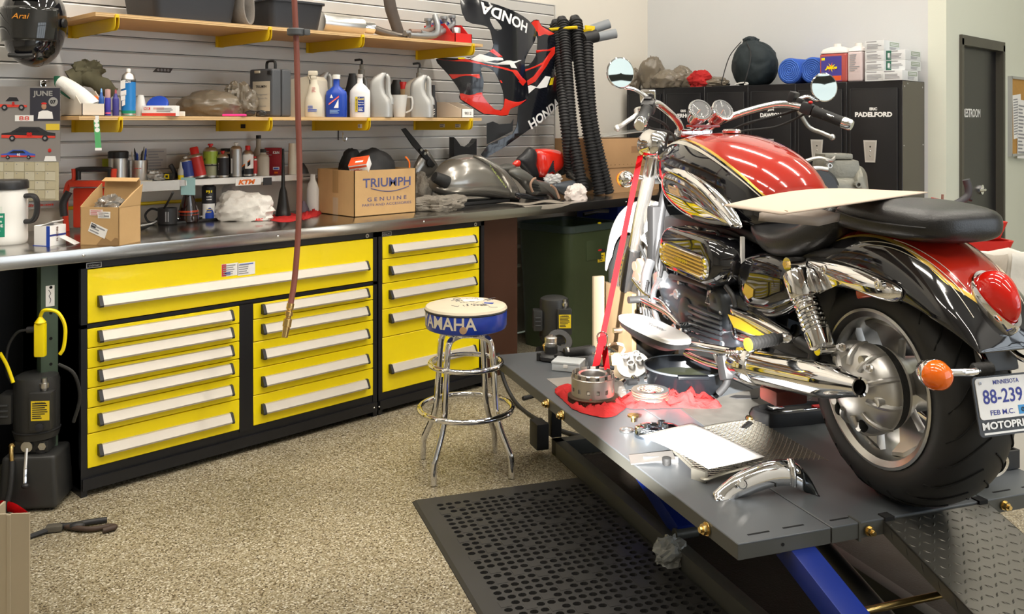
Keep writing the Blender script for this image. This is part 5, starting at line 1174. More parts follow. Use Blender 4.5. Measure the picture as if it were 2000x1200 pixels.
# green tag strip hanging from the shelf edge
p = W(190, 260, Y=4.196); c = thing('tag_strip', 'green paper strip with three white circles hanging from lower shelf', 'tag', p, R(-30)); k = mpp(p); GT = mat('tag_green', (.10, .42, .16), .6)
b = MB(); b.prism([(-7*k, 30*k), (3*k, 30*k), (8*k, -34*k), (-3*k, -34*k)], GT, (0, 0, 0), AX, AZ, .001); b.prism([(-7*k, 34*k), (3*k, 34*k), (3*k, 27*k), (-7*k, 27*k)], PAPER, (0, 0, 0), AX, AZ, .0012); b.prism([(-4*k, -34*k), (8*k, -34*k), (8*k, -29*k), (-4*k, -29*k)], PAPER, (0, 0, 0), AX, AZ, .0012); b.build('strip', c, flat=True)
for i in range(3): MB().lathe([(4.4*k, 0), (4.4*k, .0014), (.0005, .0014)], PAPER, (-1.5*k+i*.8*k, 0, (24-9*i)*k), (0, -1, 0)).build('circle', c)
# ================================================================ things on the worktop
def on(px, py, Z=ZT): p = W(px, py, Z=Z); return p, mpp(p)
# white drink jug
p, k = on(10, 476); c = thing('drink_cooler', 'big white drinks jug with black lid at left end of worktop', 'jug', p, CAMRZ); r = 40*k; h = 108*k
MB().lathe([(r*.90, 0), (r*.97, .006), (r, .02), (r, .045), (r*.985, .05), (r, h*.55), (r, h*.93), (r*.93, h), (.01, h)], WHITE, n=40).build('body', c)
MB().lathe([(r*.96, -.004), (r*1.05, 0), (r*1.05, .026), (r*.98, .036), (.001, .038)], PLAS, (0, 0, h), n=36).build('lid', c)
MB().tube([(r*.92, 0, h*.86), (r*1.38, 0, h*.86), (r*1.55, 0, h*.76), (r*1.54, 0, h*.55), (r*1.35, 0, h*.42), (r*.98, 0, h*.40)], .011, PLAS, n=10, flat=1.5).build('handle', c)
def wrap(r, m, z0, z1, a0, a1, name, par, ofs=.0008):
    return MB().grid(lambda u, v: ((r+ofs)*sin(R(a0+(a1-a0)*u)), -(r+ofs)*cos(R(a0+(a1-a0)*u)), z0+(z1-z0)*v), 14, 2, m).build(name, par)
lb = wrap(r, GREENL, h*.16, h*.58, -60, 28, 'label', c); wrap(r, mat('label_pale', (.72, .76, .70), .5), h*.58, h*.70, -60, 22, 'label', c)
for i, (s, z, w_) in enumerate((('Tee Tree', .53, .05), ('Green', .44, .04), ('ALOE', .36, .05), ('gallon', .27, .03), ('net', .2, .02))):
    text(s, .012 if i < 3 else .007, PAPER, 'label_text', lb, bend=lambda x, y, z=z: V(((r+.0018)*sin((x+.012)/r), -(r+.0018)*cos((x+.012)/r), z*h+y)), w=w_, bold=.02)
# little blue and white box, open
p, k = on(97, 482); c = carton('bulb_box', 'small open white box with blue corner beside the white jug', 'box', p-Matrix.Rotation(R(-62), 3, 'Z') @ V((.041, -.045, 0)), (.082, .09, .086), PAPER, R(-62))
b = MB(); rect(b, BLUE, (.033, -.0452, .043), AX, AZ, .018, .085); rect(b, mat('box_navy', (.03, .05, .25), .5), (.0412, .0, .045), AY, AZ, .088, .008); b.box((-.005, -.0455, .001), (.082, .002, .003), BLUE); b.build('print', c, flat=True)
text('PA HO3RB', .010, mat('brown_ink', (.14, .05, .03), .6), 'lettering', c, (.0422, -.005, .05), (0, 0, 1), (0, -1, 0), w=.06, bold=.02)
MB().box((.02, -.01, .095), (.06, .07, .002), PAPER, rot=(0, -.35, .1)).build('flap', c, flat=True); MB().box((.075, .03, .02), (.07, .06, .002), PAPER, rot=(0, .5, .4)).build('leaflet', c, flat=True)
# open cardboard box with bagged part
p, k = on(157, 479); rz = R(-57); c = thing('open_carton', 'open brown cardboard carton with taped labels at left of worktop', 'box', p, rz); w_, h, d_ = 83*k/.98, 75*k, .15; t = .003; b = MB()
b.box((w_/2, t/2, h/2), (w_, t, h), CARD).box((w_/2, d_-t/2, h/2), (w_, t, h), CARD).box((t/2, d_/2, h/2), (t, d_, h), CARD).box((w_-t/2, d_/2, h/2), (t, d_, h), CARD).box((w_/2, d_/2, t/2), (w_, d_, t), CARD); b.build('body', c, flat=True)
MB().add([(0, d_, h), (w_, d_, h), (w_*.97, d_*1.05, h+.105), (w_*.03, d_*1.05, h+.105)], [(0, 1, 2, 3)], CARD).build('lid', c, solid=.003, flat=True)
MB().box((w_/2, d_*1.03-.012, h+.107), (w_*.92, .030, .004), CARD, bev=.001, rot=(.5, 0, 0)).build('tuck_flap', c, flat=True)
for s in (0, 1): MB().add([(s*w_, 0, h), (s*w_, d_*.98, h), (s*w_+(.012 if s else -.004), d_*.98, h+.09), (s*w_+(.005 if s else -.002), d_*.55, h+.055)], [(0, 1, 2, 3)], CARD).build('side_flap', c, solid=.003, flat=True)
label_panel('shipping_label', c, PAPER, (w_*.62, -.0006, h*.80), AX, AZ, w_*.32, h*.17, 3, GINK, [(.7, .3, .4, .25, GINK)]); label_panel('shipping_label', c, mat('pink_label', (.80, .70, .68), .7), (w_*.42, -.0010, h*.86), AX, AZ, w_*.34, h*.15, 3, mat('red_small', (.6, .2, .2), .6)); label_panel('shipping_label', c, PAPER, (w_*.46, -.0008, h*.40), V((.92, 0, -.36)), V((.36, 0, .92)), w_*.46, h*.26, 3, GINK, [(.2, .72, .28, .4, INK)])
b = MB(); b.prism([(x*w_, z*h) for x, z in [(.42, .02), (.98, .02), (.98, .20), (.9, .22), (.8, .12), (.6, .24), (.5, .12)]], mat('oil_stain', (.33, .20, .09), .7), (0, -.0002, 0), AX, AZ, .0004); b.build('stain', c, flat=True)
q = c.matrix_basis @ V((w_*.5, d_*.5, h-.035)); b = MB(); b.blob(q, (.055, .045, .042), mat('clear_bag', (.30, .28, .25), .15, alpha=.55, spec=.9), 21, .45, 2.6, nu=34, nv=22, ridge=1.2); b.tube([q+V((-.03, 0, .03)), q+V((.01, 0, .05)), q+V((.05, 0, .03))], .006, SATIN, n=6); tag(b.build('bagged_part'), 'black part in clear plastic bag inside the open carton', 'bag')
# red tool tote behind the carton
ORED = mat('tote_red', (.66, .05, .02), .4); p, k = on(184, 452); c = thing('tool_tote', 'red work light with black carry handle behind the open carton', 'work light', p, CAMRZ); hx = 54*k; ht = 126*k
b = MB()
for s in (-1, 1): b.tube([(s*hx, .0, 0), (s*hx*1.05, 0, ht*.4), (s*hx*.95, 0, ht*.72), (s*hx*.72, 0, ht*.80), (s*hx*.72, 0, ht*.97)], .012, ORED, n=10, flat=1.6)
b.build('frame', c); MB().box((0, 0, ht*.74), (hx*1.7, .05, .030), ORED, bev=.008).build('top_plate', c); MB().box((.0, .02, ht*.36), (hx*1.6, .03, ht*.62), ORED, bev=.01).build('body', c)
b = MB(); b.tube([(-hx*.58, 0, ht*.80), (-hx*.58, 0, ht*.93), (-hx*.50, 0, ht*.96), (hx*.50, 0, ht*.96), (hx*.58, 0, ht*.93), (hx*.58, 0, ht*.80)], .013, PLAS, n=10, k=2); b.build('handle', c)
for i in range(5): MB().box((hx*.85, -.02, ht*(.25+.08*i)), (.05, .012, .008), ORED, bev=.002).build('grille_bar', c)
MB().tube([(-hx*.8, -.03, ht*.62), (-hx*.95, -.045, ht*.45), (-hx*.9, -.05, ht*.25)], .017, PLAS, n=10).build('lamp_arm', c)
# backing strip with red lettering and yellow pole along the wall
p = W(82, 401, Y=YW-.0); c = thing('name_strip', 'grey strip with red lettering low on wall behind the jug', 'strip', (p.x, YW+.0, p.z)); MB().box((0, .012, 0), (.30, .02, .034), SILVERP, bev=.003).build('backing', c); text('Snap-on', .017, REDI, 'lettering', c, (-.005, .0008, 0), AX, AZ, w=.115, bold=.04, shear=.2)
a, e = W(118, 408, Y=YW-.02), W(405, 390, Y=YW-.02); tag(MB().cyl(a, e, .009, YEL2, n=12).build('measuring_rod'), 'long yellow rod lying along the wall behind the worktop', 'rod')
# ---------------------------------------------------------------- small metal shelf on the slatwall
ZS, YS = 1.258, 4.50; xa, xb = bx(236, YS), bx(592, YS)
c = thing('metal_shelf', 'small metal shelf on the slatwall carrying spray cans', 'shelf', ((xa+xb)/2, YS, ZS-.004)); hw = (xb-xa)/2
MB().box((0, .112, .002), (2*hw, .224, .004), STEEL).box((0, .001, -.012), (2*hw, .003, .030), STEEL).build('tray', c, flat=True)
for f0, f1, m, nm in ((-.93, -.42, CLEAR, 'acrylic_strip'), (-.36, .70, mat('lip_white', (.72, .71, .69), .4), 'white_lip')): MB().box(((f0+f1)/2*hw, -.003, -.020 if m is CLEAR else -.012), ((f1-f0)*hw, .003, .050 if m is CLEAR else .026), m).build(nm, c, flat=True)
p = W(484, 353, Y=YS); MB().box((p.x-(xa+xb)/2, -.0055, -.022), (.15, .003, .036), PAPER).build('sticker', c, flat=True); text('KTM', .026, ORANGE, 'lettering', c, (p.x-(xa+xb)/2-.01, -.0078, -.022), AX, AZ, w=.10, bold=.05, shear=.25)
p = W(515, 357, Y=YS); MB().box((p.x-(xa+xb)/2+.02, -.006, -.024), (.05, .004, .04), PLAS).build('clip', c, flat=True)
p = W(366, 364, Y=YS); tag(MB().box(p+V((0, -.008, 0)), (28*mpp(p), .002, 34*mpp(p)), mat('sticky_teal', (.36, .60, .62), .8), rot=(.05, .02, CAMRZ)).build('sticky_note', flat=True), 'pale teal sticky note hanging from the small metal shelf', 'note')
for px in (300, 520): q = W(px, 350, Y=YW); MB().box((q.x-(xa+xb)/2, .215, -.02), (.03, .01, .07), STEEL).build('hanger', c, flat=True)
c = can('steel travel mug with black lid at left end of metal shelf', 231, 36, 60, 4.60, ZS, STEEL, PLAS, capf=.22, dome_=0, nozzle=False, cat='mug', name='travel_mug', capr=1.0)
p, k = spot(270, 4.57, ZS); c = thing('pen_cup', 'brushed steel cup full of pens on the metal shelf', 'cup', p, CAMRZ); r = 18*k; h = 41*k
MB().lathe([(r*.98, 0), (r, .003), (r, h), (r*.94, h), (r*.94, .006), (.001, .005)], STEEL, n=32).build('cup', c); text('Snap-on', .006, REDI, 'lettering', c, bend=lambda x, y: V(((r+.001)*sin(.35+x/r), -(r+.001)*cos(.35+x/r), h*.62+y)), w=.032, bold=.05)
MB().lathe([(.001, 0), (r*1.5, 0), (r*1.5, .004), (.001, .005)], CREAM, (0, 0, -.0003), n=28).build('saucer', c)
rn = random.Random(3)
for i, (dx, hh, m) in enumerate(((-.026, .055, CREAM), (-.016, .075, PLAS), (-.012, .05, BLUE), (-.004, .045, BLUE), (.004, .05, WHITE), (.014, .06, DGREY), (.024, .085, mat('pencil_grey', (.2, .19, .17), .5)), (.03, .075, BLUE))):
    q = p+Matrix.Rotation(CAMRZ, 3, 'Z') @ V((dx*.6, rn.uniform(-.012, .012), .012)); e = p+Matrix.Rotation(CAMRZ, 3, 'Z') @ V((dx*1.25, .004*(i % 3), h+hh*.8)); o = tag(MB().cyl(q, q.lerp(e, .9), .0042, m, n=8).cyl(q.lerp(e, .9), e, .0042, m, r1=.0015, n=8).build('pen'), ['cream pen leaning left in the steel cup', 'black pen standing in the steel cup', 'short blue pen left in the steel cup', 'short blue pen in middle of the steel cup', 'white pen in the steel cup', 'dark grey pen in the steel cup', 'tallest grey pen in the steel cup', 'blue pen leaning right in the steel cup'][i], 'pen', 'pens in the steel cup')
p = W(306, 310, Y=YW-.004); tag(label_panel('pinned_note', None, mat('grey_note', (.48, .46, .44), .8), p, AX, AZ, .105, .105, 6, GINK), 'grey handwritten note pinned to slatwall beside the pens', 'note')
p = W(207, 318, Y=YW-.004); tag(MB().box(p, (.036, .002, .04), mat('sticky_green', (.42, .55, .06), .7)).build('sticky_note', flat=True), 'lime green sticky note on slatwall left of travel mug', 'note')
p, k = spot(302, 4.55, ZS); b = MB(); b.blob(p, (.045, .03, .03), mat('foil', (.35, .35, .34), .3, .5), 8, .5, 2.6, nu=30, nv=18); tag(b.build('foil_packet'), 'crumpled grey foil packet on shelf right of the pen cup', 'packet')
p, k = spot(330, 4.56, ZS); c = carton('tape_measure', 'small yellow and black tape measure on the metal shelf', 'tape measure', p, (.05, .03, .036), PLAS, CAMRZ, .006); b = MB(); rect(b, YEL, (-.006, -.0152, .018), AX, AZ, .026, .024); rect(b, PLAS, (-.006, -.0158, .018), AX, AZ, .012, .012); b.build('badge', c, flat=True)
p, k = spot(340, 4.60, ZS); tag(MB().tube([p+V((.01, 0, .002)), p+V((.0, 0, .04)), p+V((-.02, .0, .075))], .012, SATIN, n=10, flat=.5).build('brush'), 'black brush leaning on shelf behind the white glue tube', 'brush')
c, r, h = bottle('slim white glue tube with yellow foot on metal shelf', 353, 11, 34, 4.56, ZS, mat('tube_grey', (.6, .6, .56), .4), None, [(1, 0), (1, .5), (.6, .62), (.25, 1)], 1, name='glue_tube', capf=0); MB().lathe([(r*1.04, .0), (r*1.04, h*.25)], YEL, cap=False).build('label_band', c)
CB_ = mat('can_royal', (.03, .06, .30), .35); CR_ = mat('can_red', (.55, .035, .03), .35); CG_ = mat('can_lime', (.36, .52, .06), .35); CK_ = mat('can_black', (.02, .02, .025), .35); CS_ = mat('can_silver', (.50, .50, .50), .3, .8); COL_ = mat('can_olive', (.36, .37, .24), .4)
can('small royal blue spray can leaning left on metal shelf', 369, 22, 44, 4.56, ZS, CB_, WHITE, tilt=R(-10), capf=.10)
can('pale can standing behind the blue and red cans', 372, 20, 50, 4.66, ZS, CREAM, CREAM, capf=.10)
can('bright red spray can with red cap leaning left', 392, 25, 62, 4.55, ZS+.002, CR_, RED, tilt=R(-13), capf=.22, nozzle=False, capr=.62)
c = can('lime green topped spray can on metal shelf', 411, 28, 66, 4.60, ZS, COL_, RED, [(.52, .97, CG_), (.43, .47, INK)], capf=.10, dome_=.10); text('Kleen', .012, INK, 'lettering', c, (-.006, -.034, .098), AX, AZ, w=.032, bold=.04); text('Krylon', .010, INK, 'lettering', c, (0, -.034, .070), AX, AZ, w=.05, bold=.04)
c = can('black spray can with red nozzle on metal shelf', 435, 23, 52, 4.56, ZS, CK_, RED, capf=.12, dome_=.10); b = MB(); lines(b, GINK, (0, -.0275, .06), AX, AZ, .03, .04, 5, 3); b.build('print', c, flat=True)
can('dark can behind the black spray can', 442, 26, 54, 4.67, ZS, INK, PLAS, capf=.1, nozzle=False, capr=.8)
c = can('silver spray can with pale label on metal shelf', 461, 23, 67, 4.56, ZS, CS_, WHITE, capf=.10, dome_=.08); b = MB(); rect(b, mat('can_label_pale', (.6, .6, .6), .5), (-.004, -.029, .06), AX, AZ, .028, .08); b.build('label', c, flat=True)
c = can('white black and orange spray can with red cap', 484, 22, 60, 4.55, ZS, PAPER, RED, [(.0, .35, CK_)], capf=.14, dome_=.12, nozzle=False, capr=.42); b = MB(); b.prism([(-.024, .03), (.022, .065), (.022, .088), (-.024, .050)], CK_, (0, -.0285, 0), AX, AZ, .001); b.prism([(-.024, .050), (.022, .088), (.022, .094), (-.024, .058)], ORANGE, (0, -.0285, 0), AX, AZ, .001); b.build('label', c, flat=True)
can('short red can between the striped can and beige bottles', 497, 14, 38, 4.58, ZS, CR_, RED, capf=.08, nozzle=False)
BG = mat('beige_bottle', (.46, .42, .35), .45)
bottle('tall beige bottle with black cap on metal shelf', 505, 24, 77, 4.66, ZS, BG, PLAS, [(1, 0), (1, .50), (.8, .62), (.42, .75), (.40, 1)], .7, capf=.07, cr=.42); bottle('short beige bottle with dark cap in front of red box', 514, 24, 52, 4.55, ZS, BG, SATIN, [(1, 0), (1, .74), (.85, .84), (.5, .9), (.48, 1)], .7, capf=.10, cr=.5)
p, k = spot(534, 4.64, ZS); c = carton('air_filter_box', 'red air filter box standing at right of metal shelf', 'box', p, (.088, .05, .150), mat('box_dark_red', (.33, .02, .03), .45), CAMRZ)
b = MB(); rect(b, PAPER, (.022, -.0252, .034), AX, AZ, .036, .016); rect(b, BLUET, (.022, -.0258, .034), AX, AZ, .028, .008); rect(b, ORANGE, (.022, -.0252, .01), AX, AZ, .02, .012); lines(b, GINK, (-.02, -.0252, .12), AX, AZ, .035, .03, 3, 2); b.build('print', c, flat=True); text('K&N', .016, PAPER, 'lettering', c, (.022, -.0258, .124), AX, AZ, w=.036, bold=.04)
bottle('plain white tube at right end of metal shelf', 571, 17, 60, 4.58, ZS, CREAM, None, [(1, 0), (.95, .5), (.82, 1)], 1, name='plastic_tube', cat='tube', capf=0)
p, k = spot(590, 4.58, ZS); tag(MB().lathe([(.04, 0), (.03, .03), (.010, .06), (.001, .062)], SATIN, p).build('small_funnel'), 'black small funnel at right end of the metal shelf', 'funnel')
# ---------------------------------------------------------------- on the worktop behind the cloth
p, k = on(327, 438); c = thing('black_mug', 'black mug with big ring handle left of the dark flask', 'mug', p, CAMRZ); r = 18*k; h = 32*k; MB().lathe([(r*.9, 0), (r, .004), (r, h), (r*.93, h), (r*.9, .01), (.001, .008)], PLAS).build('body', c); MB().tube([(-r*.95, 0, h*.85), (-r*1.8, 0, h*.92), (-r*2.4, 0, h*.55), (-r*2.0, 0, h*.12), (-r*1.2, 0, .01)], .006, PLAS, n=8).build('handle', c)
for i in range(2): MB().box((r*.2+i*.012, -r*1.0, h*.5), (.006, .003, h*.6), GINK, bev=.001).build('stripe', c)
p, k = on(368, 434); c = thing('flask', 'dark glass flask with red liquid beside the black spray can', 'flask', p, CAMRZ); r = 20*k; h = 54*k; MB().lathe([(r*.9, 0), (r, .006), (r, h*.35), (r*.5, h*.95), (r*.5, h), (.001, h)], mat('dark_glass', (.015, .006, .006), .06, coat=1), n=32).build('body', c); MB().lathe([(r*1.005, h*.28), (r*.96, h*.44)], mat('red_liquid', (.40, .04, .01), .1, coat=1), n=32, cap=False).build('liquid', c)
c = None; p, k = on(408, 430); c = thing('spray_can', 'tall black and yellow spray can standing on worktop beside white cloth', 'can', p, CAMRZ); r = 13.5*k; h = 66*k
MB().lathe([(r*.95, 0), (r, .004), (r, h*.97), (r*.92, h), (r*.6, h*1.04), (.001, h*1.04)], CK_, n=32).build('body', c); MB().lathe([(r*.55, 0), (r*.55, .018), (r*.3, .02), (r*.3, .030), (.001, .03)], CREAM, (0, 0, h*1.04)).build('nozzle', c); MB().box((.0, 0, h*1.04+.034), (.006, .022, .008), RED, bev=.002, rot=(0, 0, .6)).build('straw_tip', c)
wrap(r, PAPER, 0, h*.5, -40, 70, 'label', c); b = MB(); b.grid(lambda u, v: ((r+.0018)*sin(R(-10+70*u)), -(r+.0018)*cos(R(-10+70*u)), h*(.02+.36*v*(1-.5*(2*u-1)**2))), 10, 4, BLUE); b.build('label', c)
text('PJ1', .016, YEL, 'lettering', c, bend=lambda x, y: V(((r+.002)*sin(.35+x/r), -(r+.002)*cos(.35+x/r), h*.85+y)), w=.030, bold=.06)
for i in range(4): text(['SUPER', 'CLEANER', 'FAST', 'DRY'][i], .006, PAPER if i < 2 else YEL, 'lettering', c, bend=lambda x, y, i=i: V(((r+.0026)*sin(.35+x/r), -(r+.0026)*cos(.35+x/r), h*(.70-.075*i-(.22 if i > 1 else 0))+y)), w=.026, bold=.04)
a, e = W(318, 437, Z=ZT+.004), W(432, 425, Z=ZT+.004); o = (a+e)/2; c = thing('drip_tray', 'flat black tray with a spanner lying on worktop before the flask', 'tray', (o.x, o.y, ZT), R(4)); b = MB().box((0, 0, .006), (.33, .12, .012), SATIN, bev=.004); b.build('tray', c)
q = c.location; b = MB(); b.tube([(-.13, -.02, 0), (-.04, -.012, .0), (.05, -.006, 0), (.13, .0, 0)], .008, CHROME, n=8, flat=1.3).lathe([(.008, -.005), (.017, -.005), (.017, .005), (.008, .005)], CHROME, (-.14, -.02, 0), n=16).lathe([(.006, -.005), (.014, -.005), (.014, .005), (.006, .005)], CHROME, (.14, .0, 0), n=16); o = b.build('spanner', None, q+V((0, 0, .0205)), R(4)); tag(o, 'chrome ring spanner lying on the flat black tray', 'spanner')
MB()
b = MB(); b.tube([W(240, 452, Z=ZT+.006), W(275, 446, Z=ZT+.006), W(300, 436, Z=ZT+.006), W(322, 405, Z=ZT+.09), W(338, 376, Z=ZT+.19)], .0055, RUB, n=8); tag(b.build('cable'), 'black cable curling from carton up to the metal shelf', 'cable')
b = MB(); b.tube([W(240, 447, Z=ZT+.005), W(270, 442, Z=ZT+.005), W(296, 437, Z=ZT+.012), W(305, 432, Z=ZT+.02)], .005, SILVERP, n=8); tag(b.build('cable'), 'pale grey cable lying beside the black cable on worktop', 'cable')
# white cloth bundle
b = MB(); p, k = on(475, 430); b.blob(p+V((.01, .005, 0)), (.150, .095, .095), CLOTHW, 31, .30, 1.2, nu=60, nv=38, ridge=.75, rot=CAMRZ); q, k = on(452, 420); b.blob(q+V((0, .03, .05)), (.06, .05, .105), CLOTHW, 33, .32, 1.3, nu=48, nv=34, ridge=.7, rot=CAMRZ)
o = b.build('cloth_bundle'); tag(o, 'crumpled white cloth bundle on worktop left of the black funnel', 'cloth'); p, k = on(508, 437); text('ARC', .016, RED, 'lettering', o, p+V((-.012, -.012, .022)), (.707, -.707, 0), (.25, .25, .9), w=.04, bold=.05)
# funnel and red rags
p, k = on(553, 424); c = thing('funnel', 'tall black funnel standing upside down on a red rag', 'funnel', p+V((0, 0, .008)), CAMRZ); MB().lathe([(.043, 0), (.043, .006), (.040, .012), (.028, .08), (.021, .13), (.011, .16), (.0085, .26), (.006, .368), (.003, .368)], mat('funnel_black', (.012, .012, .012), .3), n=36).build('cone', c)
def rag(label, pts, seed, h=.02, m=REDC, Z=ZT, n=28, name='rag'):
    """flat crumpled cloth: outline points in world xy"""
    cx = sum(p.x for p in pts)/len(pts); cy = sum(p.y for p in pts)/len(pts); S = smooth([(p.x, p.y, 0) for p in pts], 6, True); N = len(S); rg = []
    for i in range(9):
        s = 1-i/8.3; row = []
        for j, q in enumerate(S):
            x, y = cx+(q.x-cx)*s, cy+(q.y-cy)*s; f = noise.noise(V((x*28+seed, y*28, seed)))+.6*noise.noise(V((x*60, y*60+seed, 1)))
            row.append(V((x+.006*f, y+.006*noise.noise(V((x*20, y*20, seed+5))), Z+.0012+max(0, h*(.35+.9*f)*(1-s**6)+.004*(1-s)))))
        rg.append(row)
    b = MB(); b.skin([[V((q.x, q.y, Z+.0006)) for q in rg[0]]]+rg, m); return tag(b.build(name, ang=70), label, 'rag')
rag('red rag lying under the black funnel', [on(x, y)[0] for x, y in ((524, 428), (540, 418), (575, 418), (588, 426), (572, 433), (545, 434))], 3, .012)
rag('red rag heaped right of the funnel behind brown hose', [on(x, y)[0] for x, y in ((588, 428), (592, 408), (612, 402), (630, 408), (628, 418), (606, 426))], 9, .035)
p, k = on(593, 418); tag(MB().lathe([(.034, 0), (.03, .03), (.006, .075), (.001, .076)], mat('purple_grey', (.10, .08, .11), .5), p, n=24).build('small_funnel'), 'dusky purple small funnel behind the red rag', 'funnel')
c, r, h = bottle('tall white bottle behind the red rag left of the big box', 611, 24, 76, 4.52, ZT, mat('bottle_grey_white', (.66, .66, .64), .4), None, [(1, 0), (1, .62), (.7, .78), (.45, .85), (.42, 1)], .7, capf=0)
# ---------------------------------------------------------------- triumph cardboard box
p, k = on(692, 425); pr = on(808, 414)[0]; w_ = pr.x-p.x; c = thing('parts_carton', 'open brown cardboard box with blue lettering on worktop', 'box', p); h = 91*k; d_ = .36; t = .004; b = MB()
b.box((w_/2, t/2, h/2), (w_, t, h), CARD).box((w_/2, d_-t/2, h/2), (w_, t, h), CARD).box((t/2, d_/2, h/2), (t, d_, h), CARD).box((w_-t/2, d_/2, h/2), (t, d_, h), CARD).box((w_/2, d_/2, t/2), (w_, d_, t), CARD); b.build('body', c, flat=True)
MB().box((-.0006, d_*.5, h*.74), (.001, .055, h*.5), mat('brown_tape', (.40, .25, .10), .3)).build('tape', c, flat=True); MB().box((-.0006, d_*.5, h*.2), (.001, .05, h*.38), mat('clear_tape', (.55, .42, .28), .2)).build('tape', c, flat=True)
TB = mat('triumph_blue', (.08, .09, .22), .6)
text('TRIUMPH', h*.20, TB, 'lettering', c, (w_*.52, -.0006, h*.72), AX, AZ, w=w_*.78, bold=.02); text('G E N U I N E', h*.085, TB, 'lettering', c, (w_*.52, -.0006, h*.36), AX, AZ, w=w_*.64, bold=.006); text('PARTS AND ACCESSORIES', h*.055, TB, 'lettering', c, (w_*.52, -.0006, h*.24), AX, AZ, w=w_*.80)
MB().tube([(w_*(.26+.62*i/14), -.0004, h*(.60-.085*sin(pi*i/14))) for i in range(15)], .0028, TB, n=5, k=1).build('swoosh', c)
JK = mat('black_fabric', (.010, .010, .011), .7, bump=.3, bs=25); b = MB(); q = p+V((w_*.5, d_*.5, h*.45)); b.blob(q+V((.02, 0, 0)), (.165, .13, .150), JK, 41, .18, 1.1, nu=56, nv=36, ridge=.5); b.blob(q+V((-.07, .05, .08)), (.075, .07, .105), JK, 44, .22, 1.3, nu=36, nv=24, ridge=.5)
tag(b.build('black_bundle'), 'black folded jacket sticking out of the lettered cardboard box', 'jacket'); b = MB(); q = W(797, 316, Y=4.15)
b.tube([q+V((-.02, 0, .03)), q+V((0, -.01, .0)), q+V((.002, -.01, -.035))], .005, ORANGE, n=8); tag(b.build('pull_string'), 'orange pull string hanging from the black jacket', 'string')
q = W(703, 322, Y=p.y+.06); c = thing('filter_box', 'red and white filter box lying tilted on the black jacket', 'box', q, R(-42)); c.rotation_euler = (R(28), R(-8), R(-52)); MB().box((0, 0, -.002), (.105, .09, .055), PAPER, bev=.002).build('carton', c)
RO = mat('filter_red', (.82, .09, .02), .5); MB().box((0, 0, .0262), (.106, .091, .0012), RO).build('top_print', c, flat=True); b = MB(); rect(b, PAPER, (.005, -.012, .0270), AX, AY, .045, .018); rect(b, RO, (0, -.0456, .012), AX, AZ, .10, .012); b.build('print', c, flat=True); text('FW1011', .012, INK, 'handwriting', c, (-.005, .022, .0276), AX, AY, w=.05); text('HiFlo', .014, RO, 'lettering', c, (-.01, -.0462, -.008), AX, AZ, w=.06, bold=.03)
# ================================================================ right half of the worktop, wall hung parts, lockers, cart
from mathutils.geometry import delaunay_2d_cdt
def inside(p, poly):
    c = False; n = len(poly)
    for i in range(n):
        a, b = poly[i], poly[i-1]
        if (a[1] > p[1]) != (b[1] > p[1]) and p[0] < (b[0]-a[0])*(p[1]-a[1])/(b[1]-a[1])+a[0]: c = not c
    return c
def sheet(name, par, out, holes, m, fn, step=.03, ofs=0, thick=.004, sm=4):
    """curved panel: outline and holes (x,z), fn(x,z) gives the y of its surface"""
    loops = [[(q.x, q.y) for q in smooth([(x, z, 0) for x, z in l], sm, True)] if sm > 1 else l for l in [out]+holes]
    vs, es = [], []
    for l in loops:
        k = len(vs); vs += [V(p) for p in l]; es += [(k+i, k+(i+1) % len(l)) for i in range(len(l))]
    xs = [p[0] for p in loops[0]]; zs = [p[1] for p in loops[0]]; x = min(xs)
    while x < max(xs):
        z = min(zs)
        while z < max(zs):
            if inside((x, z), loops[0]) and not any(inside((x, z), h) for h in loops[1:]): vs.append(V((x, z)))
            z += step
        x += step
    ov, oe, of, *_ = delaunay_2d_cdt(vs, es, [], 0, 1e-6)
    b = MB(); fs = []
    for f in of:
        c = sum((ov[i] for i in f), V((0, 0)))/len(f)
        if inside(c, loops[0]) and not any(inside(c, h) for h in loops[1:]): fs.append(f)
    n = len(ov); cnt = {}
    for f in fs:
        for i, j in zip(f, list(f[1:])+[f[0]]): cnt[(i, j)] = 1
    rim = [(i, j, j+n, i+n) for i, j in cnt if (j, i) not in cnt]
    b.add([V((p.x, fn(p.x, p.y)-ofs-thick/2, p.y)) for p in ov]+[V((p.x, fn(p.x, p.y)-ofs+thick/2, p.y)) for p in ov], list(fs)+[tuple(q+n for q in reversed(f)) for f in fs]+rim, m)
    return b.build(name, par, ang=50)
def PX(pts, Y, o): return [((W(x, y, Y=Y)-o).x, (W(x, y, Y=Y)-o).z) for x, y in pts]
def shell(name, par, pts, Y, o, m, bulge, sm=5, p=2.0, rings=8):
    """solid bulging towards the viewer (-y), outline given at plane Y"""
    out = sm2(PX(pts, Y, o), sm); b = MB(); dome(b, out, m, Y-o.y, bulge, -1, rings=rings, p=p); return b.build(name, par, ang=60)
C5 = lambda l: [(850+x/3.75, y/3.75) for x, y in l]
C6 = lambda l: [(900+x/4.8, 230+y/4.8) for x, y in l]
FRED = mat('fairing_red', (.72, .025, .012), .14, coat=1); FBLK = mat('fairing_black', (.006, .007, .011), .12, coat=.4)
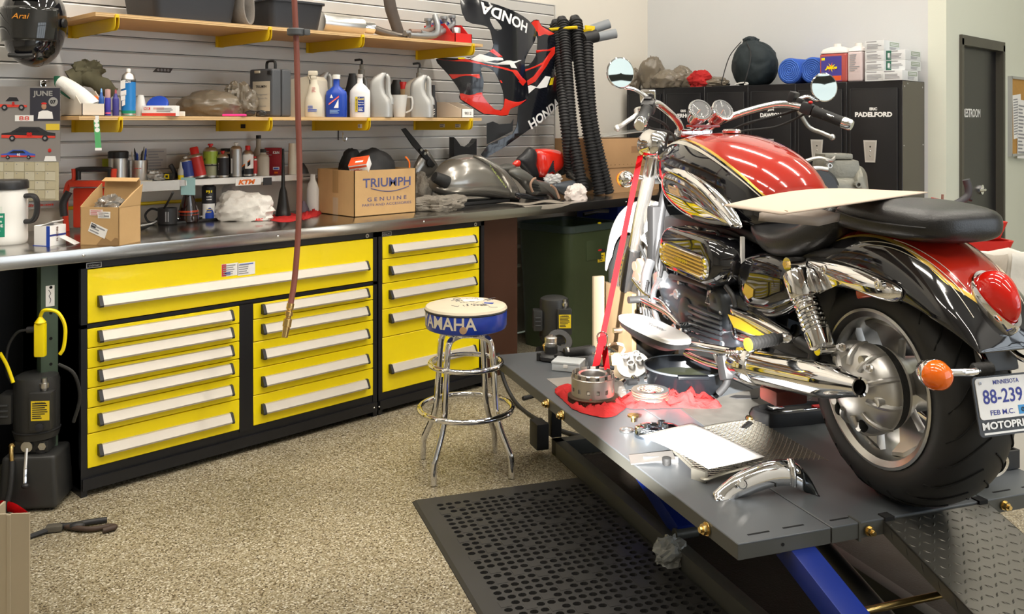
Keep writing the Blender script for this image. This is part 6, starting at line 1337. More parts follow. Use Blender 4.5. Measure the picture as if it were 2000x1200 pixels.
# ---------------------------------------------------------------- hanging fairings
YA = 4.42; o = W(985, 110, Y=YA); c = thing('motorcycle_fairing', 'red and black side fairing hanging upside down beside the shelves', 'fairing', o)
fa = lambda x, z: -.10+.9*(x-.02)**2+.35*(z)**2*.5
A = C5([(225, -30), (300, -5), (480, 75), (620, 150), (700, 215), (708, 245), (690, 300), (620, 380), (588, 440), (585, 500), (602, 580), (630, 690), (612, 738), (560, 770), (492, 800), (478, 845), (440, 850), (400, 842), (335, 838), (270, 780), (215, 725), (212, 665), (160, 545), (105, 425), (200, 425), (330, 400), (372, 350), (368, 290), (345, 200), (240, 150)])
H1 = C5([(308, 505), (345, 498), (380, 530), (412, 600), (440, 690), (446, 780), (425, 806), (385, 795), (345, 745), (322, 690), (325, 600)]); H2 = C5([(358, 138), (390, 145), (425, 205), (420, 222), (385, 222)])
sheet('panel', c, PX(A, YA, o), [PX(H1, YA, o), PX(H2, YA, o)], FBLK, fa, sm=3)
def deco(par, pts, m, fn, Y, o, nm='red_stripe', ofs=.0030, sm=1): return sheet(nm, par, PX(C5(pts), Y, o), [], m, fn, ofs=ofs, thick=.0012, sm=sm)
deco(c, [(110, 428), (230, 432), (440, 500), (520, 520), (600, 600), (575, 630), (420, 610), (412, 592), (545, 600), (490, 530), (420, 508), (300, 470), (180, 445)], FRED, fa, YA, o)
deco(c, [(160, 540), (300, 545), (305, 575), (175, 575)], FRED, fa, YA, o)
deco(c, [(212, 685), (318, 678), (322, 700), (350, 750), (390, 800), (430, 812), (446, 780), (448, 725), (610, 732), (560, 768), (490, 798), (478, 842), (440, 848), (400, 840), (337, 834), (272, 778), (217, 724)], FRED, fa, YA, o)
deco(c, [(350, 378), (372, 362), (425, 420), (400, 422)], FRED, fa, YA, o); deco(c, [(196, 418), (225, 420), (232, 430), (200, 430)], YEL, fa, YA, o, 'yellow_mark', .0040)
deco(c, [(255, 435), (300, 398), (425, 430), (430, 446), (330, 452), (395, 468), (450, 448), (555, 446), (500, 470), (520, 505), (480, 500), (470, 478), (395, 480), (290, 452)], WINK, fa, YA, o, 'decal', .0042)
q = W(973, 36, Y=YA)-o; uu = (W(923, 12, Y=YA)-W(1015, 62, Y=YA)).normalized(); vv = V((uu.z, 0, -uu.x)); vv = vv if vv.z < 0 else -vv
text('HONDA', .075, WINK, 'lettering', c, w=.40, bold=.03, bend=lambda x, y: (lambda p: V((p.x, fa(p.x, p.z)-.0035, p.z)))(q+uu*x+vv*y))
YB = 4.56; o = W(1050, 150, Y=YB); c = thing('motorcycle_fairing', 'red and black side fairing with tapered black belly beside the hoses', 'fairing', o); fb = lambda x, z: -.06+.7*(x)**2
Bp = C5([(650, 185), (680, 152), (715, 152), (733, 190), (838, 248), (842, 400), (838, 545), (900, 620), (945, 700), (800, 830), (640, 960), (415, 1168), (440, 1060), (560, 980), (585, 880), (590, 790), (630, 640), (590, 560), (580, 440), (620, 330), (560, 250)])
HB = C5([(603, 430), (640, 345), (700, 265), (706, 330), (694, 415), (650, 482), (608, 478)])
sheet('panel', c, PX(Bp, YB, o), [PX(HB, YB, o)], FBLK, fb, sm=2)
for pts in ([(652, 188), (682, 155), (713, 156), (730, 195), (834, 250), (800, 262), (712, 268), (706, 240)], [(695, 372), (840, 345), (838, 395), (760, 500), (690, 600), (625, 640), (625, 605), (680, 560), (735, 480), (600, 545), (602, 520), (740, 460), (805, 375), (698, 392)]): deco(c, pts, FRED, fb, YB, o)
deco(c, [(628, 640), (660, 625), (700, 640), (760, 560), (800, 565), (770, 640), (720, 650), (690, 645), (630, 705)], WINK, fb, YB, o, 'decal', .0042); deco(c, [(805, 575), (830, 568), (818, 622), (790, 626)], YEL, fb, YB, o, 'yellow_mark', .0042)
q = W(1054, 221, Y=YB)-o; uu = (W(1088, 193, Y=YB)-W(1022, 247, Y=YB)).normalized(); vv = V((-uu.z, 0, uu.x))
text('HONDA', .070, WINK, 'lettering', c, w=.36, bold=.03, bend=lambda x, y: (lambda p: V((p.x, fb(p.x, p.z)-.0035, p.z)))(q+uu*x+vv*y))
deco(c, [(440, 905), (470, 890), (500, 910), (560, 905), (575, 870), (570, 960), (440, 1060)], SATIN, lambda x, z: fb(x, z)+.02, YB, o, 'inner_panel', .0)
# yellow hanger with extraction hoses
p = W(1118, 55, Y=4.40); c = thing('hose_bracket', 'yellow bracket arm on the wall holding the black hoses', 'bracket', (p.x, YW, p.z)); x0_, x1_ = bx(1072, 4.70)-p.x, bx(1157, 4.40)-p.x
MB().tube([(-.02, .03, .0), (.0, -.15, .005), (.05, -.33, .01)], .012, YEL2, n=8, k=2).build('arm', c); MB().box((x1_-.03, -.33, -.005), (.10, .02, .075), YEL2, bev=.006).build('end_plate', c); MB().box((x0_+.04, -.04, .01), (.05, .02, .06), YEL2, bev=.006).build('end_plate', c)
MB().box(((x0_+x1_)/2, -.2, -.01), (.03, .40, .02), YEL2).build('cross_bar', c, flat=True)
HOSE = mat('hose_black', (.018, .018, .019), .5)
def corr(pts, r, pitch=.023):
    S = smooth(pts, 14); L_ = [0]
    for a, b in zip(S, S[1:]): L_.append(L_[-1]+(b-a).length)
    n = int(L_[-1]/pitch*4); P_ = []; j = 0
    for i in range(n+1):
        d = L_[-1]*i/n
        while j < len(S)-2 and L_[j+1] < d: j += 1
        P_.append(S[j].lerp(S[j+1], (d-L_[j])/max(1e-9, L_[j+1]-L_[j])))
    return MB().tube(P_, r, HOSE, n=18, k=1, rf=lambda t: r*(1+.12*(1 if int(t*n+.5) % 4 in (1, 2) else -1)))
def hz(px, py, Y): return W(px, py, Y=Y)
HS = [('first black corrugated hose from the red fairing', 4.58, [(1092, 58), (1096, 150), (1106, 260), (1116, 345)], .036), ('second black corrugated hose from the red fairing', 4.52, [(1104, 53), (1107, 140), (1118, 260), (1138, 372)], .040), ('third black corrugated hose from the red fairing', 4.45, [(1130, 52), (1134, 140), (1148, 250), (1172, 380)], .043), ('black corrugated hose nearest the locker wall', 4.36, [(1148, 72), (1150, 150), (1160, 250), (1190, 381)], .036)]
for i, (lb, Y, pts, r) in enumerate(HS):
    YS_ = [Y, Y*.6+1.68, Y*.3+2.92, 4.165-.0*i if i else 4.36]; P_ = [hz(x, y, q) for (x, y), q in zip(pts, YS_)]; P_[-1].z = max(P_[-1].z, ZT+.01)
    if i < 3: P_ = [P_[0]+V((.03, .10, -.25)), P_[0]+V((.01, .07, -.01)), P_[0]+V((0, .02, .02))]+P_[1:]
    hs = thing('extraction_hose', lb, 'hose', P_[-1]); o = hs.location
    corr([p-o for p in P_], r).build('corrugated_tube', hs)
    if i == 3:
        MB().lathe([(.045, -.03), (.048, .0), (.048, .08), (.044, .085)], SATIN, P_[0]-o+V((-.01, 0, -.01)), (.9, -.35, .25)).build('hose_cuff', hs)
for nm, (x, y), (x2, y2) in (('lower', (1160, 74), (1203, 65)), ('upper', (1148, 60), (1190, 46))):
    a, e = W(x, y, Y=4.38 if nm == 'lower' else 4.46), W(x2, y2, Y=4.28 if nm == 'lower' else 4.36); ax = (e-a).normalized(); l = (e-a).length
    tag(MB().lathe([(.036, 0), (.036, l), (.031, l), (.031, l-.06), (.001, l-.06)], mat('pipe_grey', (.25, .27, .29), .4), a, ax, n=24).build('pipe_end'), nm+' of two grey pipe ends lying in the yellow hose bracket', 'pipe')
# ---------------------------------------------------------------- body panels on the worktop
GPAINT = mat('grey_metallic', (.26, .245, .22), .22, .55, coat=.8); GMATT = mat('grey_fairing', (.10, .098, .088), .32, .2, coat=.3)
o = W(925, 392, Y=4.28); o.z = ZT; c = thing('tank_cover', 'grey metallic fuel tank cover lying behind the grey rag', 'tank cover', o)
shell('cover', c, [(838, 362), (850, 335), (872, 313), (905, 302), (938, 305), (965, 322), (988, 348), (1004, 375), (1009, 391), (985, 392), (940, 385), (890, 384), (855, 380)], 4.34, o, GPAINT, .16, p=2.2, rings=12)
shell('side_ridge', c, [(925, 305), (945, 309), (970, 328), (992, 355), (1008, 385), (985, 385), (955, 340)], 4.27, o, GPAINT, .11, p=2.5)
MB().box((.0, .05, .012), (.60, .16, .022), SATIN, bev=.008).build('base_rim', c)
text('TRIUMPH', .016, mat('lime_text', (.35, .42, .10), .4), 'lettering', c, bend=lambda x, y: (lambda p: p)(W(972+x*330, 344+x*440, Y=4.148)-o+V((.3, 0, .5))*y*1.2), w=.10, bold=.02)
o = W(833, 345, Y=4.5); c = thing('bodywork_panel', 'grey triangular bracket panel with long black arm behind the tank cover', 'panel', o)
shell('panel', c, [(806, 345), (815, 312), (832, 292), (845, 308), (856, 330), (840, 345), (825, 352)], 4.5, o, GPAINT, .03)
b = MB(); out = PX([(783, 253), (790, 250), (812, 276), (848, 322), (842, 328), (826, 308), (805, 285)], 4.48, o); b.prism(out, SATIN, (0, -.02, 0), AX, AZ, .012); b.build('arm', c, flat=True)
for x, y in ((822, 293), (829, 300), (838, 318)): q = W(x, y, Y=4.46)-o; MB().cyl(q-V((0, .0, 0)), q-V((0, .008, 0)), .009 if y < 310 else .022, STEEL if y < 310 else SATIN).build('bolt', c)
q = W(805, 380, Y=4.56); MB().box((q.x-o.x, .04, ZT+.115-o.z), (.05, .05, .23), GPAINT, bev=.008).build('foot', c)
RAG = mat('grey_rag', (.20, .18, .15), .95, var=.25, vs=60, bump=.4, bs=120)
b = MB(); q, k = on(862, 412); b.blob(q+V((0, .03, 0)), (.15, .075, .055), RAG, 51, .35, 1.7, nu=54, nv=30, ridge=.8, rot=-.5); q, k = on(832, 405); b.blob(q+V((0, .06, .03)), (.07, .06, .10), RAG, 52, .4, 1.8, nu=40, nv=26, ridge=.8); tag(b.build('shop_rag'), 'thick grey fleece rag draped before the grey tank cover', 'rag')
o = W(868, 352, Y=4.26); c = MB(); a = W(848, 345, Y=4.24); e = W(885, 362, Y=4.22); tag(MB().lathe([(.030, 0), (.034, .01), (.040, .07), (.040, .10), (.034, .10), (.03, .04), (.001, .03)], RUB, a, (e-a), n=24).build('rubber_boot'), 'black rubber boot lying between the grey rag and tank cover', 'rubber boot')
o = W(908, 300, Y=4.60); c = thing('saddle_bracket', 'black concave bracket standing behind the grey tank cover', 'bracket', (o.x, o.y, ZT)); oo = c.location
b = MB(); b.prism(PX([(887, 380), (887, 268), (891, 272), (900, 285), (915, 288), (925, 280), (931, 271), (931, 380)], 4.60, oo), PLAS, (0, 0, 0), AX, AZ, -.05); b.build('bracket', c, flat=True)
# red tail cowl with black front
o = W(1060, 345, Y=4.45); c = thing('tail_cowl', 'red tail cowl with black wing emblem on the worktop', 'tail cowl', (o.x, o.y, ZT)); oo = c.location
RY = 4.42
shell('red_cover', c, C6([(690, 315), (755, 288), (860, 294), (925, 315), (948, 390), (935, 470), (880, 515), (800, 562), (725, 545), (695, 455)]), RY, oo, FRED, .07, p=3)
shell('red_fin', c, C6([(940, 340), (975, 380), (1025, 470), (1000, 505), (965, 490), (945, 430)]), RY+.03, oo, FRED, .03); shell('black_fin', c, C6([(935, 340), (985, 420), (990, 510), (935, 540), (915, 480)]), RY+.05, oo, SATIN, .05)
shell('black_bracket', c, C6([(528, 385), (575, 340), (640, 278), (695, 310), (700, 380), (695, 460), (720, 560), (650, 560), (575, 480), (540, 430)]), RY, oo, PLAS, .05); shell('red_tab', c, C6([(490, 430), (530, 395), (556, 410), (550, 455), (505, 460)]), RY-.03, oo, FRED, .02)
b = MB()
for i in range(6):
    pts = PX(C6([(740+12*i, 520-6*i), (795+1*i, 400+22*i), (803+2*i, 405+22*i), (755+12*i, 520-6*i)]), RY, oo); b.prism(pts, INK, (0, RY-oo.y-.0695, 0), AX, AZ, .004)
b.build('wing_emblem', c, flat=True)
for z in (0.06, .11): MB().box((0, .05, z), (.16, .10, .12), SATIN, bev=.02).build('inner_support', c)
def loose(label, pts, Y, m, bulge, name='fairing_piece', cat='fairing piece', p=2.0):
    o = W(sum(q[0] for q in pts)/len(pts), sum(q[1] for q in pts)/len(pts), Y=Y); o.z = ZT; c = thing(name, label, cat, o); shell('panel', c, pts, Y, o, m, bulge, p=p); return c, o
c, o = loose('olive grey vented fairing piece lying below the red tail cowl', C6([(455, 500), (500, 470), (560, 480), (640, 560), (700, 580), (780, 600), (860, 640), (900, 700), (930, 770), (880, 770), (820, 720), (730, 715), (680, 730), (620, 690), (540, 600), (470, 545)]), 4.20, GMATT, .06)
for i in range(3):
    q = W(1043+i*2, 361+i*5.5, Y=4.135)-o; MB().box(q, (.09, .006, .008), SLIT, rot=(0, .15, 0)).build('vent', c, flat=True)
loose('dark grey curved fairing piece behind the tank cover', C6([(320, 470), (420, 430), (490, 440), (500, 480), (440, 540), (380, 530)]), 4.40, GMATT, .05); loose('blue grey pointed fairing piece beside the white crumpled paper', C6([(860, 630), (960, 600), (1060, 590), (1080, 640), (1130, 735), (1060, 750), (960, 725), (900, 690)]), 4.22, mat('blue_grey_panel', (.075, .085, .10), .35, .1, coat=.3), .04)
loose('black pointed cowl lying at the foot of the hoses', C6([(1000, 500), (1060, 475), (1110, 500), (1180, 570), (1370, 720), (1250, 730), (1160, 660), (1060, 600)]), 4.34, GMATT, .05); loose('glossy black curved strip between tank cover and olive fairing', C6([(515, 705), (600, 710), (700, 745), (800, 750), (780, 775), (660, 770), (540, 750)]), 4.10, FBLK, .03)
b = MB(); q = W(1080, 352, Y=4.25); b.blob(q-V((0, 0, .02)), (.065, .04, .035), CLEAR, 61, .5, 2.4, nu=34, nv=20); tag(b.build('clear_bag'), 'small clear plastic bag below the red tail cowl', 'bag')
b = MB(); q, k = on(1134, 391); b.blob(q+V((-.01, .03, 0)), (.075, .05, .06), mat('rose_paper', (.72, .64, .60), .85), 62, .35, 1.8, nu=40, nv=24, ridge=.8); tag(b.build('crumpled_paper'), 'white crumpled paper lying before the black cowl', 'paper')
for i, (pts, lb) in enumerate((([(1040, 375), (1036, 362), (1040, 352), (1046, 348)], 'short tan hose standing on the olive fairing'), ([(1076, 362), (1085, 370), (1092, 388)], 'tan hose bent over edge of the olive fairing'))):
    b = MB().tube([W(x, y, Y=4.11) for x, y in pts], .008, mat('tan_hose', (.36, .22, .15), .6), n=8); tag(b.build('hose'), lb, 'hose')
def drape(label, pts, m, name, dz=0):
    def fn(u, v): a = V(pts[0]).lerp(V(pts[1]), u); e = V(pts[3]).lerp(V(pts[2]), u); p = a.lerp(e, v); p.z += .006*sin(9*u+4*v)+dz; return p
    return tag(MB().grid(fn, 16, 8, m).build(name, solid=.0015), label, 'paper')
PPR = mat('grey_paper', (.26, .23, .19), .8)
e0, e1 = W(1012, 401, Z=ZT+.012), W(1118, 395, Z=ZT+.012)
drape('brown grey paper sheet hanging over the worktop edge', [e0+V((-.05, .14, .0)), e1+V((.0, .16, 0)), e1+V((0, 0, -.000)), e0+V((.04, -.0, 0))], PPR, 'paper_sheet', .002)
b = MB(); b.grid(lambda u, v: e0.lerp(e1, u)+V((.02, -.012-.004*v+.008*sin(6*u), -.006-.030*v*sin(pi*min(1, u*1.1)))), 16, 5, PPR); tag(b.build('paper_sheet', solid=.0015), 'curled brown paper tongue over the front lip of the worktop', 'paper')
# two cardboard boxes at the end of the worktop and a smoked screen on top
x0_, x1_ = bx(1170, 4.22), 5.86
ca = carton('cardboard_box', 'lower of two stacked cardboard boxes at right end of worktop', 'box', ((x0_+x1_)/2+.01, 4.44, ZT), (x1_-x0_-.02, .40, .185), KRAFT); cb = carton('cardboard_box', 'upper of two stacked cardboard boxes at right end of worktop', 'box', ((x0_+x1_)/2, 4.44, ZT+.1865), (x1_-x0_, .42, .215), KRAFT)
MB().box((.08, -.2105, .13), (.13, .001, .05), mat('box_tape', (.36, .20, .10), .5)).build('tape', cb, flat=True); b = MB()
for i in range(14): b.box((-.33+.05*i, -.2105, .022), (.012, .001, .006), mat('box_dark', (.25, .14, .06), .8))
b.build('perforation', cb, flat=True)
b = MB(); o = V((x0_+.40, 4.36, ZT+.405)); b.grid(lambda u, v: o+V((-.30+.75*u, -.10+.26*v, .010+.085*u*(1-.3*u)*(1-(2*v-1)**2*.25))), 16, 8, mat('smoked_screen', (.42, .42, .40), .15, .3, coat=.6)); tag(b.build('windscreen', solid=.004), 'smoky grey curved windscreen lying on the upper cardboard box', 'windscreen')
# ---------------------------------------------------------------- lockers
LOCK = mat('locker_black', (.010, .010, .012), .32, var=.15, vs=3); LSIDE = mat('locker_side', (.10, .092, .07), .45)
XF, ZL, n_ = 6.04, 1.83, 6; ys = [2.434+.3785*i for i in range(n_+1)]
NAMES = [('ERIC', 'PADELFORD'), ('TODD', 'ARCHER'), ('JIM', 'DAWSON'), ('ALAN', 'MILLER'), ('GREG', 'OVERHOLT'), None]
LBL = ['black metal locker at open right end of the locker row', 'second black locker from the right end of the row', 'third black locker from the right end of the row', 'fourth black locker from the right end of the row', 'fifth black locker from the right end of the row', 'black metal locker in the corner beside the cardboard boxes']
for i in range(n_):
    ya, yb = ys[i]+.0008, ys[i+1]-.0008; ym = (ya+yb)/2; c = thing('locker', LBL[i], 'locker', ((XF+XL)/2, ym, 0), 0, 'black lockers along the wall'); hw = (yb-ya)/2; dx = XF-(XF+XL)/2
    b = MB(); b.box((.004, 0, ZL/2), (XL-XF-.012, 2*hw, ZL), LOCK, bev=.003, seg=1)
    if i == 0: b.box((.004, -hw-.0006, ZL/2), (XL-XF-.016, .001, ZL-.01), LSIDE)
    b.build('body', c); MB().box((dx+.006, 0, ZL/2+.02), (.014, 2*hw-.060, ZL-.14), LOCK, bev=.004).build('door', c); b = MB()
    for s in (-1, 1): b.box((dx-.0025, s*(hw-.029), ZL/2+.02), (.003, .002, ZL-.14), DGREY)
    b.box((dx-.0025, 0, ZL-.050), (.003, 2*hw-.060, .002), DGREY); b.build('door_edge', c, flat=True)
    if i == 0:
        for z, x in ((ZL-.04, -.15), (ZL-.04, .15), (1.4, .16), (1.4, -.16), (ZL-.02, -.10)): MB().ell((x, -hw-.002, z), (.006, .003, .006), SILVERP, nu=10, nv=6).build('rivet', c)
    b = MB(); b.prism([(-.046, .068), (.046, .068), (.034, -.080), (-.034, -.080)], mat('handle_silver', (.62, .61, .58), .45, .5), (dx-.0035, .02, 1.365), NY, AZ, .004); hd = b.build('handle_plate', c, flat=True)
    MB().prism([(-.034, .056), (.034, .056), (.026, -.068), (-.026, -.068)], mat('handle_pocket', (.50, .48, .45), .45, .5), (dx-.0079, .02, 1.365), NY, AZ, .0006).build('pocket', hd, flat=True)
    for z in (.02, -.01, -.04): MB().ell((dx-.0105, .018, 1.37+z), (.003, .005, .005), STEEL if z < .01 else SLIT, nu=8, nv=6).build('rivet', hd)
    if NAMES[i]:
        text(NAMES[i][0], .020, WINK, 'lettering', c, (dx-.0018, .0, 1.643), NY, AZ, w=.052, bold=.05); text(NAMES[i][1], .033, WINK, 'lettering', c, (dx-.0018, .0, 1.606), NY, AZ, w=.040*len(NAMES[i][1])*.70, bold=.05)
def top(px, X): u = (px-1000)/FPX; return V((X, X*(1-u)/(1+u), ZL)), mpp((X, X*(1-u)/(1+u)))
for px, X, s, sd, lb in ((1275, 6.20, (.10, .095, .165), 71, 'tall brown plastic bag on the lockers nearest the corner'), (1238, 6.22, (.05, .06, .11), 72, 'small brown plastic bag wedged in the corner on the lockers'), (1300, 6.12, (.10, .115, .085), 73, 'low brown plastic bag at front edge of the lockers'), (1330, 6.26, (.10, .11, .10), 74, 'brown plastic bag behind the low one on the lockers'), (1398, 6.18, (.09, .11, .045), 75, 'flat grey plastic bag beside the black drawstring bag')):
    p, k = top(px, X); b = MB(); b.blob(p, s, BAGM, sd, .28, 1.5, nu=44, nv=28, ridge=.7); tag(b.build('plastic_bag'), lb, 'bag')
p, k = top(1368, 6.14); b = MB(); b.blob(p, (.07, .095, .075), REDC, 76, .32, 1.8, nu=44, nv=26, ridge=.8); tag(b.build('red_rag'), 'red rag lying among the plastic bags on the lockers', 'rag')
p, k = top(1473, 6.19); c = thing('drawstring_bag', 'big round black drawstring bag standing on the lockers', 'bag', p); DKB = mat('bag_dark_teal', (.010, .018, .022), .7, bump=.2, bs=30); b = MB()
b.blob((0, 0, 0), (.155, .175, .185), DKB, 81, .10, 1.2, nu=60, nv=40, ridge=.5, flat=-.85); b.build('body', c); MB().blob((-.0, .03, .315), (.05, .06, .035), DKB, 82, .3, 2, nu=30, nv=18).build('gathered_top', c)
for s in (1, -1): MB().tube([(-.10, s*.02+.03, .33), (-.15, .03+s*.09, .22), (-.19, .06+s*.10, .04), (-.175, .08+s*.09, .006)], .004, SATIN, n=6).build('cord', c)
p, k = top(1447, 6.075); tag(MB().tube([p+V((0, .05, .006)), p+V((0, .02, .016)), p+V((0, -.04, .020)), p+V((0, -.06, .010)), p+V((0, -.03, .006))], .006, WHITE, n=8).build('buckle'), 'white plastic buckle lying before the black drawstring bag', 'buckle')
TOW = mat('towel_blue', (.03, .10, .46), .95, bump=.5, bs=150, var=.1, vs=40)
for px, X, lb in ((1542, 6.10, 'left of two rolled blue towels on the lockers'), (1586, 6.12, 'right of two rolled blue towels beside the red jug')):
    p, k = top(px, X); r = .094; c = thing('rolled_towel', lb, 'towel', p+V((.12, 0, r)), 0, 'rolled blue towels on the lockers'); MB().lathe([(.001, -.125), (r*.9, -.125), (r, -.115), (r, .12), (r*.9, .13), (.001, .13)], TOW, (0, 0, 0), (1, 0, 0), n=36).build('roll', c)
    sp = [V((-.1255, r*.92*(1-t/60)*cos(t*.62), r*.92*(1-t/60)*sin(t*.62))) for t in range(56)]; MB().tube(sp, .0036, mat('towel_light', (.08, .19, .60), .95), n=6, k=1).build('spiral_edge', c)
def square_jug(px, X, w_, h, lb, m, full, cap, lab=None, d_=.14):
    p, k = top(px, X); c = thing('fluid_jug', lb, 'jug', p); f = full*h; MB().box((0, 0, f/2), (d_, w_, f), m, bev=.016, seg=3).build('contents', c)
    MB().skin([[V((x, y, z)) for x, y in rr(d_*sx, w_*sx, .02, 4)] for z, sx in ((f+.001, .985), (h*.80, .985), (h*.88, .85), (h*.94, .45), (h*.945, .22))], mat('jug_clear_wall', (.72, .66, .64), .35)).build('shoulder', c)
    MB().lathe([(.026, 0), (.026, .022), (.001, .024)], cap, (0, 0, h*.94)).build('cap', c)
    if lab:
        l = label_panel('label', c, lab, (-d_/2-.0012, .012, f*.47), NY, AZ, w_*.74, f*.86, 0, bars=[(.5, .12, .98, .2, mat('label_orange', (.70, .10, .02), .5)), (.1, .9, .16, .1, YEL)])
        for j in range(9):
            a = R(40*j); MB().prism([(.006*cos(a+1.57), .006*sin(a+1.57)), (.038*cos(a), .034*sin(a)), (.006*cos(a-1.57), .006*sin(a-1.57))], YEL if j % 2 else ORANGE, (-d_/2-.0022, .012, f*.52), NY, AZ, .001).build('burst', l, flat=True)
        text('Juice', .03, YEL, 'label_text', l, (-d_/2-.0045, .012, f*.5), NY, AZ, w=.09, bold=.05, shear=.3)
    return c
RJ = mat('red_fluid', (.42, .08, .07), .15, coat=.5)
square_jug(1636, 6.13, .20, .265, 'red coolant jug with blue label on the lockers', RJ, .76, WHITE, mat('label_violet', (.06, .05, .30), .5)); square_jug(1655, 6.31, .18, .245, 'red coolant jug behind the blue labelled one', RJ, .76, WHITE)
c = square_jug(1678, 6.13, .105, .26, 'pale white jug with printed sheet beside stacked white boxes', mat('pale_fluid', (.62, .52, .52), .3), .80, WHITE); b = MB(); lines(b, GINK, (-.0712, 0, .13), NY, AZ, .07, .12, 9, 5); b.build('print', c, flat=True)
BXW = mat('box_white', (.66, .68, .69), .7); BXG = mat('box_green', (.03, .14, .09), .5)
def wbox(x, y, z, lb, green):
    c = carton('parts_box', lb, 'box', (x, y, z), (.26, .128, .0672), BXW, 0, .001, 'white boxes on the lockers'); b = MB(); lines(b, GINK, (-.1303, 0, .028), NY, AZ, .10, .036, 4, int(y*100+z*50), vary=.3)
    rect(b, GINK, (-.1303, .02, .060), NY, AZ, .07, .006); rect(b, mat('side_panel_print', (.30, .36, .28), .6), (.04, -.0643, .046), AX, AZ, .15, .028, .0006); lines(b, BXW, (.04, -.0649, .046), AX, AZ, .13, .018, 2, 4, .5, .0006, .1); lines(b, GINK, (.04, -.0643, .018), AX, AZ, .16, .02, 3, 5)
    if green: rect(b, BXG, (-.1304, .045, .034), NY, AZ, .034, .062); rect(b, BXW, (-.131, .045, .034), NY, AZ, .014, .03)
    b.build('print', c, flat=True)
yl, yr_ = 2.626, 2.4985
for j, t in enumerate(('bottom', 'second', 'third', 'top')): wbox(6.19, yl, ZL+.068*j, t+' white parts box of the left stack of four', False)
for j, t in enumerate(('bottom', 'middle', 'top')): wbox(6.19+(-.02 if j == 0 else .03), yr_-.002, ZL+.068*j, t+' white parts box of the right stack of three', j > 0)
# ---------------------------------------------------------------- cork board by the door
xa = bx(1968, YR); c = thing('cork_board', 'cork notice board with papers right of the black door', 'notice board', (xa+.45, YR, 1.60)); MB().box((0, -.012, 0), (.88, .02, .60), mat('cork', (.50, .27, .07), .9, var=.2, vs=40)).build('cork', c, flat=True); b = MB()
for s in (-1, 1): b.box((s*.44, -.014, 0), (.02, .03, .62), SILVERP); b.box((0, -.014, s*.30), (.88, .03, .02), SILVERP)
b.build('frame', c, flat=True)
for i, (x, z, w_, h, t) in enumerate(((-.30, .0, .20, .34, .08), (-.20, -.10, .20, .46, -.04), (.05, .05, .2, .28, .02))):
    q = V((xa+.45+x, YR-.024-.003*i, 1.60+z)); lb = ['curled white sheet left on the cork board', 'long white sheet overlapping on the cork board', 'white sheet at right on the cork board'][i]; o = tag(label_panel('paper_note', None, PAPER, q, V((cos(t), 0, sin(t))), V((-sin(t), 0, cos(t))), w_, h, 14, GINK, seed=i), lb, 'paper', 'papers on the cork board')
# ---------------------------------------------------------------- red service cart with an engine behind the motorcycle
cq = V((4.92, 2.06, 0)); rz = R(-45); c = thing('service_cart', 'red plastic service cart behind the motorcycle carrying an engine', 'cart', cq, rz); CRD = mat('cart_red', (.62, .018, .012), .35)
def tray(z, h, w_, d_, nm):
    b = MB(); b.skin([[V((x, y, z+hh)) for x, y in rr(w_*s, d_*s, .04, 4)] for hh, s in ((0, .94), (h, 1.0), (h, .965), (.02, .92))], CRD); b.build(nm, c)
tray(.955, .085, 1.06, .50, 'top_tray'); tray(.86, .085, 1.10, .54, 'rim'); tray(.25, .10, 1.02, .48, 'bottom_tray')
for sx in (-1, 1):
    for sy in (-1, 1): MB().box((sx*.40, sy*.17, .55), (.09, .07, .64), CRD, bev=.015).build('leg', c); MB().lathe([(.02, -.016), (.055, -.016), (.06, 0), (.055, .016), (.02, .016)], RUB, (sx*.40, sy*.19, .062), (0, 1, 0)).build('caster', c); MB().box((sx*.40, sy*.19, .17), (.05, .05, .16), STEEL, bev=.008).build('caster_fork', c)
b = MB(); pr = [(.30, .10), (.55, .13), (.50, .06), (.52, .0)]; b.skin([[V((x, y, z)) for x, y, z in ((.34, .20, 1.04), (.53, .20, 1.04), (.53, .23, 1.04), (.34, .23, 1.04))], [V((x, y, z)) for x, y, z in ((.34, .20, 1.13), (.44, .20, 1.11), (.44, .23, 1.11), (.34, .23, 1.13))]], CRD); b.build('back_rest', c)
e = c.matrix_basis
def cw(px, py, dz=4.95): r = (px-1000)/FPX*dz; return V(((r+dz)*.5**.5, (dz-r)*.5**.5, CH+(240-py)/FPX*dz))
b = MB(); b.tube([cw(1845, 405), cw(1868, 398), cw(1888, 385), cw(1892, 370), cw(1887, 351)], .020, mat('handle_rubber', (.05, .05, .055), .5), n=12); b.tube([cw(1888, 388), cw(1898, 391)], .008, SATIN, n=8); b.tube([cw(1840, 402), cw(1841, 380)], .007, RUST, n=6); o = b.build('lever_bar'); tag(o, 'black bent bar lying across the red cart beyond the seat', 'bar'); o.location = V((0, 0, 0))
b = MB(); b.tube([cw(1876, 418), cw(1892, 428), cw(1915, 431), cw(1932, 437), cw(1940, 444)], .006, SATIN, n=8); tag(b.build('cable'), 'black cable with green plug hanging over the red cart', 'cable'); bpy.data.objects[COL.objects[-1].name]
gcb = MB(); gcb.cyl(cw(1940, 443), cw(1942, 452), .011, mat('plug_green', (.05, .42, .12), .4), n=10); gcb.build('green_plug', COL.objects[-1])
for i, px in enumerate((1884, 1902)):
    q = cw(px, 438); q.z = .982+.03; tag(MB().lathe([(.015, -.03), (.045, -.03), (.045, .0), (.03, .01), (.03, .04), (.015, .04)], ALU, q, (.3, -.5, .8), n=20).build('gear'), ['small silver gear at left in the red cart tray', 'silver gear nearest the green plug in the red cart'][i], 'gear', 'gears in the red cart')
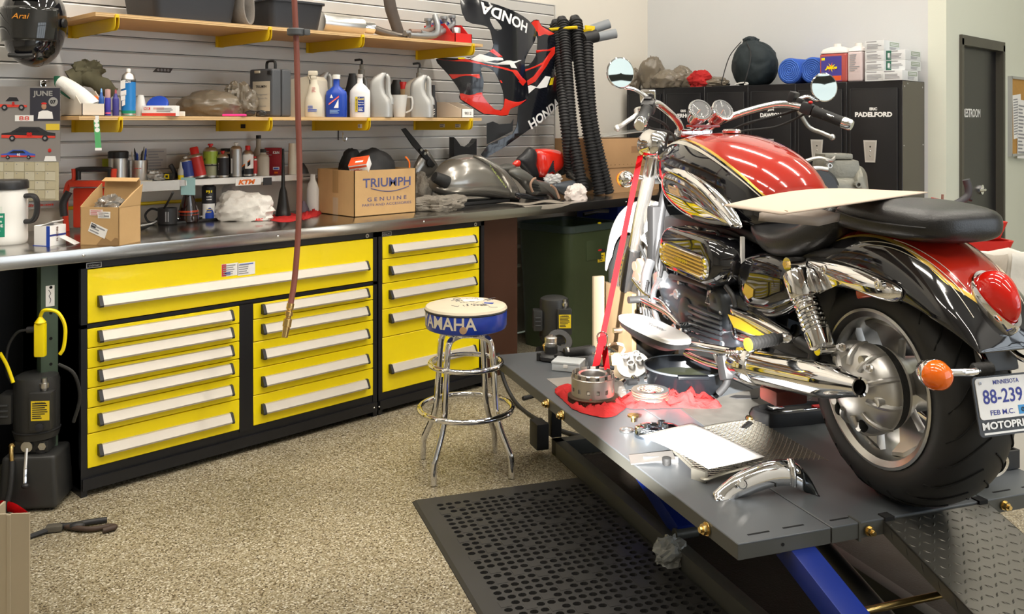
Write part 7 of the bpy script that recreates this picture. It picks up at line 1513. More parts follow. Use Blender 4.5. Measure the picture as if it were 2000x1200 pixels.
# engine on the cart
EC = mat('engine_cast', (.24, .235, .20), .5, .5, var=.2, vs=18, bump=.2, bs=60); EDK = mat('engine_dark', (.06, .065, .07), .45, .5)
p = cw(1610, 385); p.z = 1.005; c = thing('engine', 'bare grey motorcycle engine standing on the red cart behind the tank', 'engine', p, rz)
MB().box((0, 0, .13), (.30, .24, .26), EC, bev=.05, seg=3).build('crankcase', c); MB().box((.06, .0, .29), (.20, .20, .12), EC, bev=.03).build('cylinder', c); MB().box((.05, 0, .365), (.15, .17, .03), EC, bev=.01).build('head_gasket', c)
MB().lathe([(.02, 0), (.115, 0), (.120, .02), (.105, .035), (.02, .04)], EDK, (-.085, -.115, .19), (0, -1, 0), n=36).build('flywheel_cover', c); MB().lathe([(.001, .03), (.045, .03), (.045, .055), (.028, .06), (.028, .075), (.001, .075)], RUST, (-.075, -.115, .18), (0, -1, 0), n=24).build('crank_nut', c); MB().lathe([(.001, .0), (.016, .0), (.016, .012), (.001, .012)], STEEL, (-.075, -.19, .18), (0, -1, 0), n=6).build('crank_bolt', c)
MB().tube([(-.16, -.135, .13), (-.165, -.14, .22), (-.11, -.14, .30), (-.03, -.14, .30)], .014, ALU, n=10).build('cover_rim', c)
for i, (x, z, r) in enumerate(((-.02, .32, .013), (.01, .19, .03), (.09, .17, .026), (.13, .22, .016), (.12, .12, .02), (.05, .10, .016))): MB().lathe([(r*.5, 0), (r, 0), (r, .03), (r*.6, .03), (r*.6, .012), (.001, .012)], EC if i % 2 else ALU, (x, -.118, z), (0, -1, 0), n=18).build('boss', c)
for i in range(3): MB().lathe([(.034, 0), (.038, .008), (.036, .05), (.028, .05), (.028, .01), (.001, .008)], EC, (-.10+.0*i, .06-.07*i, .255), (-.5, 0, 1), n=20).build('intake_port', c)
MB().blob((.155, -.02, .10), (.06, .11, .14), EC, 91, .15, 1.4, nu=36, nv=24).build('gear_case', c)
MB().tube([(-.14, -.10, .34), (-.07, -.12, .36), (.0, -.11, .345), (.04, -.06, .375)], .010, ALU, n=8).build('coolant_pipe', c)
# white bag on a stand
p = V((4.52, 1.30, 0)); c = thing('waste_bag', 'white waste bag with crumpled rim standing beyond the rear fender', 'waste bag', p, R(-40)); BW = mat('white_bag', (.66, .62, .55), .6, bump=.15, bs=30); w_ = .30; rings = []
for z, s, a in ((.02, .40, .02), (.10, .44, .02), (.5, .46, .02), (.84, .48, .015), (.86, .50, .035), (.90, .515, .04), (.94, .53, .045), (.965, .51, .04), (.955, .47, .03), (.90, .45, .02), (.5, .43, .01)):
    P_ = smooth([(x*s/.5*w_, y*s/.5*w_, 0) for x, y in rr(1, 1, .12, 4)], 3, True); rings.append([V((q.x*(1+a*noise.noise(V((q.x*14, q.y*14, z*9)))*2), q.y*(1+a*noise.noise(V((q.x*14, q.y*14, z*9+5)))*2), z+a*1.2*noise.noise(V((q.x*10, q.y*10, z*3))))) for q in P_])
MB().skin(rings, BW).build('bag', c, ang=80)
# ================================================================ things on the lift and hanging in the room
def dk(px, py, Z=ZD): p = W(px, py, Z=Z); return p, mpp(p)
DZ = ZD+.0008
# beige board lying over saddle and tank
zb = 1.335; cs = [W(1413, 402, Z=zb+.03), W(1527, 419, Z=zb), W(1812, 376, Z=zb+.006), W(1652, 369, Z=zb+.01)]
def board(u, v): return cs[0].lerp(cs[1], u).lerp(cs[3].lerp(cs[2], u), v)+V((0, 0, .012*sin(pi*v)*(1-u)))
BDM = mat('beige_card', (.60, .475, .37), .75, var=.04, vs=6)
o = MB().grid(board, 14, 20, BDM).build('card_sheet', solid=.0035); tag(o, 'large beige card sheet lying across the saddle behind the tank', 'card sheet')
q = cs[0].lerp(cs[1], .95).lerp(cs[2], .03); MB().tube([q+V((-.02, .01, .004)), q+V((0, .012, .006)), q+V((.015, 0, .004))], .001, mat('card_crease', (.35, .25, .15), .8), n=5).build('crease', o)
b = MB(); q = [W(1482, 424, Z=zb-.035), W(1600, 434, Z=zb-.05), W(1640, 425, Z=zb-.05), W(1560, 405, Z=zb-.035)]
b.grid(lambda u, v: q[0].lerp(q[1], u).lerp(q[3].lerp(q[2], u), v), 8, 6, mat('foam_grey', (.34, .29, .25), .8)); tag(b.build('seat_sheet', solid=.022), 'grey brown folded sheet lying under the beige card on saddle', 'sheet')
# red tie-down strap
STR = mat('strap_red', (.42, .003, .005), .7, spec=.08, bump=.1, bs=200)
top_ = BR+BD*1.40+BL*.165+V((0, 0, .93)); hk = W(1176, 662, Y=None, Z=ZD+.195); dn = W(1177, 722, Z=ZD+.02)
c = thing('tie_down_strap', 'red tie-down strap running from the fork down to the lift deck', 'strap', dn); o = c.location
def band(pts, wv, m, name, par, th=.0016):
    P_ = [V(p)-o for p in pts]; b = MB(); wv = V(wv)
    b.skin([[p-wv+V((.7, .7, 0))*th, p+wv+V((.7, .7, 0))*th, p+wv-V((.7, .7, 0))*th, p-wv-V((.7, .7, 0))*th] for p in P_], m); return b.build(name, par, flat=True)
rw_ = V((.0085, -.0085, .003))
band([top_, top_.lerp(hk, .5)+V((0, 0, -.004)), hk], rw_, STR, 'long_strap', c); band([hk+V((-.004, -.004, .012)), hk+V((.004, -.004, -.03)), dn+V((.006, -.006, .09)), dn+V((.012, -.012, .0))], rw_*1.1, STR, 'short_strap', c); band([hk+V((.0, .0, .01)), hk+V((-.008, .008, -.05)), hk+V((-.018, .018, -.11))], rw_*1.2, STR, 'loose_end', c)
b = MB(); b.tube([hk-o+V((-.012, .012, -.02)), hk-o+V((-.013, .013, .014)), hk-o+V((0, 0, .028)), hk-o+V((.013, -.013, .014)), hk-o+V((.012, -.012, -.02)), hk-o+V((.006, -.006, -.045))], .0035, CHROME, n=8).build('buckle', c)
b = MB(); b.box(dn-o+V((-.02, .03, .03)), (.05, .035, .06), SATIN, bev=.01); b.tube([dn-o+V((-.05, .05, .005)), dn-o+V((-.02, .03, .012)), dn-o+V((.05, -.02, .0))], .009, SATIN, n=8); b.build('ratchet', c)
# wheel vise boards, wooden blocks, wedge
WD = mat('pale_wood', (.56, .40, .22), .7, var=.18, vs=10); WB = mat('brown_wood', (.33, .21, .10), .6, var=.15, vs=8); GW = mat('pale_green', (.46, .48, .30), .6)
def block(px, py, s, rz, m, lb, nm='wooden_block', cat='block', Z=ZD): p = W(px, py, Z=Z); return tag(MB().box((0, 0, s[2]/2), s, m, bev=.002).build(nm, None, p+V((0, 0, .0008)), rz), lb, cat)
block(1193, 712, (.085, .05, .045), R(-40), WD, 'small pale wooden block standing behind the red strap end'); block(1170, 700, (.05, .06, .03), R(-20), WD, 'low wooden block just left of the red strap end'); block(1245, 681, (.26, .14, .012), R(-32), WB, 'thin brown wooden board lying below the front tyre', 'wooden_board', 'board')
p = W(1248, 668, Z=ZD+.014); tag(MB().box((0, 0, .020), (.13, .075, .04), GW, bev=.006, rot=(0, R(14), 0)).box((.09, -.01, .03), (.07, .10, .035), GW, bev=.006, rot=(R(10), R(20), 0)).build('wheel_wedge', None, p, R(-55)), 'pale green plastic wedge lying under the left footboard', 'wedge')
WDP = mat('vise_wood', (.13, .085, .045), .6, var=.12, vs=8)
p = W(1188, 690, Z=ZD); tag(MB().box((0, 0, .175), (.055, .02, .35), mat('pale_post', (.22, .17, .11), .6), bev=.003).build('vise_post', None, p+V((0.0, 0.06, .0008)), R(-25)), 'pale upright post of the wheel vise left of the front tyre', 'post')
c = thing('wheel_vise', 'brown wheel vise plates clamping the front tyre on the lift', 'wheel vise', BR+BD*1.70-V((0, 0, .0007)), BY)
for s in (1, -1): MB().box((.06, s*.105, .155), (.34, .022, .30), WDP, bev=.004).build('side_plate', c); MB().cyl((.0, s*.118, .12), (.0, s*.16, .12), .012, STEEL).build('clamp_bolt', c)
MB().box((.06, 0, .004), (.36, .24, .007), STEEL).build('base_plate', c)
# cooling pump unit
BP_ = mat('pump_black', (.022, .022, .022), .45, bump=.1, bs=90); p, k = dk(1076, 703); c = thing('water_pump', 'black pump with silver cap and rubber tube near the far lift corner', 'pump', p+V((0, 0, .001)), CAMRZ)
b = MB(); b.lathe([(.055, 0), (.062, .006), (.062, .020), (.05, .030), (.001, .032)], BP_, n=8); b.build('flange', c)
for a in (20, 110, 200, 290): MB().cyl((.06*cos(R(a)), .05*sin(R(a)), .0), (.06*cos(R(a)), .05*sin(R(a)), .034), .009, BP_, n=12).build('lug', c)
MB().lathe([(.030, .03), (.030, .06), (.001, .06)], BP_, n=24).build('neck', c); MB().lathe([(.026, .06), (.028, .063), (.028, .078), (.026, .080), (.028, .082), (.028, .100), (.022, .104), (.008, .105), (.008, .112), (.001, .112)], STEEL, n=28).build('cap', c)
MB().cyl((.06, 0, .030), (.20, .03, .034), .021, RUB).build('rubber_tube', c)
for x in (.075, .185): MB().lathe([(.021, -.005), (.0235, -.004), (.0235, .004), (.021, .005)], STEEL, (x, .003+(x-.06)*.21, .031), (.98, .21, .03), n=24, cap=False).build('hose_clamp', c)
MB().tube([(.20, .03, .034), (.25, .03, .05), (.30, .05, .06), (.34, .04, .045), (.30, .0, .01), (.24, .01, .010)], .007, mat('tan_tube', (.33, .22, .14), .6), n=8).build('tan_tube', c)
p, k = dk(1093, 686); c = thing('ring_gear', 'dark toothed ring leaning behind the pump on the lift', 'gear', p+V((0, 0, .0015)), CAMRZ); b = MB(); b.lathe([(.03, -.008), (.058, -.008), (.062, 0), (.058, .008), (.03, .008), (.03, -.008)], BP_, (0, 0, .045), (.2, -.75, .75), n=36, cap=False); b.build('ring', c); MB().cyl((-.045, .01, .02), (-.06, .02, .02), .016, BP_).build('spigot', c)
MB().tube([(.07, .02, .006), (.13, .05, .008), (.20, .08, .006)], .005, SATIN, n=8).build('pin', c)
# clear lidded box
pa = W(1118, 727, Z=ZD); rz = R(-64); c = thing('plastic_box', 'small clear lidded plastic box on the lift deck', 'box', pa+V((.02, .04, .0008)), rz); BXC = mat('frosted_plastic', (.66, .70, .72), .25, alpha=.78, spec=.7)
MB().box((0, 0, .016), (.125, .095, .030), BXC, bev=.004).build('base', c); MB().box((0, 0, .036), (.128, .098, .010), BXC, bev=.003).build('lid', c); MB().box((-.05, 0, .024), (.004, .012, .012), WHITE).box((.0, -.049, .024), (.02, .004, .014), WHITE, bev=.001).build('latch', c)
# sheets on the deck
def flat(label, pts, m, name, cat, z=.0012, th=.0012, Zs=None):
    P_ = [W(x, y, Z=ZD) for x, y in pts]; cx = sum((p for p in P_), V((0, 0, 0)))/len(P_); b = MB(); b.prism([(p.x-cx.x, p.y-cx.y) for p in P_], m, (0, 0, 0), AX, AY, th); return tag(b.build(name, None, (cx.x, cx.y, ZD+z), flat=True), label, cat)
flat('grey cardboard sheet lying under the clutch basket', [(1068, 741), (1140, 735), (1215, 742), (1225, 775), (1150, 790), (1095, 762)], mat('grey_card', (.24, .22, .20), .8, var=.2, vs=20), 'card_sheet', 'card sheet', .0006)
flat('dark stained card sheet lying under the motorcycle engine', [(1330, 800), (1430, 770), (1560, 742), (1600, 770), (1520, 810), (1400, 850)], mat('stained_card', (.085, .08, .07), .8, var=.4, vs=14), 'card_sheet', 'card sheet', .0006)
# clutch basket on a red rag
def rag2(label, px, seed, h=.02): return rag(label, [dk(x, y)[0] for x, y in px], seed, h, REDC, ZD+.0022)
rag2('red rag under the clutch basket', [(1086, 760), (1105, 755), (1160, 765), (1218, 780), (1220, 800), (1190, 817), (1150, 812), (1118, 800), (1100, 782), (1086, 772)], 5, .038); rag2('pink red rag under the stack of clutch plates', [(1212, 782), (1245, 766), (1310, 762), (1370, 765), (1410, 795), (1370, 800), (1320, 798), (1270, 800), (1225, 798)], 7, .045)
p, k = dk(1158, 787); c = thing('clutch_basket', 'silver clutch basket standing on the red rag', 'clutch basket', p+V((0, 0, .010)), CAMRZ); CBM = mat('basket_silver', (.52, .48, .43), .34, .9, var=.08, vs=16)
b = MB(); b.lathe([(.05, 0), (.092, 0), (.092, .012), (.05, .012)], mat('gear_brown', (.10, .06, .04), .4, .7), n=96)
for i in range(90):
    a = R(4*i); b.box((.0935*cos(a), .0935*sin(a), .006), (.005, .003, .012), mat('gear_brown', (0, 0, 0)), rot=(0, 0, a))
b.build('ring_gear', c, flat=True); MB().lathe([(.04, .012), (.094, .014), (.096, .020), (.088, .024), (.04, .024)], mat('gear_brown', (0, 0, 0)), n=48).build('damper_ring', c)
b = MB(); Rb = .082; b.lathe([(.06, .022), (Rb, .022), (Rb, .040), (Rb-.005, .040), (.06, .026)], CBM, n=64)
b.lathe([(Rb-.006, .056), (Rb, .056), (Rb, .088), (Rb+.002, .090), (Rb, .092), (Rb-.006, .092)], CBM, n=64, cap=False)
for i in range(14):
    a0 = R(360/14*i); n = 8; b.skin([[V(((r)*cos(a0+R(17)*t), r*sin(a0+R(17)*t), z)) for z, r in ((.038, Rb-.006), (.038, Rb), (.06, Rb), (.06, Rb-.006))] for t in [j/n for j in range(n+1)]], CBM); b.skin([[V(((r)*cos(a0+R(15)*t), r*sin(a0+R(15)*t), z)) for z, r in ((.090, Rb-.006), (.090, Rb-.001), (.108, Rb-.002), (.108, Rb-.006))] for t in [j/n for j in range(n+1)]], CBM)
b.build('basket', c); b = MB(); b.lathe([(.048, .026), (.060, .026), (.060, .100), (.055, .104), (.048, .100), (.046, .04)], ALU, n=40, cap=False); b.lathe([(.012, .03), (.05, .03), (.05, .036), (.012, .036)], ALU)
for i in range(5): a = R(72*i); b.cyl((.03*cos(a), .03*sin(a), .036), (.03*cos(a), .03*sin(a), .07), .008, ALU, n=12)
b.build('hub', c)
p, k = dk(1270, 786); c = thing('clutch_plates', 'stack of silver clutch plates on the pink red rag', 'clutch plates', p+V((0, 0, .014)), CAMRZ)
for i in range(7):
    b = MB(); r0, r1 = .050, .070; z = .0055*i; m = ALU if i % 2 == 0 else mat('friction_brown', (.16, .10, .07), .6); n = 60; ox, oy = .003*sin(i*2.1), .003*cos(i*1.7)
    b.skin([[V((ox+r*cos(t), oy+r*sin(t), z+zz)) for t in [2*pi*j/n for j in range(n)]] for r, zz in ((r0, 0), (r1, 0), (r1, .0036), (r0, .0036), (r0, 0))], m, cap=False)
    for j in range(20): a = R(18*j+7*i); b.box((ox+.0475*cos(a), oy+.0475*sin(a), z+.0018), (.007, .006, .0034), m, rot=(0, 0, a))
    b.build('clutch_plate', c, flat=True)
# oil drain pan
p, k = dk(1338, 715, ZD+.086); p.z = ZD; c = thing('drain_pan', 'round black oil drain pan under the engine', 'pan', p+V((0, 0, .0010)), CAMRZ); PB = mat('pan_black', (.007, .008, .010), .25, spec=.35); rp_ = 80*k
MB().lathe([(.001, 0), (rp_*.86, 0), (rp_*.90, .006), (rp_*.99, .078), (rp_*1.0, .082), (rp_*1.0, .088), (rp_*.97, .088), (rp_*.95, .08), (rp_*.86, .012), (.001, .010)], PB, n=64).build('bowl', c); MB().lathe([(rp_*.985, .081), (rp_*1.012, .084), (rp_*1.012, .090), (rp_*.97, .090), (rp_*.965, .084)], mat('pan_rim_lit', (.16, .18, .20), .25, .4), n=64, cap=False).build('rim', c); MB().lathe([(rp_*.90, .040), (.001, .0405)], mat('old_oil', (.05, .055, .035), .06, coat=1), n=48).build('oil', c)  # rim paler than the bowl, sun and daylight put into its colour
MB().box((.0, -rp_*1.0, .084), (.12, .03, .014), PB, bev=.004).build('pour_lip', c)
# valve body with cylinders, sockets, small hardware
p, k = dk(1236, 733); c = thing('caliper_half', 'silver disc with three cylinders leaning on the drain pan', 'engine part', p+V((0, 0, .0015)), CAMRZ); nn = V((-.25, -.55, .8)).normalized(); o = V((0, 0, .040)); F = frame(nn); b = MB(); b.lathe([(.02, 0), (.068, 0), (.068, .006), (.02, .008)], ALU, o, nn, n=40); b.build('disc', c)
for i, (x, y) in enumerate(((-.03, .02), (.0, -.012), (.03, .015), (.01, .04))): q = o+F @ V((x, y, .006)); MB().lathe([(.016, 0), (.016, .026), (.011, .026), (.011, .008), (.001, .008)], ALU, q, nn, n=20).build('cylinder', c)
for i, (x, y, r, l, ry, nm) in enumerate(((1212, 757, .013, .034, .3, 'copper lined short socket nearest the clutch basket'), (1226, 754, .012, .04, -.4, 'black socket lying second from the clutch basket'), (1242, 750, .013, .036, .9, 'chrome socket lying third from the clutch basket'), (1258, 748, .012, .032, -.9, 'chrome socket touching the drain pan'), (1206, 747, .009, .03, 1.2, 'small chrome socket behind the copper lined one'))):
    p = W(x, y, Z=ZD); d = V((cos(ry), sin(ry), 0)); tag(MB().lathe([(r*.6, 0), (r, 0), (r, l), (r*.62, l), (r*.62, l*.4), (.001, l*.4)], CHROME if i != 1 else SATIN, p+V((0, 0, r+.0012)), d, n=18).build('socket'), nm, 'socket', 'loose sockets on the lift')
b = MB(); b.tube([W(1215, 764, Z=ZD+.006), W(1240, 763, Z=ZD+.006), W(1262, 760, Z=ZD+.006)], .0045, CHROME, n=8); tag(b.build('extension_bar'), 'thin chrome bar lying in front of the loose sockets', 'bar')
# chrome cover with pivot ring
CHB = mat('blue_chrome', (.45, .52, .62), .08, 1); p, k = dk(1280, 850); c = thing('chrome_cover', 'small bluish chrome cover lying behind the printed sheet', 'chrome part', p+V((0, 0, .001)), CAMRZ)
b = MB(); b.skin([[V((x*s, y*s, z)) for x, y in [(q.x, q.y) for q in smooth([(-.075, -.01, 0), (-.06, -.045, 0), (-.01, -.055, 0), (.05, -.03, 0), (.085, .01, 0), (.06, .035, 0), (0, .04, 0), (-.06, .03, 0)], 5, True)]] for z, s in ((0, 1), (.012, 1.02), (.024, .95), (.032, .75), (.034, .3))], CHB); b.build('cover', c)
MB().lathe([(.018, 0), (.024, 0), (.024, .006), (.018, .006), (.018, 0)], STEEL, (-.095, .035, .001), n=24, cap=False).build('ring', c); MB().lathe([(.008, 0), (.008, .016), (.020, .018), (.020, .024), (.001, .026)], GOLD, (-.07, .045, .03), n=16).build('knob', c)
for x, y in ((-.03, -.02), (.02, .01), (.03, -.02)): MB().lathe([(.012, 0), (.010, .012), (.001, .013)], CHB, (x, y, .032), n=16).build('boss', c)
# mesh grille with a printed sheet on it
MSH = mat('mesh_steel', (.36, .33, .27), .4, .8); MFR = mat('mesh_frame', (.36, .34, .29), .35, .7)
g0 = [W(1296, 868, Z=ZD), W(1378, 945, Z=ZD), W(1618, 910, Z=ZD), W(1475, 828, Z=ZD)]; gc = sum(g0, V((0, 0, 0)))/4; c = thing('mesh_grille', 'diamond mesh steel grille lying on the deck under the printed sheet', 'grille', (gc.x, gc.y, ZD+.004)); o = V((gc.x, gc.y, ZD))
G = [p-o for p in g0]
def gp(u, v, z=.012): p = G[0].lerp(G[1], u).lerp(G[3].lerp(G[2], u), v); return V((p.x, p.y, z+.020*sin(pi*min(1, max(0, v)))*(.6+.4*u)))
b = MB(); N1, N2 = 34, 34; lu = (G[1]-G[0]).length; lv = (G[3]-G[0]).length; du = .0175
nu_ = int(lu/du); nv_ = int(lv/(du*1.0))
def strand(f):
    pts = [];
    for i in range(25):
        u, v = f(i/24)
        if 0 <= u <= 1 and 0 <= v <= 1: pts.append(gp(u, v))
    if len(pts) > 2: b.tube(pts, .0014, MSH, n=5, k=1)
for i in range(-nv_, nu_+1):
    strand(lambda t, i=i: (i/nu_+t*nv_/nu_, t)); strand(lambda t, i=i: (1-i/nu_-t*nv_/nu_, t))
b.build('mesh', c, flat=True)
b = MB(); b.tube([gp(0, v, .008) for v in (0, .25, .5, .75, 1)], .004, MFR, n=6, flat=2); b.tube([gp(u, 0, .008) for u in (0, .3, .6, .9, 1)]+[gp(1, v, .008) for v in (.08, .2, .35)], .005, MFR, n=6, flat=2); b.build('frame', c)
MB().box(gp(.92, -.02, .006), (.012, .05, .045), MFR).build('tab', c, flat=True)
q = W(1273, 897, Z=ZD+.01)-o; MB().box(q, (.14, .055, .004), mat('bracket_grey', (.20, .19, .18), .4, .6), rot=(.15, -.1, CAMRZ)).box(q+V((.02, -.02, -.006)), (.11, .004, .02), mat('bracket_grey', (0, 0, 0)), rot=(0, 0, CAMRZ)).build('mounting_bracket', c, flat=True)
q = W(1302, 911, Z=ZD)-o; MB().lathe([(.012, 0), (.014, .01), (.014, .022), (.001, .024)], RUB, q, n=14).build('rubber_foot', c); a, e = W(1438, 850, Z=ZD+.01)-o, W(1466, 828, Z=ZD+.03)-o; MB().tube([a, e], .006, STEEL, n=6, k=1, flat=2).build('end_strip', c)
s0 = [W(1262, 855, Z=ZD+.052), W(1406, 920, Z=ZD+.052), W(1472, 884, Z=ZD+.052), W(1338, 823, Z=ZD+.052)]; sc_ = sum(s0, V((0, 0, 0)))/4
uu = (s0[1]-s0[0]+s0[2]-s0[3]).normalized(); vv = V((-uu.y, uu.x, 0)); wS, hS = (s0[1]-s0[0]).length, (s0[3]-s0[0]).length; sg = 1 if (s0[3]-s0[0]).dot(vv) > 0 else -1; uu, vv = (uu, vv) if sg > 0 else (-uu, -vv)
b = MB(); b.grid(lambda u, v: V(((u-.5)*wS, (v-.5)*hS, .004*sin(3*u+2*v)-.010*max(0, .3-u)-.012*max(0, u-.75))), 14, 10, PAPER); ps_ = b.build('printed_sheet', None, sc_, math.atan2(uu.y, uu.x), solid=.0006); tag(ps_, 'white printed sheet of paper lying on the mesh grille', 'paper')
b = MB()
for i, (x, y, w_, h_) in enumerate([(-.05, .30, .10, .02)]+[(.06*((i*7) % 3-1), .30-.05*i, .16-.05*((i*5) % 3), .012) for i in range(1, 13)]+[(-.12, -.1, .05, .012), (-.11, -.2, .04, .012), (-.1, .1, .05, .01)]):
    Y_ = y*hS; b.box((x, Y_, .007), (w_, h_*hS*.45, .0006), mat('faint_print', (.10, .10, .11), .8))
b.build('print', ps_, flat=True)
# chrome fender trim with dark end
a = [W(1394, 966, Z=ZD+.01), W(1440, 930, Z=ZD+.055), W(1500, 905, Z=ZD+.085), W(1545, 903, Z=ZD+.085), W(1575, 925, Z=ZD+.05), W(1596, 962, Z=ZD+.004)]
cc = sum(a, V((0, 0, 0)))/6; c = thing('chrome_trim', 'arched chrome fender trim with two bolts lying at near end of deck', 'chrome trim', (cc.x, cc.y, ZD)); o = c.location
S = smooth([p-o for p in a], 8); n = V((-.62, -.70, .35)).normalized(); rows = []
for i, p in enumerate(S):
    t = i/(len(S)-1); hgt = .062*(1-.45*max(0, t-.68)/.32); w_ = .045
    f = V((-.707, -.707, 0)); row = []
    for k in range(9): ang = R(-20+140*k/8); row.append(p+f*(w_*(cos(ang)-.2)*.65)+V((0, 0, hgt*(sin(ang)-1)*.75)))
    rows.append([V((q.x, q.y, max(q.z, .0016))) for q in row])
b = MB(); b.skin(rows[:30], CHROME, closed=False, cap=False); b.build('arch', c, solid=.004, ang=70); b = MB(); b.skin(rows[29:], mat('trim_dark', (.05, .055, .06), .15, .8), closed=False, cap=False); b.build('dark_end', c, solid=.004, ang=70)
f = V((-.707, -.707, 0))
for px, py in ((1447, 943), (1498, 925)):
    q = W(px, py, Z=ZD+.045)-o+f*.012; MB().lathe([(.014, -.01), (.014, .006), (.010, .010), (.006, .010), (.006, .007), (.001, .007)], CHROME, q, f+V((0, 0, .3)), n=18).build('bolt', c)
b = MB(); P_ = rows[24]; Q_ = [p+f*.006 for p in P_]; b.tube([p+f*.004+V((0, 0, .003)) for p in P_[::2]], .009, CHROME, n=10); b.build('end_bead', c)
# black parts below the engine
p, k = dk(1545, 822); c = thing('engine_guard', 'black plastic cover with chrome inlay lying before the rear tyre', 'cover', p+V((0, 0, .001)), R(-30)); b = MB()
b.skin([[V((x*s, y*s, z)) for x, y in [(q.x, q.y) for q in smooth([(-.15, .02, 0), (-.12, -.05, 0), (0, -.06, 0), (.12, -.05, 0), (.17, .0, 0), (.13, .05, 0), (0, .06, 0), (-.1, .06, 0)], 5, True)]] for z, s in ((0, 1), (.03, 1.0), (.045, .93), (.05, .8), (.035, .72), (.03, .4))], SATIN); b.build('cover', c)
MB().tube([(-.09, -.03, .042), (0, -.04, .045), (.08, -.035, .045)], .006, CHROME, n=8).build('chrome_strip', c); MB().box((-.05, .02, .042), (.05, .04, .012), CHROME, bev=.003).build('chrome_clip', c); MB().box((.10, -.02, .048), (.05, .02, .012), RED, bev=.004).build('red_tab', c); MB().ell((-.165, .0, .02), (.012, .012, .012), GOLD, nu=12, nv=8).build('brass_nut', c)
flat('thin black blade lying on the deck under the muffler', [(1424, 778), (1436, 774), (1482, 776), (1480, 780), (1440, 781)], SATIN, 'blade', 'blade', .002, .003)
p, k = dk(1600, 800); tag(MB().box((0, 0, .02), (.14, .06, .036), PLAS, bev=.008).build('rubber_block', None, p+V((0, 0, .001)), R(20)), 'black block lying against the rear tyre under the muffler', 'block')
# right hand side of the deck: black frame part
p = LW(1.005, .40, ZD+.001); c = thing('parts_tray', 'black metal parts tray on the far side extension beside the rear tyre', 'tray', p, LRZ); b = MB(); b.box((0, 0, .006), (.20, .5, .01), SATIN)
for x in (-.1, .1): b.box((x, 0, .03), (.008, .5, .055), SATIN)
for y in (-.25, .25): b.box((0, y, .03), (.2, .008, .055), SATIN)
b.build('tray', c, flat=True); MB().tube([(-.06, -.2, .03), (.02, -.05, .05), (.06, .2, .03)], .012, STEEL, n=8).build('rod', c)
# hanging air hose
HB_ = mat('air_hose', (.20, .062, .045), .45, var=.1, vs=10); yh = 3.45; pts = [W(572, -140, Y=yh), W(575, 0, Y=yh), W(579, 90, Y=yh), W(582, 220, Y=yh), W(585, 330, Y=yh), W(583, 440, Y=yh-.01), W(576, 540, Y=yh-.03), W(567, 598, Y=yh-.05)]
c = thing('air_hose', 'brown air hose hanging from ceiling before the wide tool cabinet', 'hose', (pts[0].x, pts[0].y, CEIL)); o = c.location; P_ = [V((0, 0, -.001)), (pts[0]-o).lerp(V((0, 0, 0)), .5)]+[p-o for p in pts]; MB().tube(P_, .0125, HB_, n=14, k=10).build('rubber_hose', c)
a = pts[-1]-o; e = W(556, 660, Y=yh-.06)-o; ax = (e-a).normalized(); l = (e-a).length
b = MB(); b.lathe([(.010, -.012), (.0155, -.010), (.0155, .012), (.012, .015), (.012, .022), (.0165, .024), (.0165, .040), (.011, .043), (.011, .050), (.017, .055), (.018, .085), (.015, .088), (.013, l*.98), (.010, l), (.001, l)], BRASS, a, ax, n=24); b.build('brass_coupling', c)
q = W(578, 63, Y=yh)-o; b = MB(); b.lathe([(.014, -.014), (.034, -.014), (.038, -.010), (.038, .012), (.034, .016), (.014, .016)], mat('stop_grey', (.07, .075, .08), .5), q, n=28); b.box(q+V((.03, -.03, 0)), (.03, .03, .026), mat('stop_grey', (0, 0, 0)), bev=.005); b.build('hose_stop', c)
# ================================================================ stool, pumps, bin and other things on the floor
sp = V((2.758, 3.049, 0)); c = thing('bar_stool', 'chrome swivel stool with blue lettered cushion before the narrow cabinet', 'stool', sp, CAMRZ)
rs_ = .183; zt = .735; SBL = mat('stool_blue', (.012, .045, .36), .3, coat=.3)
MB().lathe([(.02, zt-.104), (.165, zt-.104), (.178, zt-.098), (rs_, zt-.085), (rs_, zt-.018), (rs_-.002, zt-.014)], SBL, n=56, cap=False).build('cushion_side', c)
CT = mat('stool_top', (.62, .55, .42), .4, var=.1, vs=8); top = MB(); top.lathe([(rs_-.001, zt-.016), (rs_+.002, zt-.012), (rs_-.004, zt-.002), (.15, zt+.006), (.09, zt+.009), (.001, zt+.010)], CT, n=56); tp = top.build('cushion_top', c)
b = MB(); b.lathe([(rs_+.001, zt-.022), (rs_+.0035, zt-.018), (rs_+.001, zt-.014)], SATIN, n=56, cap=False); b.build('piping', c)
text('YAMAHA', .055, mat('stool_letter', (.68, .62, .50), .5), 'lettering', c, w=.30, bold=.02, bend=lambda x, y: V(((rs_+.0018)*sin((x-.095)/rs_), -(rs_+.0018)*cos((x-.095)/rs_), zt-.050+y)))
q = (rs_+.001, R(-4)); MB().lathe([(.016, 0), (.016, .003), (.001, .004)], mat('patch_tan', (.42, .26, .14), .6), ((rs_+.001)*sin(R(-1)), -(rs_+.001)*cos(R(-1)), zt-.075), (0, -1, 0), n=20).build('tan_patch', c)
b = MB(); z = zt+.0095; gi = mat('print_ink', (.10, .10, .12), .6)
for i in range(26):
    rn_ = random.Random(i); x, y = rn_.uniform(-.07, .11), rn_.uniform(-.09, .10); b.tube([(x, y, z), (x+rn_.uniform(-.03, .03), y+rn_.uniform(-.03, .03), z+.0004), (x+rn_.uniform(-.04, .04), y+rn_.uniform(-.02, .04), z)], .0009, gi, n=4, k=4)
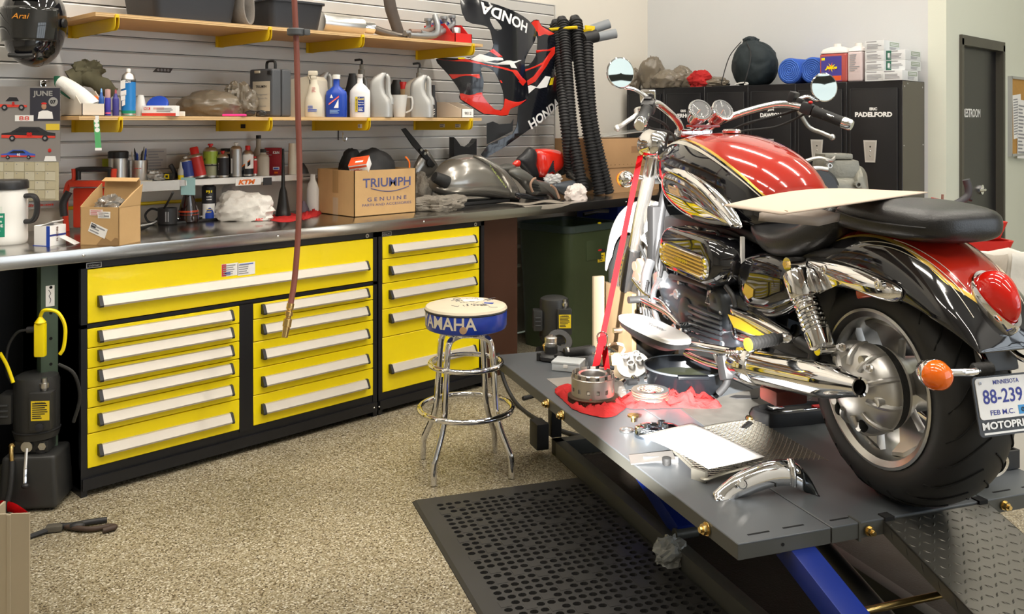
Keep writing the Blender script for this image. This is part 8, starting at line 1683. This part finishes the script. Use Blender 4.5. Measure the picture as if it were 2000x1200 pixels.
MB().box((.03, .06, z), (.10, .05, .0012), PAPER, rot=(0, 0, .3)).build('paper_patch', tp, flat=True); MB().box((.10, -.01, z-.001), (.045, .025, .0012), BLUE, rot=(0, 0, -.2)).build('blue_patch', tp, flat=True); b.build('top_print', tp, flat=True); text("1'ms", .035, gi, 'lettering', tp, (.05, -.055, z+.001), (.97, .1, 0), (-.1, .97, 0), w=.09, bold=.02)
MB().lathe([(.02, zt-.13), (.10, zt-.128), (.11, zt-.112), (.11, zt-.103), (.02, zt-.103)], CHROME, n=36).build('swivel_plate', c)
for a in (192, 285, 105, 13):
    t = R(a)+pi/4; u = V((cos(t), sin(t), 0)); P_ = [(.02, zt-.132), (.09, zt-.134), (.125, zt-.150), (.138, zt-.20), (.146, .45), (.158, .29), (.175, .215), (.215, .13), (.232, .09), (.236, .004)]
    MB().tube([u*r+V((0, 0, z)) for r, z in P_], .0142, CHROME, n=14, k=6).build('leg', c)
for r, z, q in ((.160, .474, .0118), (.207, .273, .0128)):
    b = MB(); b.tube([(r*cos(R(x)), r*sin(R(x)), z) for x in range(0, 360, 10)], q, CHROME, n=12, k=2, closed=True); b.build('foot_ring' if r > .2 else 'upper_ring', c)
    for a in (192, 285, 105, 13): t = R(a)+pi/4; rr_ = r-.002; MB().ell((rr_*cos(t)*1.07, rr_*sin(t)*1.07, z), (.008, .008, .008), CHROME, nu=10, nv=6).build('rivet', c)
# ---------------------------------------------------------------- hydraulic power units
PBK = mat('pump_paint', (.030, .030, .029), .40, var=.15, vs=6); LBY = mat('warning_yellow', (.82, .60, .02), .5)
def power_unit(label, p, rz, full=True):
    c = thing('hydraulic_pump', label, 'hydraulic pump', p, rz)
    b = MB(); b.box((0, 0, .115), (.225, .20, .21), PBK, bev=.018, seg=3, taper=(.9, .9)); b.build('oil_tank', c); MB().box((0, 0, .247), (.13, .12, .05), PBK, bev=.008).build('valve_block', c)
    MB().lathe([(.05, .27), (.082, .275), (.086, .29), (.086, .50), (.080, .52), (.06, .53), (.001, .532)], PBK, n=40).build('motor', c); MB().lathe([(.088, .30), (.090, .305), (.088, .31)], SATIN, n=40, cap=False).build('motor_band', c)
    MB().box((-.10, -.02, .40), (.055, .09, .12), PBK, bev=.01).build('capacitor_box', c)
    for i in range(3): MB().box((-.10, -.067, .375+.022*i), (.03, .004, .006), DGREY).build('vent_slot', c)
    cb = MB().box((.05, -.075, .40), (.085, .06, .15), PBK, bev=.006).build('control_box', c); lb = label_panel('warning_label', cb, LBY, (.052, -.1057, .405), AX, AZ, .070, .078, 8, INK, seed=4); text('WARNING', .007, INK, 'label_text', lb, (.052, -.1075, .437), AX, AZ, w=.04, bold=.03)
    MB().lathe([(.015, 0), (.016, .006), (.001, .008)], INK, (.05, -.106, .340), (0, -1, 0), n=18).build('button', cb); MB().lathe([(.012, 0), (.013, .01), (.018, .012), (.018, .03), (.010, .032), (.010, .05), (.001, .05)], STEEL, (.055, -.07, .476), n=16).build('cable_gland', cb)
    MB().lathe([(.010, 0), (.016, .0), (.016, .008), (.009, .008), (.009, .004), (.001, .004)], STEEL, (.045, -.061, .25), (0, -1, 0), n=6).build('hex_plug', c); MB().lathe([(.012, 0), (.022, .002), (.022, .012), (.001, .014)], STEEL, (-.012, -.061, .252), (0, -1, 0), n=18).build('valve_hub', c)
    MB().tube([(-.012, -.07, .245), (-.004, -.105, .17), (0, -.118, .125)], .0075, CHROME, n=8, k=3).build('release_lever', c); MB().ell((.001, -.120, .115), (.015, .012, .010), PLAS, nu=14, nv=8).build('lever_knob', c)
    MB().lathe([(.009, 0), (.012, .004), (.012, .018), (.009, .02)], BRASS, (-.065, -.065, .262), (0, -1, 0), n=6).build('brass_elbow', c); MB().tube([(-.065, -.082, .262), (-.062, -.092, .24), (-.058, -.094, .205)], .009, BRASS, n=10).build('brass_fitting', c)
    MB().tube([(-.058, -.094, .205), (-.052, -.115, .15), (-.056, -.13, .08), (-.075, -.15, .02), (-.13, -.20, .012), (-.20, -.26, .012)], .011, RUB, n=10).build('pressure_hose', c); MB().lathe([(.020, 0), (.022, .012), (.001, .016)], PLAS, (.035, -.05, .222), n=16).build('filler_cap', c); return c
power_unit('black hydraulic pump unit standing left of the wide tool cabinet', W(104, 992, Z=0)+V((-.03, .10, .0)), R(-38)); power_unit('black hydraulic pump unit in the gap behind the stool and green bin', V((3.98, 3.63, .0)), R(-42))
c = thing('connector_box', 'yellow cable connector hanging on the green bench leg', 'connector', W(79, 664, Y=3.93), R(-40)); MB().box((0, 0, 0), (.042, .03, .135), YEL, bev=.008).build('housing', c); MB().lathe([(.015, 0), (.022, .01), (.001, .04)], YEL, (0, 0, .06), n=16).build('cable_boot', c)
MB().tube([(.0, 0, .095), (.02, -.01, .12), (.07, -.01, .11), (.095, 0, .05), (.09, 0, -.03), (.075, 0, -.06)], .007, YEL, n=8).build('yellow_cable', c); MB().cyl((-.05, 0, .04), (-.02, 0, .042), .013, PLAS).build('plug', c); MB().tube([(-.05, 0, .04), (-.09, .0, .03), (-.125, .0, -.03), (-.13, .0, -.12), (-.11, 0, -.17)], .0055, RUB, n=8).build('black_cable', c)
MB().tube([(.07, .0, -.10), (.13, .0, -.14), (.145, .02, -.24), (.12, .02, -.34)], .007, RUB, n=8).build('lower_cable', c)
GLEG = mat('leg_green', (.055, .085, .055), .5); x0_, x1_ = bx(83, 3.975), bx(117, 3.975); c = thing('support_post', 'dark green steel support post with paper tag under the worktop', 'post', ((x0_+x1_)/2, 4.02, 0)); MB().box((0, 0, .4875), (x1_-x0_, .05, .975), GLEG, bev=.003).build('post', c)
for i in range(7): MB().cyl((.005, -.0255, .35+.105*i), (.005, -.0262, .35+.105*i), .0065, SLIT, n=12).build('bolt_hole', c, flat=True)
l = label_panel('paper_tag', c, PAPER, (.002, -.0256, .84), AX, AZ, .034, .085); MB().tube([(-.004, -.0268, .865), (.004, -.0268, .85), (-.002, -.0268, .84), (.004, -.0268, .825), (.0, -.0268, .81)], .0012, INK, n=4).build('handwriting', l)
tag(MB().box((.70, 4.58, .49), (1.38, .02, .968), BLACK).build('back_sheet', flat=True), 'black sheet closing the back of the open bay under worktop', 'panel')
c = thing('steel_rack', 'dark steel rack with a grey side under left end of worktop', 'rack', (.93, 4.20, 0)); MB().box((-.06, 0, .48), (.10, .5, .95), mat('rack_grey', (.17, .16, .14), .4, .3), bev=.004).build('side_panel', c); MB().box((.03, -.22, .48), (.05, .05, .95), BLACK).build('post', c)
for i in range(12): MB().cyl((.03, -.2452, .10+.07*i), (.03, -.2458, .10+.07*i), .008, DGREY, n=10).build('slot_hole', c, flat=True)
b = MB(); b.tube([W(0, 690, Y=4.0), W(14, 715, Y=4.0), W(26, 748, Y=3.98)], .007, YEL, n=8); tag(b.build('cable'), 'yellow cable hanging at far left under the worktop', 'cable')
# spring clamp on the floor
p = W(140, 1035, Z=0); c = thing('spring_clamp', 'black spring clamp pliers lying on the floor before the pump', 'clamp', p, R(-30)); MB().tube([(-.05, .01, .014), (.0, .0, .016), (.05, .018, .014), (.12, .03, .012)], .011, SATIN, n=10).build('handle', c); MB().tube([(-.02, .0, .014), (.03, -.03, .014), (.08, -.045, .012), (.14, -.035, .012), (.16, -.05, .012), (.12, -.07, .012)], .010, mat('rust_black', (.05, .03, .02), .6), n=10).build('hook_handle', c); MB().box((-.06, 0, .014), (.06, .04, .022), mat('jaw_grey', (.12, .11, .09), .5, .4), bev=.006).build('jaw', c); MB().ell((.02, -.01, .016), (.03, .02, .015), SATIN, nu=14, nv=8).build('spring', c)
MB().tube([(-.08, -.01, .012), (-.16, -.06, .008), (-.22, -.07, .008)], .010, SATIN, n=8).build('lead', c)
# near left: metal stand with a red strap
q = W(18, 1004, Z=.56); c = thing('metal_stand', 'pale aluminium stand post in the near left corner', 'stand', (q.x, q.y, 0), R(-40)); ALP = mat('stand_alu', (.50, .43, .32), .4, .5); b = MB(); b.box((0, 0, .29), (.10, .006, .54), ALP).box((-.047, .04, .29), (.006, .08, .54), ALP).box((0, .0, .29), (.012, .01, .54), ALP, bev=.003); b.build('post', c, flat=True); MB().box((0, .04, .010), (.16, .16, .020), ALP, bev=.003).build('foot', c)
b = MB(); a, e, g = W(-20, 985, Z=.01), W(25, 992, Z=.05), W(46, 1008, Z=.01); b.tube([a, e, g, W(10, 1015, Z=.02)], .02, STR, n=8, flat=.25); tag(b.build('strap'), 'red strap heap on the floor behind the near left stand', 'strap')
# ---------------------------------------------------------------- green bin and what stands behind it
GB = mat('bin_green', (.050, .070, .030), .42, var=.25, vs=3, bump=.05, bs=80); GB2 = mat('bin_rim', (.045, .065, .055), .4)
c = thing('waste_bin', 'large dark green square waste bin standing under the worktop end', 'bin', (4.83, 4.28, 0)); w_, d_, h = .54, .50, .86
def sq(s, z, r=.07): return [V((x, y, z)) for x, y in rr(w_*s, d_*s, r*s, 6)]
b = MB(); b.skin([sq(.86, 0), sq(.87, .01), sq(.935, h*.60), sq(.945, h*.605), sq(.985, h*.97), sq(.955, h*.97), sq(.84, .03)], GB, loop=False); b.build('body', c); b = MB(); b.skin([sq(.99, h*.94), sq(1.02, h*.945), sq(1.025, h-.006), sq(1.0, h), sq(.965, h-.004), sq(.96, h*.95)], GB2, cap=False); b.build('rim', c)
b = MB(); rect(b, LBY, (.08, -d_*.482, .62), AX, AZ, .075, .062, .002); rect(b, INK, (.08, -d_*.482, .665), AX, AZ, .075, .028, .002); b.ell((.06, -d_*.484, .672), (.026, .003, .010), RED, nu=14, nv=6); lines(b, INK, (.078, -d_*.485, .615), AX, AZ, .06, .045, 4, 3); b.build('label', c, flat=True)
MB().box((.0, -d_*.476, .68), (.16, .012, .14), GB, bev=.005).build('grip_recess', c); MB().ell((.05, -.25, h), (.018, .01, .008), YEL, nu=10, nv=6).build('paint_spot', c)
p = W(1160, 415, Y=4.30); tag(MB().box((5.62, 4.42, .845), (.60, .40, .22), BLUEP, bev=.01).build('tool_box'), 'blue metal tool box under the worktop behind the green bin', 'tool box'); tag(MB().box((5.62, 4.42, .365), (.62, .42, .73), BLACK, bev=.01).build('drawer_stand'), 'black drawer stand carrying the blue tool box behind the bin', 'stand')
a, e = W(1140, 418, Y=4.17), W(1188, 412, Y=4.17); tag(MB().tube([a+V((0, 0, -.005)), a.lerp(e, .3), a.lerp(e, .6)+V((0, 0, .006)), e], .014, CHROME, n=10, flat=.6).build('spanner'), 'shiny chrome spanner on the blue tool box behind the bin', 'spanner')
c = thing('rack_post', 'grey rack post with holes between bench and green bin', 'post', (4.36, 4.40, 0)); MB().box((0, 0, .44), (.05, .05, .88), mat('post_grey', (.08, .085, .10), .4, .4), bev=.003).build('post', c)
for i in range(3): MB().box((.05, -.03, .45+.13*i), (.07, .02, .022), STEEL, bev=.003).build('shelf_clip', c)
# cable from pump to lift, scrap on the mat
b = MB(); b.tube([W(972, 690, Z=.25), W(985, 745, Z=.10), W(1010, 790, Z=.012), W(1050, 820, Z=.010), W(1100, 843, Z=.010), W(1140, 855, Z=.010), W(1200, 880, Z=.010)], .011, RUB, n=10); tag(b.build('hydraulic_hose'), 'black hydraulic hose running over the floor from stool to lift', 'hose')
p = W(1310, 1098, Z=.014); b = MB(); b.blob(p, (.055, .045, .05), mat('scrap_plastic', (.42, .43, .41), .2, alpha=.75), 97, .4, 1.6, nu=26, nv=16, ridge=1); tag(b.build('plastic_scrap', flat=True), 'crumpled clear plastic scrap lying on the rubber mat', 'scrap')
